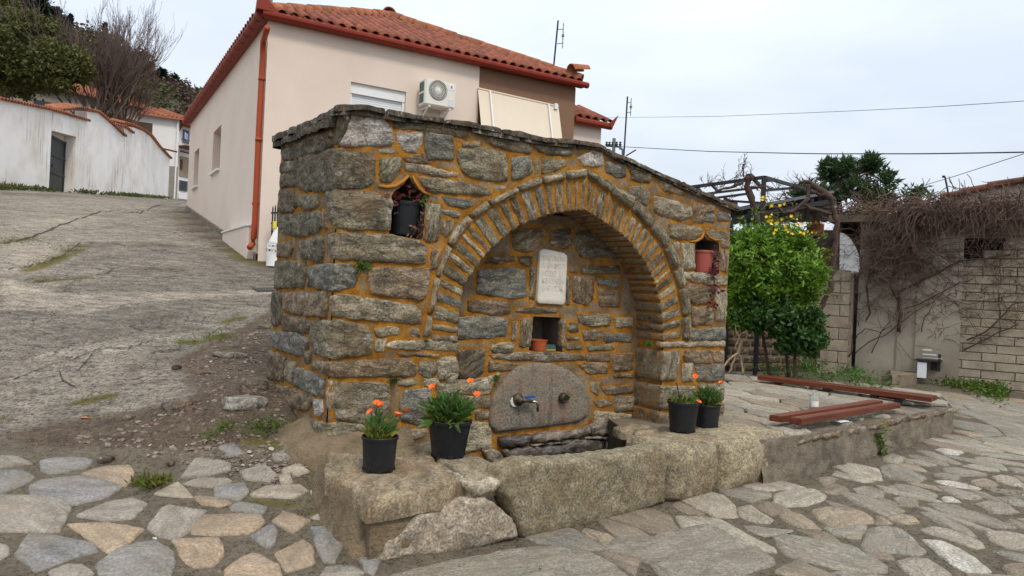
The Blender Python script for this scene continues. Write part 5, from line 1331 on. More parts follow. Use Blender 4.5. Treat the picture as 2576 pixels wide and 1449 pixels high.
# lower wing at the right end
wing = empty('house_wing', HP(HW+.7, .2, .5), 'low pink wing with red gutter at the right end of the house', 'house wing')
s1, zE = hpx(1518, 322, -.2); WX = hpx(1512, 340, -.2)[0]
V, F = extrude_poly([HP(HW+.004, .2, .5), HP(WX, .2, .5), HP(WX, .2, zE), HP(HW+.004, .2, zE)], HS*3); obj('wall', V, F, M['pink'], wing)
wr_ = obj('roof', [HP(HW+.004, .06, zE+.04), HP(WX+.14, .06, zE+.04), HP(WX+.14, 2.4, zE+1.1), HP(HW+.004, 2.4, zE+1.1)], [(0, 1, 2, 3)], M['tile_old'], wing)
u2 = (HP(0, 2.4, 1.06)-HP(0, .06, 0)).normalized(); n2 = HF.cross(u2)
for i in range(int((WX+.1-HW)/cw)+1):
    for j in range(4):
        o = HP(HW+.12+cw*i, .02, zE+.06)+u2*(ex*j)+n2*.02; u = (u2+n2*.05).normalized(); z = HF.cross(u)
        place('tile', tile_me, Matrix(((HF.x, u.x, z.x, o.x), (HF.y, u.y, z.y, o.y), (HF.z, u.z, z.z, o.z), (0, 0, 0, 1))), wr_)
g = MB().tube([HP(HW+.01, .04, zE+.02), HP(WX+.16, .04, zE+.02)], .08, 10); g.add([HP(WX+.05, -.04, zE+.08), HP(WX+.30, -.05, zE+.30), HP(WX+.2, .12, zE+.0), HP(WX+.12, -.05, zE-.06)], [(0, 3, 1), (3, 2, 1), (2, 0, 1)]); g.build('gutter', M['red_metal'], wing)
# air conditioner on brackets
a0, az1 = hpx(1071, 198, .42); a1 = hpx(1147.5, 212, .42)[0]; az0 = hpx(1110, 268, .42)[1]; az1 = hpx(1110, 203.5, .42)[1]
ac = empty('air_conditioner', fr((a0+a1)/2, az0, .05), 'cream air conditioner box with round fan grille bracketed to the house wall', 'air conditioner')
mc = (a0+a1)/2; hw = (a1-a0)/2; mz = (az0+az1)/2; hz_ = (az1-az0)/2
b = MB().box(fr(mc, mz, .26), HF*hw, HN*.16, UP*hz_); casing = b.build('casing', M['ac_white'], ac)
bmx = bmesh.new(); bmx.from_mesh(casing.data); bmesh.ops.bevel(bmx, geom=list(bmx.edges), offset=.018, segments=2, affect='EDGES'); bmx.to_mesh(casing.data); bmx.free()
fs_, fz = hpx(1102, 227, .42); FR = .37*hz_*2
MB().lathe(fr(fs_, fz, .421), [(0, 0), (FR, 0), (FR*1.04, .012), (FR, .014), (FR*.97, .004)], 32, HN).build('fan_recess', M['fan_dark'], ac)
g = MB()
for k in range(36):
    a = 2*math.pi*k/36; d0 = HF*math.cos(a)+UP*math.sin(a); g.bar(fr(fs_, fz, .430)+d0*FR*.18, fr(fs_, fz, .430)+d0*FR*.97, .007, .004, HN)
for rr in (.4, .7, .97): g.tube([fr(fs_, fz, .432)+(HF*math.cos(a)+UP*math.sin(a))*FR*rr for a in np.linspace(0, 2*math.pi, 25)], .004, 4)
g.build('fan_grille', M['ac_white'], ac, kind='stuff'); MB().lathe(fr(fs_, fz, .425), [(FR*.2, .0), (FR*.2, .014), (0, .016)], 16, HN).build('fan_hub', M['ac_white'], ac)
for k, zz in enumerate((mz+hz_*.45, mz-hz_*.45)): MB().box(fr(a0-.002, zz, .25), HF*.004, HN*.10, UP*hz_*.36).build('fin_panel', M['fin'], ac)
MB().box(fr(a1-.10, mz+hz_*.66, .422), HF*.055, HN*.003, UP*.055).build('badge', M['white_paint'], ac)
MB().lathe(fr(a1-.095, mz+hz_*.69, .426), [(0, .002), (.018, .002), (.018, 0)], 10, HN).build('badge_mark', M['red_logo'], ac); MB().box(fr(a1-.10, mz+hz_*.58, .4265), HF*.022, HN*.001, UP*.006).build('badge_mark', M['red_logo'], ac)
MB().box(fr(a1-.10, mz-hz_*.62, .422), HF*.055, HN*.003, UP*.07).build('label_plate', M['grey_label'], ac)
for s in (a0+.10, a1-.12):
    g = MB().bar(fr(s, az0-.03, .0), fr(s, az0-.03, .44), .035, .03); g.bar(fr(s, az0-.24, .0), fr(s, az0-.04, .36), .028, .025); g.bar(fr(s, az0-.26, .012), fr(s, az0+.1, .012), .035, .02, HN); g.build('bracket', M['ac_white'], ac)
# drop awning
aw = empty('awning', fr((SPL+HW)/2, EZ-1.5, 0), 'cream drop awning with two white arms over the brown veranda', 'awning')
t0, t1 = hpx(1202, 222, .02), hpx(1405, 268, .02); Pa, Pb = fr(t0[0], t0[1], .02), fr(t1[0], t1[1], .02); dn = HN*.72-UP*2.6
m = MB(); nu = 12
V = [Pa+(Pb-Pa)*(i/nu)+dn*(j/6)+HN*(-.02*math.sin(math.pi*i/nu)*math.sin(math.pi*j/6)) for j in range(7) for i in range(nu+1)]
obj('fabric', V, [(j*(nu+1)+i, j*(nu+1)+i+1, (j+1)*(nu+1)+i+1, (j+1)*(nu+1)+i) for j in range(6) for i in range(nu)], M['awning'], aw, smooth=True)
for f in (.135, .86): MB().bar(Pa+(Pb-Pa)*f+HN*.03, Pa+(Pb-Pa)*f+dn+HN*.04, .032, .022, HN).build('arm', M['white_paint'], aw)
MB().tube([Pa-UP*.0, Pb], .022, 8).build('roller', M['awning'], aw); MB().tube([Pa+dn, Pb+dn], .025, 8).build('front_rail', M['white_paint'], aw)
MB().box(Pb+HF*-.10+UP*-.02+HN*.04, HF*.04, HN*.03, UP*.06).build('gearbox', M['white_paint'], aw)
# ------------------------------------------------------------------ whitewashed wall on the left
wa, wb = at(0, 470, 23.0), at(425, 495, 46.0); wd = (wb-wa); wd.z = 0; wd.normalize(); wnm = Vector((wd.y, -wd.x, 0))
WW = lambda s, z, d: Vector((wa.x, wa.y, 0))+wd*s+UP*z+wnm*d
def wwpx(x, y):
    p = hit(x, y, wa, wnm); return ((p-wa).dot(wd), p.z)
white = empty('courtyard_wall', WW(10, 4.6, -.2), 'whitewashed wall with clay tile coping and dark metal door, left of the road', 'wall')
top = [wwpx(*p) for p in zp('ZW', [(-650, 125), (0, 262), (470, 392), (471, 285), (600, 300), (690, 372), (800, 470), (918, 585), (919, 470), (1000, 470), (1018, 545), (1019, 470), (1150, 520), (1230, 580), (1340, 715), (1470, 850)])]
top.insert(0, (top[0][0]-7, top[0][1]-1.2)); WTOP = top[-2][0]; bot = [(top[-1][0], 4.5), (top[0][0], .2)]
DO = [wwpx(*p) for p in zp('ZW', [(15, 1225), (320, 1285), (342, 590), (42, 512)])]
DO = [(DO[3][0], DO[0][1]-.1), (DO[2][0], DO[1][1]-.1), (DO[2][0], DO[2][1]), (DO[3][0], DO[3][1])]
wall_o = holed(top+bot, [DO], WW, 'wall', M['stained_white'], white, rdep=.45)
V, F = extrude_poly([WW(s, z, -.46) for s, z in top+bot], wnm*.02); obj('wall', V, F, M['whitewash'], white)
V = [WW(s, z, d) for s, z in top for d in (0, -.45)]; obj('wall', V, [(2*i, 2*i+2, 2*i+3, 2*i+1) for i in range(len(top)-1)], M['whitewash'], white)
dcx = (DO[0][0]+DO[1][0])/2; dw = (DO[1][0]-DO[0][0])/2; dz0, dz1 = tz(*WW(dcx, 0, .2)[:2])-.05, DO[3][1]
door = MB().box(WW(dcx, (dz0+dz1)/2, -.40), wd*dw, wnm*.03, UP*((dz1-dz0)/2)).build('door', M['door_metal'], white)
for f in (.0, .36, .68, 1.0): MB().box(WW(dcx, dz0+.04+(dz1-dz0-.08)*f, -.36), wd*dw, wnm*.018, UP*.045).build('rail', M['door_metal'], door)
for f in (-.94, .94): MB().box(WW(dcx+dw*f, (dz0+dz1)/2, -.362), wd*.05, wnm*.014, UP*((dz1-dz0)/2-.05)).build('stile', M['door_metal'], door)
MB().box(WW(dcx+.0, dz0+1.05, -.345), wd*.035, wnm*.03, UP*.05).build('handle', M['grey_metal'], door)
ct_me = mesh_data('coping_tile', *barrel(.115, .095, .66, 6, .02), M['tile_old'])
def coping(px, z='ZW', step=.235, drop=.17):
    P = [WW(*wwpx(*p), 0) for p in zp(z, px)]; L = [0]
    for a, b in zip(P, P[1:]): L.append(L[-1]+(b-a).length)
    k = 0.0
    while k < L[-1]:
        i = max(j for j in range(len(L)) if L[j] <= k); i = min(i, len(P)-2); p = P[i]+(P[i+1]-P[i])*((k-L[i])/(L[i+1]-L[i])); t_ = (P[i+1]-P[i]).normalized()
        y = (-wnm+UP*drop+t_*random.uniform(-.05, .05)).normalized(); x = (t_-y*t_.dot(y)).normalized(); z_ = x.cross(y); 
        if z_.z < 0: x = -x; z_ = -z_
        o = p+wnm*.13-UP*.05
        place('coping_tile', ct_me, Matrix(((x.x, y.x, z_.x, o.x), (x.y, y.y, z_.y, o.y), (x.z, y.z, z_.z, o.z), (0, 0, 0, 1))), white); k += step
coping([(-650, 118), (0, 255), (475, 392)]); coping([(150, 258), (380, 235), (590, 290)], step=.24); coping([(590, 285), (690, 365), (800, 462), (920, 578)], step=.26); coping([(790, 440), (910, 460), (1020, 545)], step=.28); coping([(900, 412), (1010, 440), (1150, 510), (1240, 575), (1345, 715), (1475, 850)], step=.30); coping([(1375, 735), (1530, 770)], step=.22)
# ------------------------------------------------------------------ houses up the lane
def facade(p0, p1, z0, depth, name, label, cat, mat):
    p0, p1 = Vector(p0), Vector(p1); d = (p1-p0); d.z = 0; L = d.length; d.normalize(); nn = Vector((d.y, -d.x, 0)); e = empty(name, Vector((p0.x, p0.y, z0)), label, cat)
    G = lambda s, z, o: Vector((p0.x, p0.y, 0))+d*s+UP*z+nn*o
    V, F = extrude_poly([G(0, z0-1, 0), G(L, z0-1, 0), G(L, p1.z, 0), G(0, p0.z, 0)], -nn*depth); obj('wall', V, F, M[mat], e)
    return e, G, L, lambda x, y, o=0: (lambda p: ((p-p0).dot(d), p.z))(hit(x, y, p0+nn*o, nn))
def hiproof(e, G, L, z, depth, rise, ov=.4, mat='tile_old', rows=True):
    r = obj('roof', [G(-ov, z, ov), G(L+ov, z, ov), G(L+ov, z, -depth-ov), G(-ov, z, -depth-ov), G(min(depth/2, L*.45), z+rise, -depth/2), G(max(L-depth/2, L*.55), z+rise, -depth/2), G(-ov, z-.14, ov), G(L+ov, z-.14, ov), G(L+ov, z-.14, -depth-ov)], [(0, 1, 5, 4), (1, 2, 5), (2, 3, 4, 5), (3, 0, 4), (6, 7, 1, 0), (7, 8, 2, 1)], M[mat], e)
    m = MB(); a0, a1, b0, b1 = G(-ov, z, ov), G(L+ov, z, ov), G(min(depth/2, L*.45), z+rise, -depth/2), G(max(L-depth/2, L*.55), z+rise, -depth/2); n = int((L+2*ov)/.28)
    for i in range(n+1): f = i/n; m.tube([a0+(a1-a0)*f+UP*.02, b0+(b1-b0)*f+UP*.02], .07, 5)
    c0, c1 = a1, G(L+ov, z, -depth-ov); n = int((c1-c0).length/.28)
    for i in range(n+1): f = i/n; g_ = 1-abs(f-.5)*2; m.tube([c0+(c1-c0)*f+UP*.02, c0+(c1-c0)*f+(b1-(c0+(c1-c0)*.5))*g_+UP*.02], .07, 5)
    m.build('tile_courses', M[mat], r, kind='stuff'); return r
pr = at(452, 299, 50.0); pl_ = pr-Vector((.86, .5, 0))*9.0; zb = at(448, 502, 50).z
e, G, L, gp = facade(pl_, pr, zb, 8, 'village_house', 'two storey white house with orange tile roof behind the courtyard wall', 'house', 'white_wall'); hiproof(e, G, L, pr.z, 8, 1.7)
zc = gp(448, 420)[1]; MB().box(G(L-2.2, (zb-1+zc)/2, .03), (G(1, 0, 0)-G(0, 0, 0))*2.25, (G(0, 0, 1)-G(0, 0, 0))*.03, UP*((zc-zb+1)/2)).build('stone_base', M['grey_stone'], e)
MB().tube([G(L-.12, pr.z-.1, .09), G(L-.12, zb, .09)], .06, 6).build('downpipe', M['white_paint'], e)
s_, z_ = gp(352, 318); win = MB().box(G(s_, z_-.6, .02), (G(1, 0, 0)-G(0, 0, 0))*.75, (G(0, 0, 1)-G(0, 0, 0))*.03, UP*.9).build('window', M['bark'], e)
pa_, pb_ = at(119, 213, 43.0), at(345, 272, 47.0)
e, G, L, gp = facade(pa_+(pa_-pb_).normalized()*3.5, pb_, pa_.z-5, 7, 'village_house', 'long grey house with orange roof half hidden by the bare trees', 'house', 'stucco_old'); hiproof(e, G, L, pa_.z-.1, 7, 1.5)
for i in range(4): MB().box(G(1.2+i*2.1, pa_.z-1.6, .02), (G(1, 0, 0)-G(0, 0, 0))*.45, (G(0, 0, 1)-G(0, 0, 0))*.02, UP*.6).build('window', M['shade_window'], e)
pa_, pb_ = at(266, 292, 38.5), at(328, 298, 39.5)
e, G, L, gp = facade(pa_, pb_, pa_.z-3.5, 2.5, 'outhouse', 'small beige outhouse with a thin orange eave behind the stepped wall', 'outhouse', 'pink')
V, F = extrude_poly([G(-.3, pa_.z+.02, .3), G(L+.3, pa_.z-.1, .3), G(L+.3, pa_.z-.1, -2.8), G(-.3, pa_.z+.02, -2.8)], (0, 0, .12)); obj('roof', V, F, M['tile_old'], e)
pa_, pb_ = at(454, 300, 57.0), at(520, 316, 59.5); zb = at(460, 505, 57).z
e, G, L, gp = facade(pa_, pb_, zb, 7, 'village_house', 'narrow house with beige stone facing, balcony and striped cloth beside the pink house', 'house', 'white_wall'); hiproof(e, G, L, pa_.z, 7, 1.3)
X1 = (G(1, 0, 0)-G(0, 0, 0)); N1 = (G(0, 0, 1)-G(0, 0, 0))
def fbox(x0, y0, x1, y1, name, mat, o=.03, dep=.03, par=None):
    (s0, z0), (s1, z1) = [gp(*zp('ZW', [p])[0], o) for p in ((x0, y0), (x1, y1))]
    return MB().box(G((s0+s1)/2, (z0+z1)/2, o), X1*(abs(s1-s0)/2), N1*dep, UP*(abs(z1-z0)/2)).build(name, M[mat], par or e)
fbox(1595, 820, 1800, 1105, 'stone_facing', 'stone_facing', .04); fbox(1570, 1260, 1800, 1370, 'base', 'white_wall', .05, .05); w_ = fbox(1590, 1110, 1680, 1250, 'window', 'grey_metal', .06, .04); fbox(1600, 1120, 1672, 1240, 'pane', 'shade_window', .11, .006, w_)
fbox(1590, 690, 1800, 750, 'balcony', 'brown_render', .7, .7); fbox(1600, 755, 1800, 818, 'recess', 'dark_wall', .05, .02); w_ = fbox(1632, 500, 1700, 680, 'window', 'grey_metal', .03, .03); fbox(1640, 505, 1690, 640, 'pane', 'shade_window', .07, .005, w_)
fbox(1605, 435, 1800, 470, 'eave', 'tile_old', .5, .5); fbox(1605, 360, 1800, 430, 'attic', 'shade_window', .02, .02); fbox(1600, 860, 1620, 990, 'shutter', 'bark', .08, .03)
m = MB(); (s0, z0), (s1, z1) = gp(*zp('ZW', [(1615, 610)])[0], 1.3), gp(*zp('ZW', [(1800, 690)])[0], 1.3)
for i in range(16): m.bar(G(s0+(s1-s0)*i/15, z0, 1.3), G(s0+(s1-s0)*i/15, z1, 1.3), .03, .03, N1)
m.bar(G(s0, z0, 1.3), G(s1, z0, 1.3), .05, .05); m.build('railing', M['grey_metal'], e)
cl = empty('hung_cloth', G(gp(*zp('ZW', [(1660, 590)])[0], 1.4)[0], gp(*zp('ZW', [(1660, 590)])[0], 1.4)[1], 1.42), 'blue and white striped cloth hung over the far balcony rail', 'cloth')
for i in range(5):
    (s0, z0), (s1, z1) = [gp(*zp('ZW', [p])[0], 1.42) for p in ((1644+i*9, 525+i*8), (1653+i*9, 610+i*5))]
    MB().box(G((s0+s1)/2, (z0+z1)/2, 1.42), X1*(abs(s1-s0)/2), N1*.01, UP*(abs(z1-z0)/2)).build('stripe', M['flag_blue' if i % 2 == 0 else 'white_paint'], cl)
# ------------------------------------------------------------------ trees on the left
def branchy(m, p, d, L, r, depth, spread, upb, n=(2, 4), curve=.12, rmin=.004, sides=4, shrinkL=.72):
    pts = [p]; q = p.copy(); v = d.copy(); k = 4
    for i in range(k):
        v = (v+Vector((random.gauss(0, curve), random.gauss(0, curve), random.gauss(0, curve)+upb*.12))).normalized(); q = q+v*(L/k); pts.append(q.copy())
    m.tube(pts, [max(rmin, r*(1-.42*i/k)) for i in range(k+1)], sides if depth > 1 else 3, cap=False)
    if depth <= 0: return
    for _ in range(random.randint(*n)):
        i = random.randint(1, k); w = (v+Vector((random.gauss(0, spread), random.gauss(0, spread), random.gauss(0, spread*.6)+upb))).normalized()
        branchy(m, pts[i], w, L*shrinkL*random.uniform(.75, 1.15), max(rmin, r*.58), depth-1, spread, upb, n, curve, rmin, max(3, sides-1), shrinkL)
def bare_tree(px, Y, H, label, stems, twig):
    b = at(px, 300, Y); b.z = tz(b.x, b.y)-.1; e = empty('bare_tree', b, label, 'tree', 'bare trees behind the courtyard wall' if False else None); m = MB(); t_ = MB()
    hh = at(px, 300, Y).z-b.z
    m.tube([b, b+Vector((.05, 0, hh*.5)), b+Vector((.0, .05, hh))], [.24, .20, .20], 8); m.build('trunk', M['bark'], e)
    for i in range(stems):
        a = random.uniform(0, 6.28); sp = random.uniform(.15, .75); d = Vector((math.cos(a)*sp*1.15, math.sin(a)*sp, 1)).normalized()
        branchy(t_, b+Vector((random.uniform(-.1, .1), random.uniform(-.1, .1), hh*random.uniform(.6, 1))), d, H*random.uniform(.28, .37), .05, 5, .24, .26, (2, 4), .07, .0055, 4, .72)
    t_.build('crown', M[twig], e)
bare_tree(240, 37.0, 7.6, 'tall bare tree with upright fan of grey twigs behind the courtyard wall', 16, 'bare_twig')
bare_tree(312, 38.0, 6.2, 'lower brownish bare tree, the right-hand one behind the courtyard wall', 14, 'twig')
def leafy(name, base, crown, n, size, mat, label, cat='tree', trunk=None, clumps=60, rad=.5, bark='bark', up=.25, hole=.0, aspect=.42, tr=.10):
    """crown: list of (centre, radii); leaves gathered in clumps through the volume"""
    e = empty(name, base, label, cat); P = []
    for c, r_ in crown:
        c = np.array(c, float); r_ = np.array(r_, float); k = int(clumps/len(crown)); q = RNG.normal(size=(k, 3)); q /= np.linalg.norm(q, axis=1)[:, None]; q = c+q*r_*(RNG.uniform(.35, 1.0, k)**.5)[:, None]
        for w in q:
            m_ = int(n/clumps); rr = rad*RNG.uniform(.6, 1.25); g_ = RNG.normal(size=(m_, 3)); g_ /= np.maximum(np.linalg.norm(g_, axis=1), 1e-6)[:, None]; P.append(w+g_*rr*np.array((1, 1, .75))*(RNG.uniform(0, 1, m_)**.45)[:, None])
    P = np.concatenate(P); V, F = leaves(P, len(P), size, up=up, aspect=aspect); np_obj('crown', V, F, M[mat], e)
    m = MB(); c0 = Vector(crown[0][0])
    for t_ in (trunk or [[base, base+(c0-Vector(base))*.5, c0]]): m.tube(t_, [tr*(1-.55*i/(len(t_)-1)) for i in range(len(t_))], 7)
    for c, r_ in crown:
        for _ in range(7): a = Vector(c)+Vector((random.uniform(-.7, .7)*r_[0], random.uniform(-.7, .7)*r_[1], random.uniform(-.5, .7)*r_[2])); m.tube([c0-Vector((0, 0, crown[0][1][2]*.6)), (c0+a)/2+Vector((random.uniform(-.1, .1), 0, .05)), a], [.045, .03, .012], 4)
    m.build('trunk', M[bark], e); return e
b = at(20, 250, 36.0); bz = tz(b.x, b.y)
cs = [(at(60, 120, 36), (2.0, 1.8, 1.9)), (at(-60, 60, 37), (2.6, 2.0, 2.3)), (at(150, 165, 35.5), (1.3, 1.2, 1.2)), (at(40, 185, 36), (2.0, 1.5, 1.1)), (at(-80, 180, 37), (2.4, 1.6, 1.6))]
leafy('evergreen_tree', Vector((b.x, b.y, bz)), cs, 42000, .22, 'ever', 'large dense olive green evergreen tree at the far left edge', trunk=[[Vector((b.x, b.y, bz)), at(15, 230, 36), at(20, 150, 36)]], clumps=420, rad=.48)
b2 = at(-150, 250, 33); leafy('evergreen_tree', Vector((b2.x, b2.y, tz(b2.x, b2.y))), [(at(-170, 90, 33), (2.2, 2, 2.6))], 9000, .26, 'ever', 'evergreen tree just beyond the left edge', clumps=90, rad=.6)
def conifer(x, yt, yb, w, Y, label, slim=False):
    a, c = at(x, yt, Y), at(x, yb, Y); H = (a.z-c.z)*1.9; rw = w*Y/FPX/2; base = a-Vector((0, 0, H)); e = empty('cypress' if slim else 'conifer', base, label, 'cypress' if slim else 'conifer', None)
    n = 900 if slim else 2200; f = RNG.uniform(0, 1, n)**.7; th = RNG.uniform(0, 2*math.pi, n); tiers = .72+.28*np.cos(f*H*2.0*(1 if slim else 1.6)+np.cos(th*3)*.8)
    rr = rw*np.minimum(f*1.9+.02, 1.0)*(1 if slim else tiers)*RNG.uniform(.45, 1, n)*(1.9 if not slim else 1)*np.where(f > .55, .8, 1)
    P = np.stack([a.x+np.cos(th)*rr, a.y+np.sin(th)*rr, a.z-f*H], 1); d = np.stack([np.cos(th), np.sin(th), np.full(n, -.35 if not slim else .9)], 1)
    V, F = leaves(P, n, .9 if not slim else .6, up=0, dirs=d, aspect=.55); np_obj('crown', V, F, M['conifer'], e); MB().tube([base, a-Vector((0, 0, .3))], [.25, .05], 6).build('trunk', M['bark'], e)
for a in ((104, -12, 50, 34, 120, 'tall dark conifer on the left skyline, its tip above the frame'), (140, 16, 62, 26, 122, 'dark conifer just right of the tallest one on the skyline'), (60, -30, 40, 30, 118, 'dark conifer at the top left corner behind the evergreen'), (358, 133, 180, 26, 128, 'spreading dark pine on the skyline behind the bare twigs'), (438, 186, 226, 18, 135, 'bushy dark conifer low on the skyline near the pink house'), (408, 172, 205, 9, 133, 'thin conifer left of the bushy one low on the skyline'), (320, 128, 160, 18, 126, 'half hidden conifer behind the crown of the bare tree')): conifer(*a)
for a in ((168.5, 46, 82, 6, 120, 'short slim cypress, left of the pair on the skyline', True), (178.5, 38, 92, 9, 120, 'tall slim cypress, right of the pair on the skyline', True), (264, 58, 112, 8, 124, 'slim cypress seen through the bare tree', True), (293, 112, 140, 6, 126, 'small cypress to the right inside the bare crown', True)): conifer(*a)
c = at(497, 243, 140); leafy('round_tree', Vector((c.x, c.y, c.z-4)), [(c, (2.2, 2, 1.3))], 1500, .8, 'forest', 'round dull green tree at the right end of the hill skyline', clumps=40, rad=.8)
def mast(name, x0, y0, x1, y1, Y, zb_, r, label, cat, mat='black_metal', arms=True):
    a = at(x0, y0, Y); b = Vector((a.x, a.y, zb_)); e = empty(name, b, label, cat); MB().tube([b, a], r, 6).build('mast', M[mat], e); return e, a
e, a = mast('pole', 682, -20, 682, 20, 15.5, 6.2, .045, 'grey pole rising above the left corner of the roof', 'pole', 'grey_metal')
e, a = mast('pole', 507, 228, 510, 262, 60, 8, .06, 'thin pale pole in front of the far end of the hill', 'pole', 'white_paint')
def antenna(x, y, Y, zb_, k, label, tilt):
    a = at(x, y, Y); b = Vector((a.x-tilt, a.y, zb_)); e = empty('tv_antenna', b, label, 'antenna'); MB().tube([b, a], .022, 6).build('mast', M['black_metal'], e); ux = (at(x+10, y, Y)-a).normalized(); m = MB(); bx = a+ux*.14*k-UP*.08*k
    m.tube([bx+UP*.02, bx-UP*.62*k], .010, 5)
    for z in (.14, .50): m.bar(a-UP*(z+.08)*k, bx-UP*z*k, .016, .016)
    for i in range(7): zc_ = bx-UP*(.03+.09*i)*k; ln = .05+.02*(i % 3); m.tube([zc_-Vector((0, ln*.5, 0))-ux*ln*.3, zc_+Vector((0, ln*.5, 0))+ux*ln*.3], .006, 4)
    m.box(bx-UP*.30*k, ux*.03, Vector((0, .03, 0)), UP*.03); m.build('aerial', M['grey_metal'], e)
antenna(1404, 52, 18.5, 6.0, 1.0, 'tall TV antenna with a vertical aerial above the house roof', .12)
antenna(1578.5, 243, 20.0, .5, .75, 'TV antenna right of the house wing, standing clear against the sky', .1)
# ------------------------------------------------------------------ shed on the right, with block walls and dry creeper
ZOOM['ZX'] = (1811.3, 925.8, .2969)
P1 = lambda z, x, y: zp(z, [(x, y)])[0]
R0 = at(2500, 985, 12.0); R0.z = 0; RD = Vector((.816, -.578, 0)).normalized(); RN = Vector((RD.y, -RD.x, 0))
RP = lambda s, z, d: R0+RD*s+UP*z+RN*d
def rpx(x, y, off=0.0):
    p = hit(x, y, R0+RN*off, RN); return ((p-R0).dot(RD), p.z)
def rz(x, y, off=0.0): return rpx(*P1('ZR', x, y), off)
shed = empty('shed', RP(-1, .3, -.3), 'old shed of cinder blocks and cement panels under a slab roof, hung with dry creeper', 'shed')
sl, _ = rz(1030, 600); sseam, _ = rz(1535, 800); send = rz(2300, 800)[0]+3.2; zt_ = rz(1400, 440)[1]; w0, wt = rz(1545, 523); w1 = rz(1862, 520)[0]; wb_ = rz(1545, 650)[1]
V, F = extrude_poly([RP(sl, -.1, 0), RP(sseam, -.1, 0), RP(sseam, zt_, 0), RP(sl, zt_, 0)], -RN*.25); obj('cement_panel', V, F, M['concrete_panel'], shed)
se2, _ = rz(1250, 800); MB().box(RP(se2, zt_/2, .004), RD*.012, RN*.006, UP*zt_/2).build('panel_joint', M['block_joint'], shed); MB().box(RP(sseam, zt_/2, .006), RD*.02, RN*.012, UP*zt_/2).build('panel_joint', M['block_joint'], shed)
MB().box(RP((se2+sseam)/2+.25, zt_/2, .010), RD*.33, RN*.016, UP*zt_/2).build('pilaster', M['concrete_panel'], shed)
bz0 = .12; bh, bw_ = .142, .47
hd = zt_-wt
m = MB()
for a0_, a1_, c0_, c1_ in ((sseam, w0, -.2, zt_), (w1, send, -.2, zt_), (w0, w1, -.2, wb_), (w0, w1, wt, zt_)): m.box(RP((a0_+a1_)/2, (c0_+c1_)/2, -.13), RD*((a1_-a0_)/2), RN*.108, UP*((c1_-c0_)/2))
m.build('block_bed', M['block_joint'], shed)
MB().box(RP((w0+w1)/2, (wb_+wt)/2, -.30), RD*((w1-w0)/2+.1), RN*.01, UP*((wt-wb_)/2+.1)).build('shade_panel', M['shade_black'], shed)  # black panel behind the window, painted to stand for the shed's unlit inside
MB().box(RP((sseam+send)/2, (zt_+wt)/2+.02, .01), RD*((send-sseam)/2), RN*.03, UP*((zt_-wt)/2-.02)).build('lintel', M['slab_concrete'], shed)
def bev_box(L, H, D):
    bm = bmesh.new(); bmesh.ops.create_cube(bm, size=1); bmesh.ops.scale(bm, vec=(L, D, H), verts=bm.verts); bmesh.ops.bevel(bm, geom=list(bm.edges), offset=.007, segments=1, affect='EDGES')
    me = bpy.data.meshes.new('block'); bm.to_mesh(me); bm.free(); me.materials.append(M['block']); return me
bl_me = bev_box(bw_-.012, bh-.012, .10); RM = Matrix(((RD.x, -RN.x, 0, 0), (RD.y, -RN.y, 0, 0), (0, 0, 1, 0), (0, 0, 0, 1)))
r_ = 0; z = bz0
while z+bh < wt+.01:
    s = sseam+.02-(bw_*.5 if r_ % 2 else 0)+random.uniform(-.03, .03)
    while s < send:
        a, b_ = max(s, sseam+.01), s+bw_; c = (a+b_)/2
        if not (z+bh*.6 > wb_ and c > w0 and c < w1-(.18 if z < wb_+.15 else 0)) and b_-a > .08:
            o = link(bpy.data.objects.new('block', bl_me)); o.parent = shed
            o.matrix_basis = Matrix.Translation(RP(c, z+bh/2, -.045+random.uniform(-.010, .012))-root_loc(shed)) @ RM @ Matrix.Rotation(random.gauss(0, .006), 4, 'Y') @ Matrix.Diagonal(((b_-a)/bw_, 1, 1, 1))
        s += bw_
    z += bh; r_ += 1
ot0, ot1 = rz(852, 395, .2), rz(1180, 383, .2); slab = MB(); s0 = ot0[0]; zs = ot0[1]
slab.box(RP((s0+send)/2, zs-.05, -1.02), RD*((send-s0)/2), RN*1.22, UP*.065); so = slab.build('roof_slab', M['slab_concrete'], shed)
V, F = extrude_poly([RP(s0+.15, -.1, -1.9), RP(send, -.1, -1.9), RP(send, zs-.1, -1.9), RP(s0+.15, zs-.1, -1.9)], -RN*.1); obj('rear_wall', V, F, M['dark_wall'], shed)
# low block wall with the porch behind it
l0, lt = rz(735, 702, .12); l1 = rz(978, 725, .12)[0]; bl2 = bev_box(.50, .20, .16); z = lt-.10; r_ = 0
while z > .1:
    s = l0-.2-(.25 if r_ % 2 else 0)
    while s < l1-.1:
        e_ = min(s+.51, l1); o = link(bpy.data.objects.new('block', bl2)); o.parent = shed; o.matrix_basis = Matrix.Translation(RP((s+e_)/2, z, .04)-root_loc(shed)) @ RM @ Matrix.Diagonal(((e_-s-.012)/.50, 1, 1, 1)); s += .51
    z -= .212; r_ += 1
MB().box(RP((l0+l1)/2-.2, lt/2-.03, .03), RD*((l1-l0)/2+.25), RN*.06, UP*(lt/2)).build('block_bed', M['block_joint'], shed)
pb0 = rz(715, 560, -1.0)[0]-1.2; pb1 = rz(915, 560, -.2)[0]
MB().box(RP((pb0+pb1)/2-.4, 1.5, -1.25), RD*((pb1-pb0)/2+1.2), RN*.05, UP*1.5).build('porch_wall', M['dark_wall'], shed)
MB().box(RP(rz(905, 560)[0], zs/2, -.5), RD*.05, RN*.5, UP*(zs/2-.05)).build('porch_post', M['bark'], shed)
ar = [rz(x, y, .10) for x, y in [(912, 722), (1020, 724), (1028, 690), (1022, 620), (1000, 565), (970, 520), (940, 498), (915, 490)]]
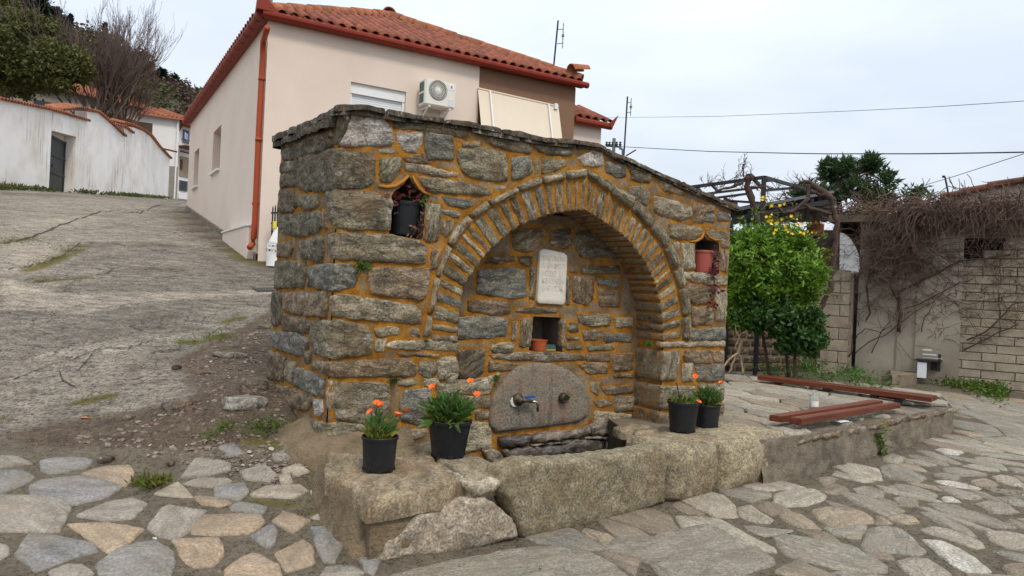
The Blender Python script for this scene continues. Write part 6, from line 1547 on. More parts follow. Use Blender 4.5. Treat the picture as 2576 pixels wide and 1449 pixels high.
V, F = extrude_poly([RP(s, z, .10) for s, z in ar], -RN*.06); obj('arched_panel', V, F, M['white_paint'], shed)
for x, y in ((775, 465), (855, 622)):
    s, z = rz(x, y, -1.18); g = MB().box(RP(s, z, -1.17), RD*.16, RN*.04, UP*.085); g.box(RP(s, z, -1.168), RD*.085, RN*.041, UP*.17); g.build('cross_block', M['terracotta'], shed)
# porch roof of dark sheets
q = [at(1832, 535, 12.9), at(2096, 487, 13.0), at(2092, 560, 16.6), at(1830, 566, 16.6)]; m = MB(); nn_ = 28
for i in range(nn_):
    f0, f1 = i/nn_, (i+1)/nn_; a, b_, c, d_ = q[0]+(q[1]-q[0])*f0, q[0]+(q[1]-q[0])*f1, q[3]+(q[2]-q[3])*f1, q[3]+(q[2]-q[3])*f0; up_ = UP*(.03*(i % 2)); up2 = UP*(.03*((i+1) % 2)); m.add([a+up_, b_+up2, c+up2, d_+up_], [(0, 1, 2, 3)])
pr_ = empty('porch_roof', q[0], 'dark corrugated sheet roof under the pergola beside the shed', 'porch roof'); m.build('sheet', M['roof_sheet'], pr_)
MB().bar(q[0]+UP*.03, q[1]+UP*.03, .05, .05).build('edge_trim', M['grey_metal'], pr_); MB().bar(q[0]-UP*.13, q[1]-UP*.13, .05, .08).build('rafter', M['black_metal'], pr_)
for f in (.2, .5, .8): a, b_ = q[0]+(q[1]-q[0])*f, q[3]+(q[2]-q[3])*f; MB().bar(a-UP*.06, b_-UP*.06, .06, .08).build('rafter', M['black_metal'], pr_)
for f in (.03,): a = q[0]+(q[1]-q[0])*f; MB().bar(Vector((a.x, a.y, .2)), a-UP*.1, .07, .07).build('post', M['black_metal'], pr_)
# pergola
pg = empty('pergola', at(1918, 560, 12.4), 'black metal pergola frame with gnarled vines behind the green bush', 'pergola')
def zbar(x0, y0, Y0, x1, y1, Y1, w=.045, h=.045, name='rail'):
    a, b_ = at(*P1('ZP', x0, y0), Y0), at(*P1('ZP', x1, y1), Y1); return MB().bar(a, b_, w, h).build(name, M['black_metal'], pg)
a = at(*P1('ZP', 768, 190), 12.4); MB().bar(Vector((a.x, a.y, .2)), a, .065, .065).build('post', M['black_metal'], pg)
for b_ in ((-60, 300, 12.9, 770, 188, 12.4, .055, .055), (770, 188, 12.4, 1290, 335, 14.5, .055, .055), (100, 372, 15.0, 775, 290, 14.6), (330, 440, 15.2, 790, 470, 14.6), (180, 420, 15.2, 640, 360, 15.0), (640, 190, 12.4, 770, 330, 14.5, .05, .05), (200, 265, 12.7, 260, 330, 14.6), (40, 290, 12.8, 100, 372, 15), (770, 330, 12.4, 1150, 300, 14.2, .05, .05), (400, 545, 14.2, 740, 470, 14.4), (790, 230, 12.4, 840, 225, 12.6, .04, .04), (340, 420, 14.8, 470, 480, 15.4, .05, .05)): zbar(*b_)
vine = empty('grapevine', at(*P1('ZP', 720, 760), 12.2)-Vector((0, 0, 1.2)), 'gnarled grapevine trunk climbing over the black pergola', 'vine')
def limb(pts, r, Y=12.2, name='limb', par=None, z='ZP', mat='vine_bark', n=8):
    P = [at(*P1(z, p[0], p[1]), p[2] if len(p) > 2 else Y) for p in pts]; Q = []
    for i in range(len(P)-1):
        for k in range(3): Q.append(P[i]+(P[i+1]-P[i])*(k/3)+Vector((random.gauss(0, .012), random.gauss(0, .012), random.gauss(0, .012)))*(1 if k else 0))
    Q.append(P[-1]); rr = [r[0]+(r[1]-r[0])*i/(len(Q)-1) for i in range(len(Q))] if isinstance(r, tuple) else [r]*len(Q); rr = [x*random.uniform(.85, 1.2) for x in rr]
    MB().tube(Q, rr, n).build(name, M[mat], par, smooth=True); return P
limb([(592, 190), (600, 330), (640, 460), (690, 620), (725, 760), (735, 1000)], (.052, .045), par=vine, name='trunk'); limb([(560, 215), (600, 185), (640, 190)], (.05, .06), par=vine)
limb([(590, 210), (480, 265), (370, 305), (250, 335), (120, 390), (30, 420)], (.028, .012), par=vine); limb([(610, 300), (760, 290), (860, 300)], (.018, .01), par=vine)
v2 = empty('grapevine', at(*P1('ZR', 790, 1180), 12.4), 'twisting dark grapevine trunk in front of the low block wall', 'vine')
limb([(1270, 260), (1400, 340), (1490, 410), (1530, 560), (1560, 720), (1540, 940), (1520, 1190), (1500, 1340), (1460, 1460)], (.05, .042), 11.9, 'trunk', v2)
limb([(868, 790), (835, 860), (800, 930), (790, 1010), (785, 1210)], (.042, .045), 11.9, 'trunk', v2, z='ZR')
limb([(1270, 265), (1245, 400), (1195, 470), (1060, 565), (990, 580), (930, 520), (880, 505)], (.04, .02), 11.9, 'limb', v2); limb([(1190, 470), (1330, 535), (1500, 585)], (.035, .025), 11.9, 'limb', v2); limb([(1150, 245), (1260, 240), (1330, 300), (1450, 380)], .03, 11.9, 'limb', v2); limb([(1280, 330), (1380, 380), (1460, 380), (1540, 440)], .035, 11.9, 'limb', v2)
m = MB()
for x, y, n in ((540, 180, 5), (600, 180, 3), (270, 300, 3), (340, 250, 3), (120, 300, 2), (160, 290, 3), (560, 330, 4), (700, 330, 4), (900, 300, 5), (1000, 420, 6), (930, 430, 5), (1100, 330, 6), (1200, 280, 8), (1290, 270, 8), (450, 300, 4), (400, 480, 4), (820, 460, 4)):
    for _ in range(n): branchy(m, at(*P1('ZP', x+random.uniform(-25, 25), y+random.uniform(-10, 10)), 12.2), Vector((random.gauss(0, .7), random.gauss(0, .5), random.uniform(.1, 1))).normalized(), random.uniform(.08, .2), .006, 2, .5, .2, (1, 3), .2, .003, 4, .7)
branchy(m, at(*P1('ZP', 545, 185), 12.2), Vector((-.15, 0, 1)).normalized(), .22, .014, 3, .45, .3, (2, 3), .2, .004, 5, .7); m.build('twigs', M['vine_bark'], vine, kind='stuff')
for px, pts in ((0, [(345, 950), (318, 1000), (322, 1060), (352, 1120), (330, 1180), (290, 1210), (245, 1260)]), (1, [(312, 955), (332, 1010), (350, 1070), (322, 1130), (330, 1180), (352, 1240), (358, 1305)]), (2, [(330, 950), (345, 1030), (318, 1090), (345, 1150), (312, 1220), (275, 1300)])):
    if px == 0: tw = empty('twisted_stem', at(*P1('ZR', 320, 1300), 11.0), 'pale twisted climber stems by the right edge of the fountain', 'climber')
    limb(pts, (.010, .017), 11.0+px*.05, 'stem', tw, 'ZR', 'pale_bark')
# bush
c = at(1940, 680, 11.3); bb_ = at(1985, 945, 11.5); base = Vector((bb_.x, bb_.y, .3))
bush = leafy('bush', base, [(at(1900, 680, 11.2), (.50, .5, .62)), (at(1985, 675, 11.3), (.48, .5, .58)), (at(1940, 610, 11.3), (.60, .45, .30)), (at(2025, 700, 11.4), (.25, .35, .42)), (at(1850, 690, 11.2), (.32, .4, .60)), (at(1930, 740, 11.25), (.62, .45, .40)), (at(1880, 790, 11.2), (.30, .35, .22)), (at(1975, 800, 11.2), (.28, .3, .24))], 25000, .082, 'bush', 'bright green leafy bush between the fountain and the shed', 'bush', trunk=[[base, at(1975, 860, 11.4), at(1950, 760, 11.3)], [base+Vector((-.3, 0, 0)), at(1920, 850, 11.3), at(1900, 760, 11.2)]], clumps=620, rad=.12, up=.3, tr=.03)
b2 = at(2000, 950, 11.0); base2 = Vector((b2.x, b2.y, .3))
leafy('shrub', base2, [(at(2000, 825, 11.0), (.38, .4, .36)), (at(1950, 805, 11.0), (.42, .35, .25)), (at(2015, 860, 11.0), (.27, .35, .22)), (at(1890, 795, 11.1), (.35, .35, .18))], 9000, .085, 'bush_dark', 'dark green broad-leaved shrub under the bright bush', 'shrub', clumps=150, rad=.14, up=.1, aspect=.55, tr=.03)
m = MB(); V_, F_l = [], []
for x, y, dx, dy in ((1915, 590, -12, -70), (1850, 600, -15, -60), (1890, 585, 5, -60), (1990, 590, 50, -25), (2030, 640, 60, -10), (2050, 700, 50, 5), (2060, 740, 50, 5), (1840, 640, -30, -40), (2040, 610, 40, -20), (1870, 590, 0, -45), (1935, 575, 20, -40), (1960, 580, 40, -40), (2045, 760, 25, 30), (2050, 660, 45, -20), (1990, 790, 10, 40), (1840, 770, -10, 40), (1900, 780, 0, 45), (2010, 620, 45, -40), (1950, 790, 5, 45)):
    a, b_ = at(x, y, 11.2), at(x+dx, y+dy, 11.1); n = 26; f = RNG.uniform(0, 1, n)[:, None]; P = np.array(a)*(1-f)+np.array(b_)*f; V, F = leaves(P, n, .06, up=.35); F_l.append(F+sum(len(v) for v in V_)); V_.append(V); m.tube([a, (a+b_)/2+UP*.03, b_], .004, 4)
np_obj('shoots', np.concatenate(V_), np.concatenate(F_l), M['bush'], bush, kind='stuff'); m.build('twigs', M['bark'], bush, kind='stuff')
P = []
for k in range(90):
    a = RNG.normal(size=3); a /= np.linalg.norm(a); a[2] = a[2] if a[2] > -.25 else abs(a[2]); c_ = np.array(at(1935, 690, 11.2))+a*np.array((.80, .6, .62))*RNG.uniform(.85, 1.12); P.append(c_+RNG.normal(size=(26, 3))*RNG.uniform(.03, .09))
P = np.concatenate(P); V, F = leaves(P, len(P), .10, up=.4, aspect=.36); np_obj('young_leaves', V, F, M['bush_young'], bush)
# winter jasmine in flower above the bush
ja = empty('winter_jasmine', at(1930, 560, 11.6), 'yellow flowering jasmine sprays hanging over the green bush', 'jasmine'); m = MB(); LV = []
JF = [(760, 400), (750, 432), (770, 415), (830, 510), (850, 495), (930, 488), (945, 492), (850, 590), (800, 620), (820, 660), (850, 655), (920, 682), (900, 680), (960, 652), (1000, 720), (990, 718), (1010, 760), (1030, 780), (1070, 612), (1120, 640), (1110, 700), (1125, 705), (1180, 697), (1240, 780), (1290, 785), (1330, 795), (870, 790), (1060, 800), (1080, 800), (990, 470), (840, 690), (895, 762), (830, 612), (1160, 790), (1200, 800)]
for pts in ([(760, 380), (800, 480), (900, 490), (1090, 465)], [(780, 560), (900, 640), (960, 650), (1080, 605), (1160, 600)], [(800, 600), (920, 680), (1110, 695), (1280, 690), (1390, 685)], [(850, 640), (1000, 720), (1160, 780), (1330, 795), (1450, 805)], [(820, 700), (900, 760), (1060, 800), (1100, 830)], [(760, 480), (790, 620), (810, 690)]):
    P = [at(*P1('ZP', *p), 10.85) for p in pts]; m.tube(P, .004, 4)
    for a, b_ in zip(P, P[1:]): f = RNG.uniform(0, 1, 16)[:, None]; LV.append(np.array(a)*(1-f)+np.array(b_)*f+RNG.normal(size=(16, 3))*.015)
m.build('stems', M['vine_bark'], ja); LV = np.concatenate(LV); V, F = leaves(LV, len(LV), .05, up=.1); np_obj('leaves', V, F, M['creeper_green'], ja)
pv, pf_ = [], []
for k in range(6):
    a = 2*math.pi*k/6; d0 = Vector((math.cos(a), math.sin(a), .25)); s0_ = Vector((-math.sin(a), math.cos(a), 0)); b_ = len(pv); pv += [Vector((0, 0, 0)), d0*.022+s0_*.011, d0*.038, d0*.022-s0_*.011]; pf_.append((b_, b_+1, b_+2, b_+3))
jf_me = mesh_data('flower', pv, pf_, M['yellow_petal'], False)
for x, y in JF:
    o = link(bpy.data.objects.new('flower', jf_me)); o.parent = ja; p = at(*P1('ZP', x+random.uniform(-6, 6), y+random.uniform(-6, 6)), 10.8); v = Vector((random.gauss(0, .5), -1, random.gauss(0, .5))); o.matrix_basis = Matrix.Translation(p-root_loc(ja)) @ v.to_track_quat('Z', 'Y').to_matrix().to_4x4() @ Matrix.Scale(random.uniform(.5, .85), 4)
# laurel behind the shed
lb = at(2150, 560, 16.5); lbase = Vector((lb.x, lb.y, .3)); LC_ = [(at(2110, 475, 16.5), (.62, .5, .36)), (at(2130, 512, 16.4), (.85, .4, .3)), (at(2195, 462, 16.5), (.38, .4, .55)), (at(2035, 490, 16.3), (.35, .35, .20)), (at(2205, 505, 16.3), (.36, .35, .30)), (at(2085, 430, 16.5), (.14, .2, .22)), (at(2128, 425, 16.5), (.10, .2, .2)), (at(2188, 420, 16.5), (.12, .2, .22))]
leafy('laurel', lbase, LC_, 6800, .19, 'laurel', 'dark glossy laurel rising above the creeper-covered shed roof', 'laurel', clumps=200, rad=.13, up=.75, aspect=.22)
c = at(*P1('ZR', 1355, 285), 13.2); leafy('laurel', Vector((c.x, c.y, 2.0)), [(c, (.22, .2, .22))], 260, .13, 'laurel', 'small sprig of dark leaves poking up from the creeper near the hooked pipe', 'sprig', clumps=20, rad=.10, up=.5, aspect=.3)
# creeper
cre = empty('dry_creeper', RP(sseam-.6, zs, .4), 'mass of dry brown creeper stems hanging from the shed roof', 'creeper'); m = MB()
def strand(p, L, n=9, out=.35, r=.006, fall=.5, wild=.35):
    pts = [p]; v = (RD*random.gauss(0, .6)+RN*random.uniform(.1, 1)*out+UP*random.uniform(-.2, 1.0)); curl = random.gauss(0, .9)
    for i in range(n):
        v = (v+Vector((random.gauss(0, wild), random.gauss(0, wild*.5), -fall+random.gauss(0, wild)))+RD*curl*.3+RN*.04).normalized(); q_ = pts[-1]+v*(L/n)
        d_ = (q_-R0).dot(RN)
        if d_ < .04: q_ = q_+RN*(.04-d_)
        if d_ > .42: q_ = q_-RN*(d_-.42)
        pts.append(q_)
    m.tube(pts, [r*(1-.5*i/n) for i in range(n+1)], 3, cap=False)
    if random.random() < .35: k = random.randint(2, n-2); branchy(m, pts[k], (v+RD*random.gauss(0, .8)).normalized(), L*.35, r*.6, 1, .5, -.2, (1, 2), .3, .002, 3, .7)
xw0, xw1 = 1530, 1900
for _ in range(1150):
    x = random.triangular(1040, 2080, 1500); s = rz(x, 400, .2)[0]; L = random.uniform(.15, .62)*(1.55 if 1060 < x < 1480 else .8)*random.choice((.6, 1, 1.2))
    if xw0 < x < xw1: L *= .8
    if x > 1650: L *= 1.7
    strand(RP(s, zs+random.uniform(-.05, .2), .22+random.uniform(-.3, .12)), L, r=random.choice((.0035, .005, .0075)))
for _ in range(330):
    x = random.gauss(1200, 150); y = random.uniform(500, 760); s, z = rz(x, y, .06); strand(RP(s, z, .08), random.uniform(.25, .75), out=.1, fall=.22, wild=.5, r=random.choice((.0035, .005, .007)))
for _ in range(300):
    x = random.uniform(1010, 2040); y = random.triangular(480, 1180, 620); s, z = rz(x, y, .05); strand(RP(s, z, .05), random.uniform(.4, 1.1), out=.02, fall=random.uniform(-.3, .3), wild=.3, r=.0045)
for _ in range(620):                                                 # the tangle on the slab
    x = random.uniform(880, 2080); s = rz(x, 380, .1)[0]; p = RP(s, zs+.03+random.uniform(0, .10+.12*(x > 1150)), random.uniform(-1.2, .35)); pts = [p]; v = Vector((random.gauss(0, 1), random.gauss(0, .5), random.gauss(0, .6)))
    for i in range(6): v = (v+Vector((random.gauss(0, .5), random.gauss(0, .3), random.gauss(0, .4)-.25*(pts[-1].z > zs+.28)+.3*(pts[-1].z < zs+.04)))).normalized(); pts.append(pts[-1]+v*.10)
    m.tube(pts, [.008]*4+[.006]*3, 3, cap=False)
m.build('hanging_stems', M['twig'], cre, kind='stuff')
for pts, r in (([(972, 1200), (985, 1120), (975, 1040), (962, 950), (975, 850), (985, 760), (1040, 720)], .024), ([(965, 960), (975, 900), (960, 840), (985, 780)], .03), ([(1250, 1060), (1262, 960), (1245, 860), (1262, 820)], .028), ([(1262, 830), (1330, 790), (1440, 740), (1540, 680), (1620, 650), (1760, 640), (1960, 610)], .018), ([(1240, 860), (1200, 800), (1230, 720), (1215, 600), (1240, 480)], .014), ([(1080, 760), (1110, 620), (1090, 540), (1180, 520)], .016), ([(1110, 700), (1070, 800), (1085, 950), (1060, 1010)], .018), ([(1620, 1160), (1720, 1110), (1830, 1060), (2000, 990)], .012), ([(1640, 1110), (1780, 1040), (1900, 900), (1990, 880)], .011), ([(1000, 1180), (1080, 1120), (1200, 1060), (1330, 950), (1520, 860)], .009), ([(1290, 930), (1410, 880), (1500, 830), (1600, 780), (1730, 740)], .009), ([(1100, 1180), (1140, 1080), (1200, 1000), (1180, 900)], .008), ([(1000, 1100), (1060, 1040), (1140, 1060), (1250, 1000)], .008), ([(1820, 860), (1830, 960), (1840, 1100)], .006), ([(1560, 880), (1650, 900), (1800, 870), (1960, 840)], .006), ([(1380, 1060), (1400, 980), (1460, 900), (1420, 820)], .007)):
    P = []
    for a, b_ in zip(pts, pts[1:]):
        for k in range(3): s, z = rz(a[0]+(b_[0]-a[0])*k/3+random.uniform(-5, 5), a[1]+(b_[1]-a[1])*k/3+random.uniform(-5, 5), .05); P.append(RP(s, z, .045+random.uniform(0, .03)))
    MB().tube(P, [r*1.15*(1-.45*i/len(P)) for i in range(len(P))], 6).build('stem', M['vine_bark'], cre, smooth=True)
m = MB()
for _ in range(90): x, y = random.uniform(1000, 1950), random.uniform(620, 1120); s, z = rz(x, y, .04); p = RP(s, z, .04); v = (RD*random.gauss(0, 1)+UP*random.uniform(-.3, 1)).normalized(); branchy(m, p, v, random.uniform(.12, .26), .005, 2, .5, .1, (1, 2), .25, .0025, 4, .75)
m.build('fine_stems', M['twig'], cre, kind='stuff')
P = np.array([tuple(RP(rz(random.uniform(1000, 1170), 380, 0)[0], zs+random.uniform(.03, .22), random.uniform(-.6, .3))) for _ in range(420)]); V, F = leaves(P, 420, .06, up=.2, droop=.2); np_obj('green_leaves', V, F, M['creeper_green'], cre)
# tiled roof end of the next building
nb = empty('rear_building', RP(1, 2, -2.3), 'plastered wall with a tiled edge rising behind the creeper at the right', 'building')
tp = [rz(x, y, -2.2) for x, y in [(1490, 300), (1600, 272), (1760, 235), (1968, 195), (2300, 130), (2700, 60)]]; V, F = extrude_poly([RP(s, z, -2.2) for s, z in tp]+[RP(tp[-1][0], .3, -2.2), RP(tp[0][0], .3, -2.2)], -RN*2); obj('wall', V, F, M['stucco_old'], nb)
m = MB()
for (s0_, z0_), (s1_, z1_) in zip(tp, tp[1:]):
    n = max(1, int((s1_-s0_)/.42))
    for k in range(n):
        a, b_ = RP(s0_+(s1_-s0_)*k/n, z0_+(z1_-z0_)*k/n+.03, -2.15), RP(s0_+(s1_-s0_)*(k+1)/n+.04, z0_+(z1_-z0_)*(k+1)/n+.015, -2.15); MB().tube([a, b_], [.075, .062], 8).build('edge_tile', M['tile_dark'], nb)
a = [rz(*p, -.6) for p in ((1540, 300), (1535, 270), (1525, 215), (1517, 178), (1512, 168), (1506, 167), (1503, 178))]; hk = empty('hooked_pipe', RP(a[0][0], a[0][1], -.6), 'thin hooked pipe standing up from the creeper on the shed roof', 'pipe'); MB().tube([RP(s, z, -.6) for s, z in a], .016, 6).build('pipe', M['black_metal'], hk)
# garden wall behind the bush, its stones coloured dark for the shade; garden plants, step, clutter
gw = empty('garden_wall', at(1900, 945, 12.4), 'rubble garden wall behind the bush, coloured dark to stand for shade', 'wall'); ga_, gb_ = at(1800, 800, 13.0), rpx(*P1('ZR', 760, 900), .05); gb3 = RP(gb_[0], 1.35, .05); MB().bar(Vector((ga_.x, ga_.y, .6)), Vector((gb3.x, gb3.y, .6)), .25, 1.3).build('wall_core', M['ledge_mortar'], gw)
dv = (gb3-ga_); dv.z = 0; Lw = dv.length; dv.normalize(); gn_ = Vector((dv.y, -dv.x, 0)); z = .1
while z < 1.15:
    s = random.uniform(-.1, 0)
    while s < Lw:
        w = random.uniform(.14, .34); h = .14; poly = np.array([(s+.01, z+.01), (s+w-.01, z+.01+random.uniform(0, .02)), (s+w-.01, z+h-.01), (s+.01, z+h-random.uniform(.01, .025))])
        stone('stone', poly, lambda a, b_, c_: Vector((ga_.x, ga_.y, 0))+dv*a+UP*b_+gn_*(c_+.125), M['schist'], gw, color=shade((.085, .068, .052), .25), sp=.09, bulge=.02, edge=.02, h0=0, depth=.03, rough=.012); s += w  # dark stone colour stands for the shade under the bush
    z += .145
gp_ = []
for x, y, n, sz, sp in ((2030, 930, 60, .26, .10), (2130, 945, 60, .24, .10), (2070, 950, 260, .07, .22), (2180, 965, 240, .07, .20), (1990, 940, 160, .07, .2), (1940, 935, 120, .07, .16)):
    p = hitz(x, y+6, .36); C = np.array(p)+RNG.normal(size=(n, 3))*np.array((sp, sp, .03 if sz > .1 else .08))+np.array((0, 0, .02 if sz > .1 else .07)); V, F = leaves(C, n, sz, up=1.2 if sz > .1 else .4, aspect=.10 if sz > .1 else .4); gp_.append((V, F))
off = 0; Vs, Fs = [], []
for V, F in gp_: Fs.append(F+off); Vs.append(V); off += len(V)
tag(np_obj('garden_plants', np.concatenate(Vs), np.concatenate(Fs), M['poppy_leaf'], kind='stuff'), 'strappy and low green garden plants behind the long bench', 'plants')
C = []
for _ in range(5200):
    f = random.random(); x, y = (P1('ZB', 760+f*1300, 800+f*235)); p = hitz(x+random.gauss(0, 7), y+random.gauss(0, 4)*(1+f), .28); C.append((p.x, p.y, tz(p.x, p.y)+abs(random.gauss(0, .05))))
C = np.array(C); V, F = leaves(C, len(C), .07, up=.5); tag(np_obj('ground_cover', V, F, M['grass'], kind='stuff'), 'fresh green weeds along the foot of the block wall', 'weeds')
st = [hitz(*P1('ZB', *p), .33) for p in ((60, 500), (560, 480), (640, 830), (200, 900))]; V, F = extrude_poly([Vector((p.x, p.y, .42)) for p in st], (0, 0, -.4)); tag(obj('stone_step', V, F, M['slab_concrete']), 'pale worn cement step at the foot of the shed panel', 'step')
tb0 = rz(1375, 1225, .35); tb = empty('garden_table', RP(rpx(*P1('ZB', 740, 800), .3)[0], .3, .3), 'little white and black table with clutter against the shed wall', 'table')
def tbox(x0, y0, x1, y1, name, mat, off=.3, dep=.02):
    (s0_, z0_), (s1_, z1_) = rpx(*P1('ZB', x0, y0), off), rpx(*P1('ZB', x1, y1), off); MB().box(RP((s0_+s1_)/2, (z0_+z1_)/2, off), RD*abs(s1_-s0_)/2, RN*dep, UP*abs(z1_-z0_)/2).build(name, M[mat], tb)
tbox(620, 560, 760, 825, 'side_panel', 'white_plastic', .34, .02); tbox(585, 505, 1010, 555, 'table_top', 'black_metal', .2, .18); tbox(700, 480, 1035, 510, 'table_edge', 'white_plastic', .38, .01); tbox(700, 345, 850, 375, 'slat', 'white_plastic', .12, .02); tbox(700, 420, 930, 455, 'slat', 'white_plastic', .14, .02); tbox(960, 430, 990, 720, 'leg', 'black_metal', .3, .02); tbox(840, 560, 960, 700, 'back_panel', 'black_metal', .05, .02); tbox(620, 300, 740, 314, 'green_strip', 'bush', .16, .02)
pa_, pb_ = hitz(*P1('ZB', 800, 838), .30), hitz(*P1('ZB', 950, 862), .30); tag(MB().tube([pa_, pb_], .04, 8).build('white_pipe', M['white_plastic']), 'short white pipe lying in the weeds by the little table', 'pipe')
# cables and pole
up_ = empty('utility_pole', at(1545, 400, 30)-Vector((0, 0, 5)), 'distant utility pole with insulators seen over the fountain top', 'pole'); a = at(1545, 348, 30); MB().tube([Vector((a.x, a.y, .3)), a], .07, 6).build('pole', M['grey_metal'], up_)
MB().bar(at(1524, 367, 30), at(1563, 370, 30), .06, .06).build('crossarm', M['black_metal'], up_)
for x in (1526, 1533, 1541, 1551, 1560): MB().lathe(at(x, 366, 30), [(.03, -.02), (.07, .03), (.03, .09), (.06, .13), (0, .17)], 8).build('insulator', M['black_metal'], up_)
MB().tube([at(1558, 372, 30), at(1567, 376, 30), at(1567, 395, 30)], .06, 6).build('bracket', M['grey_metal'], up_)
def cable(pts, r, label):
    P = [at(*p) for p in pts]; Q = []
    for k in range(25):
        f = k/24; d = [np.interp(f, np.linspace(0, 1, len(P)), [p[i] for p in P]) for i in range(3)]; Q.append(Vector(d))
    tag(MB().tube(Q, r, 5).build('cable', M['wire']), label, 'cable')
cable([(1545, 368, 30), (1780, 381, 23), (2050, 387, 17.5), (2330, 387, 14), (2640, 382, 11.5), (3500, 350, 7.5)], .013, 'thick black cable crossing the sky to the right of the pole')
cable([(1520, 296, 40), (1800, 293, 30), (2100, 281, 24), (2350, 269, 20), (2640, 250, 17), (3600, 170, 11)], .008, 'thin cable, highest across the sky at the right'); cable([(2240, 491, 16.5), (2400, 444, 13), (2640, 366, 10), (3300, 130, 6.5)], .006, 'thin sloping cable above the shed roof')
cable([(1575, 392, 20), (1600, 377, 20)], .02, 'short dark bar tilted beside the antenna foot')
# ------------------------------------------------------------------ benches and bottle on the terrace
def bench(name, label, tops, zt, legs, split=None):
    ps = [[hitz(*P1('ZX', *p), zt) for p in t] for t in tops]; b = empty(name, sum(ps[0], Vector())/4-Vector((0, 0, zt-ZT(0, ps[0][0].y))), label, 'bench', 'low slatted benches on the terrace')
    for q in ps:
        V, F = extrude_poly(q, (0, 0, -.055)); o = obj('slat', V, F, M['bench_wood'], b, M=frame(q[0]-Vector((0, 0, .03)), q[1]-q[0], UP)); bm = bmesh.new(); bm.from_mesh(o.data); bmesh.ops.bevel(bm, geom=list(bm.edges), offset=.006, segments=2, affect='EDGES'); bm.to_mesh(o.data); bm.free()
    for f in legs:
        a = ps[0][0]+(ps[0][1]-ps[0][0])*f; c = ps[-1][3]+(ps[-1][2]-ps[-1][3])*f; z0 = ZT(0, a.y)-.02; zz = (z0+zt-.056)/2
        MB().bar(Vector((a.x, a.y, zz))+(c-a).normalized()*.03, Vector((c.x, c.y, zz))-(c-a).normalized()*.03, .07, zt-.056-z0).build('support', M['black_metal'], b)
    return b
bench('bench', 'short low bench of two red-brown slats at the front edge of the terrace', [[(585, 416), (1455, 286), (1532, 296), (692, 431)], [(416, 396), (1283, 265), (1385, 277), (526, 411)]], .512, (.08, .47, .86))
bench('bench', 'long low bench of red-brown slats along the back of the terrace', [[(317, 67), (1790, 250), (1814, 242), (333, 61)], [(338, 59.5), (1818, 240), (1842, 232), (356, 55)]], .528, (.13, .43, .70, .83))
p = hitz(*P1('ZX', 1392, 250), ZT(0, 9.3)); tag(MB().box(p+UP*.025, Vector((.10, -.06, 0)), Vector((.02, .03, 0)), UP*.022).build('red_scrap', M['red_logo']), 'small red scrap lying under the long bench', 'scrap')
p = hitz(*P1('ZX', 1025, 455), .42); tag(MB().box(p+UP*.006, Vector((.06, .04, 0)), Vector((-.02, .03, 0)), UP*.004).build('paper_scrap', M['white_paint']), 'scrap of pale paper on the terrace edge beside the short bench', 'scrap')
bp = hitz(*P1('ZX', 795, 343), ZT(0, 7.2)+.008); kk = bp.y/FPX*.2969; bt = empty('bottle', bp, 'clear glass bottle standing behind the short bench', 'bottle')
MB().lathe(bp, [(0, .002), (34*kk, .002), (36*kk, 4*kk), (36*kk, 84*kk), (30*kk, 104*kk), (14*kk, 122*kk), (12*kk, 145*kk), (15*kk, 147*kk), (15*kk, 156*kk), (9*kk, 156*kk), (9*kk, 124*kk), (30*kk, 90*kk), (30*kk, 6*kk), (0, 6*kk)], 20).build('glass', M['glass'], bt, smooth=True)
lbv = []; 
for z in (20*kk, 66*kk):
    for k in range(9): a = R(-150+k*15); lbv.append(bp+Vector((math.cos(a)*36.6*kk, math.sin(a)*36.6*kk, z)))
obj('label', lbv, [(k, k+1, k+10, k+9) for k in range(8)], M['sack'], bt)
# ------------------------------------------------------------------ flower pots
def pot(name, p, H, rt, rb, mat, label, cat, lip=.008, feet=True, square=False, n=26):
    e = empty(name, p, label, cat); pr = [(0, .004), (rb, .004), (rb+.002, .015), (rt*.985, H*.90), (rt*1.045, H*.905), (rt*1.05, H*.985), (rt*1.03, H), (rt*.99, H), (rt*.965, H*.90), (rb*.95, .02)]
    MB().lathe(p, pr, n).build('pot', M[mat], e, smooth=False); MB().lathe(p, [(rt*.955, H*.86), (rt*.5, H*.885), (0, H*.88)], 16).build('soil', M['soil'], e)
    if feet:
        m = MB()
        for k in range(8):
            a = 2*math.pi*(k+.3)/8; d = Vector((math.cos(a), math.sin(a), 0)); m.box(p+d*(rb+.003)+UP*.010, Vector((-d.y, d.x, 0))*.016, d*.003, UP*.010)
        m.build('foot_rim', M['black_plastic'], e, kind='stuff')
    return e
def petal_cup(e, p, r, mat='orange_petal', tilt=None):
    t_ = Vector((random.gauss(0, .35), random.gauss(0, .35)-.5, 1)).normalized() if tilt is None else tilt; V, F = [], []
    for k in range(6):
        a = 2*math.pi*k/6; x = Vector((math.cos(a), math.sin(a), 0)); s = Vector((-math.sin(a), math.cos(a), 0)); b = len(V)
        V += [x*r*.1, x*r*.62+s*r*.42+UP*r*.42, x*r*1.0+s*r*.36+UP*r*.72, x*r*1.06+UP*r*.66, x*r*1.0-s*r*.36+UP*r*.72, x*r*.62-s*r*.42+UP*r*.42, x*r*.7+UP*r*.36]; F += [(b, b+1, b+6), (b+1, b+2, b+3, b+6), (b+6, b+3, b+4, b+5), (b, b+6, b+5)]
    q = t_.to_track_quat('Z', 'Y').to_matrix(); fl = obj('flower', [p+q @ v for v in V], F, M[mat], e); MB().lathe(p, [(r*.2, 0), (r*.22, r*.3), (0, r*.38)], 8, t_).build('flower_centre', M['flower_eye'], fl); return fl
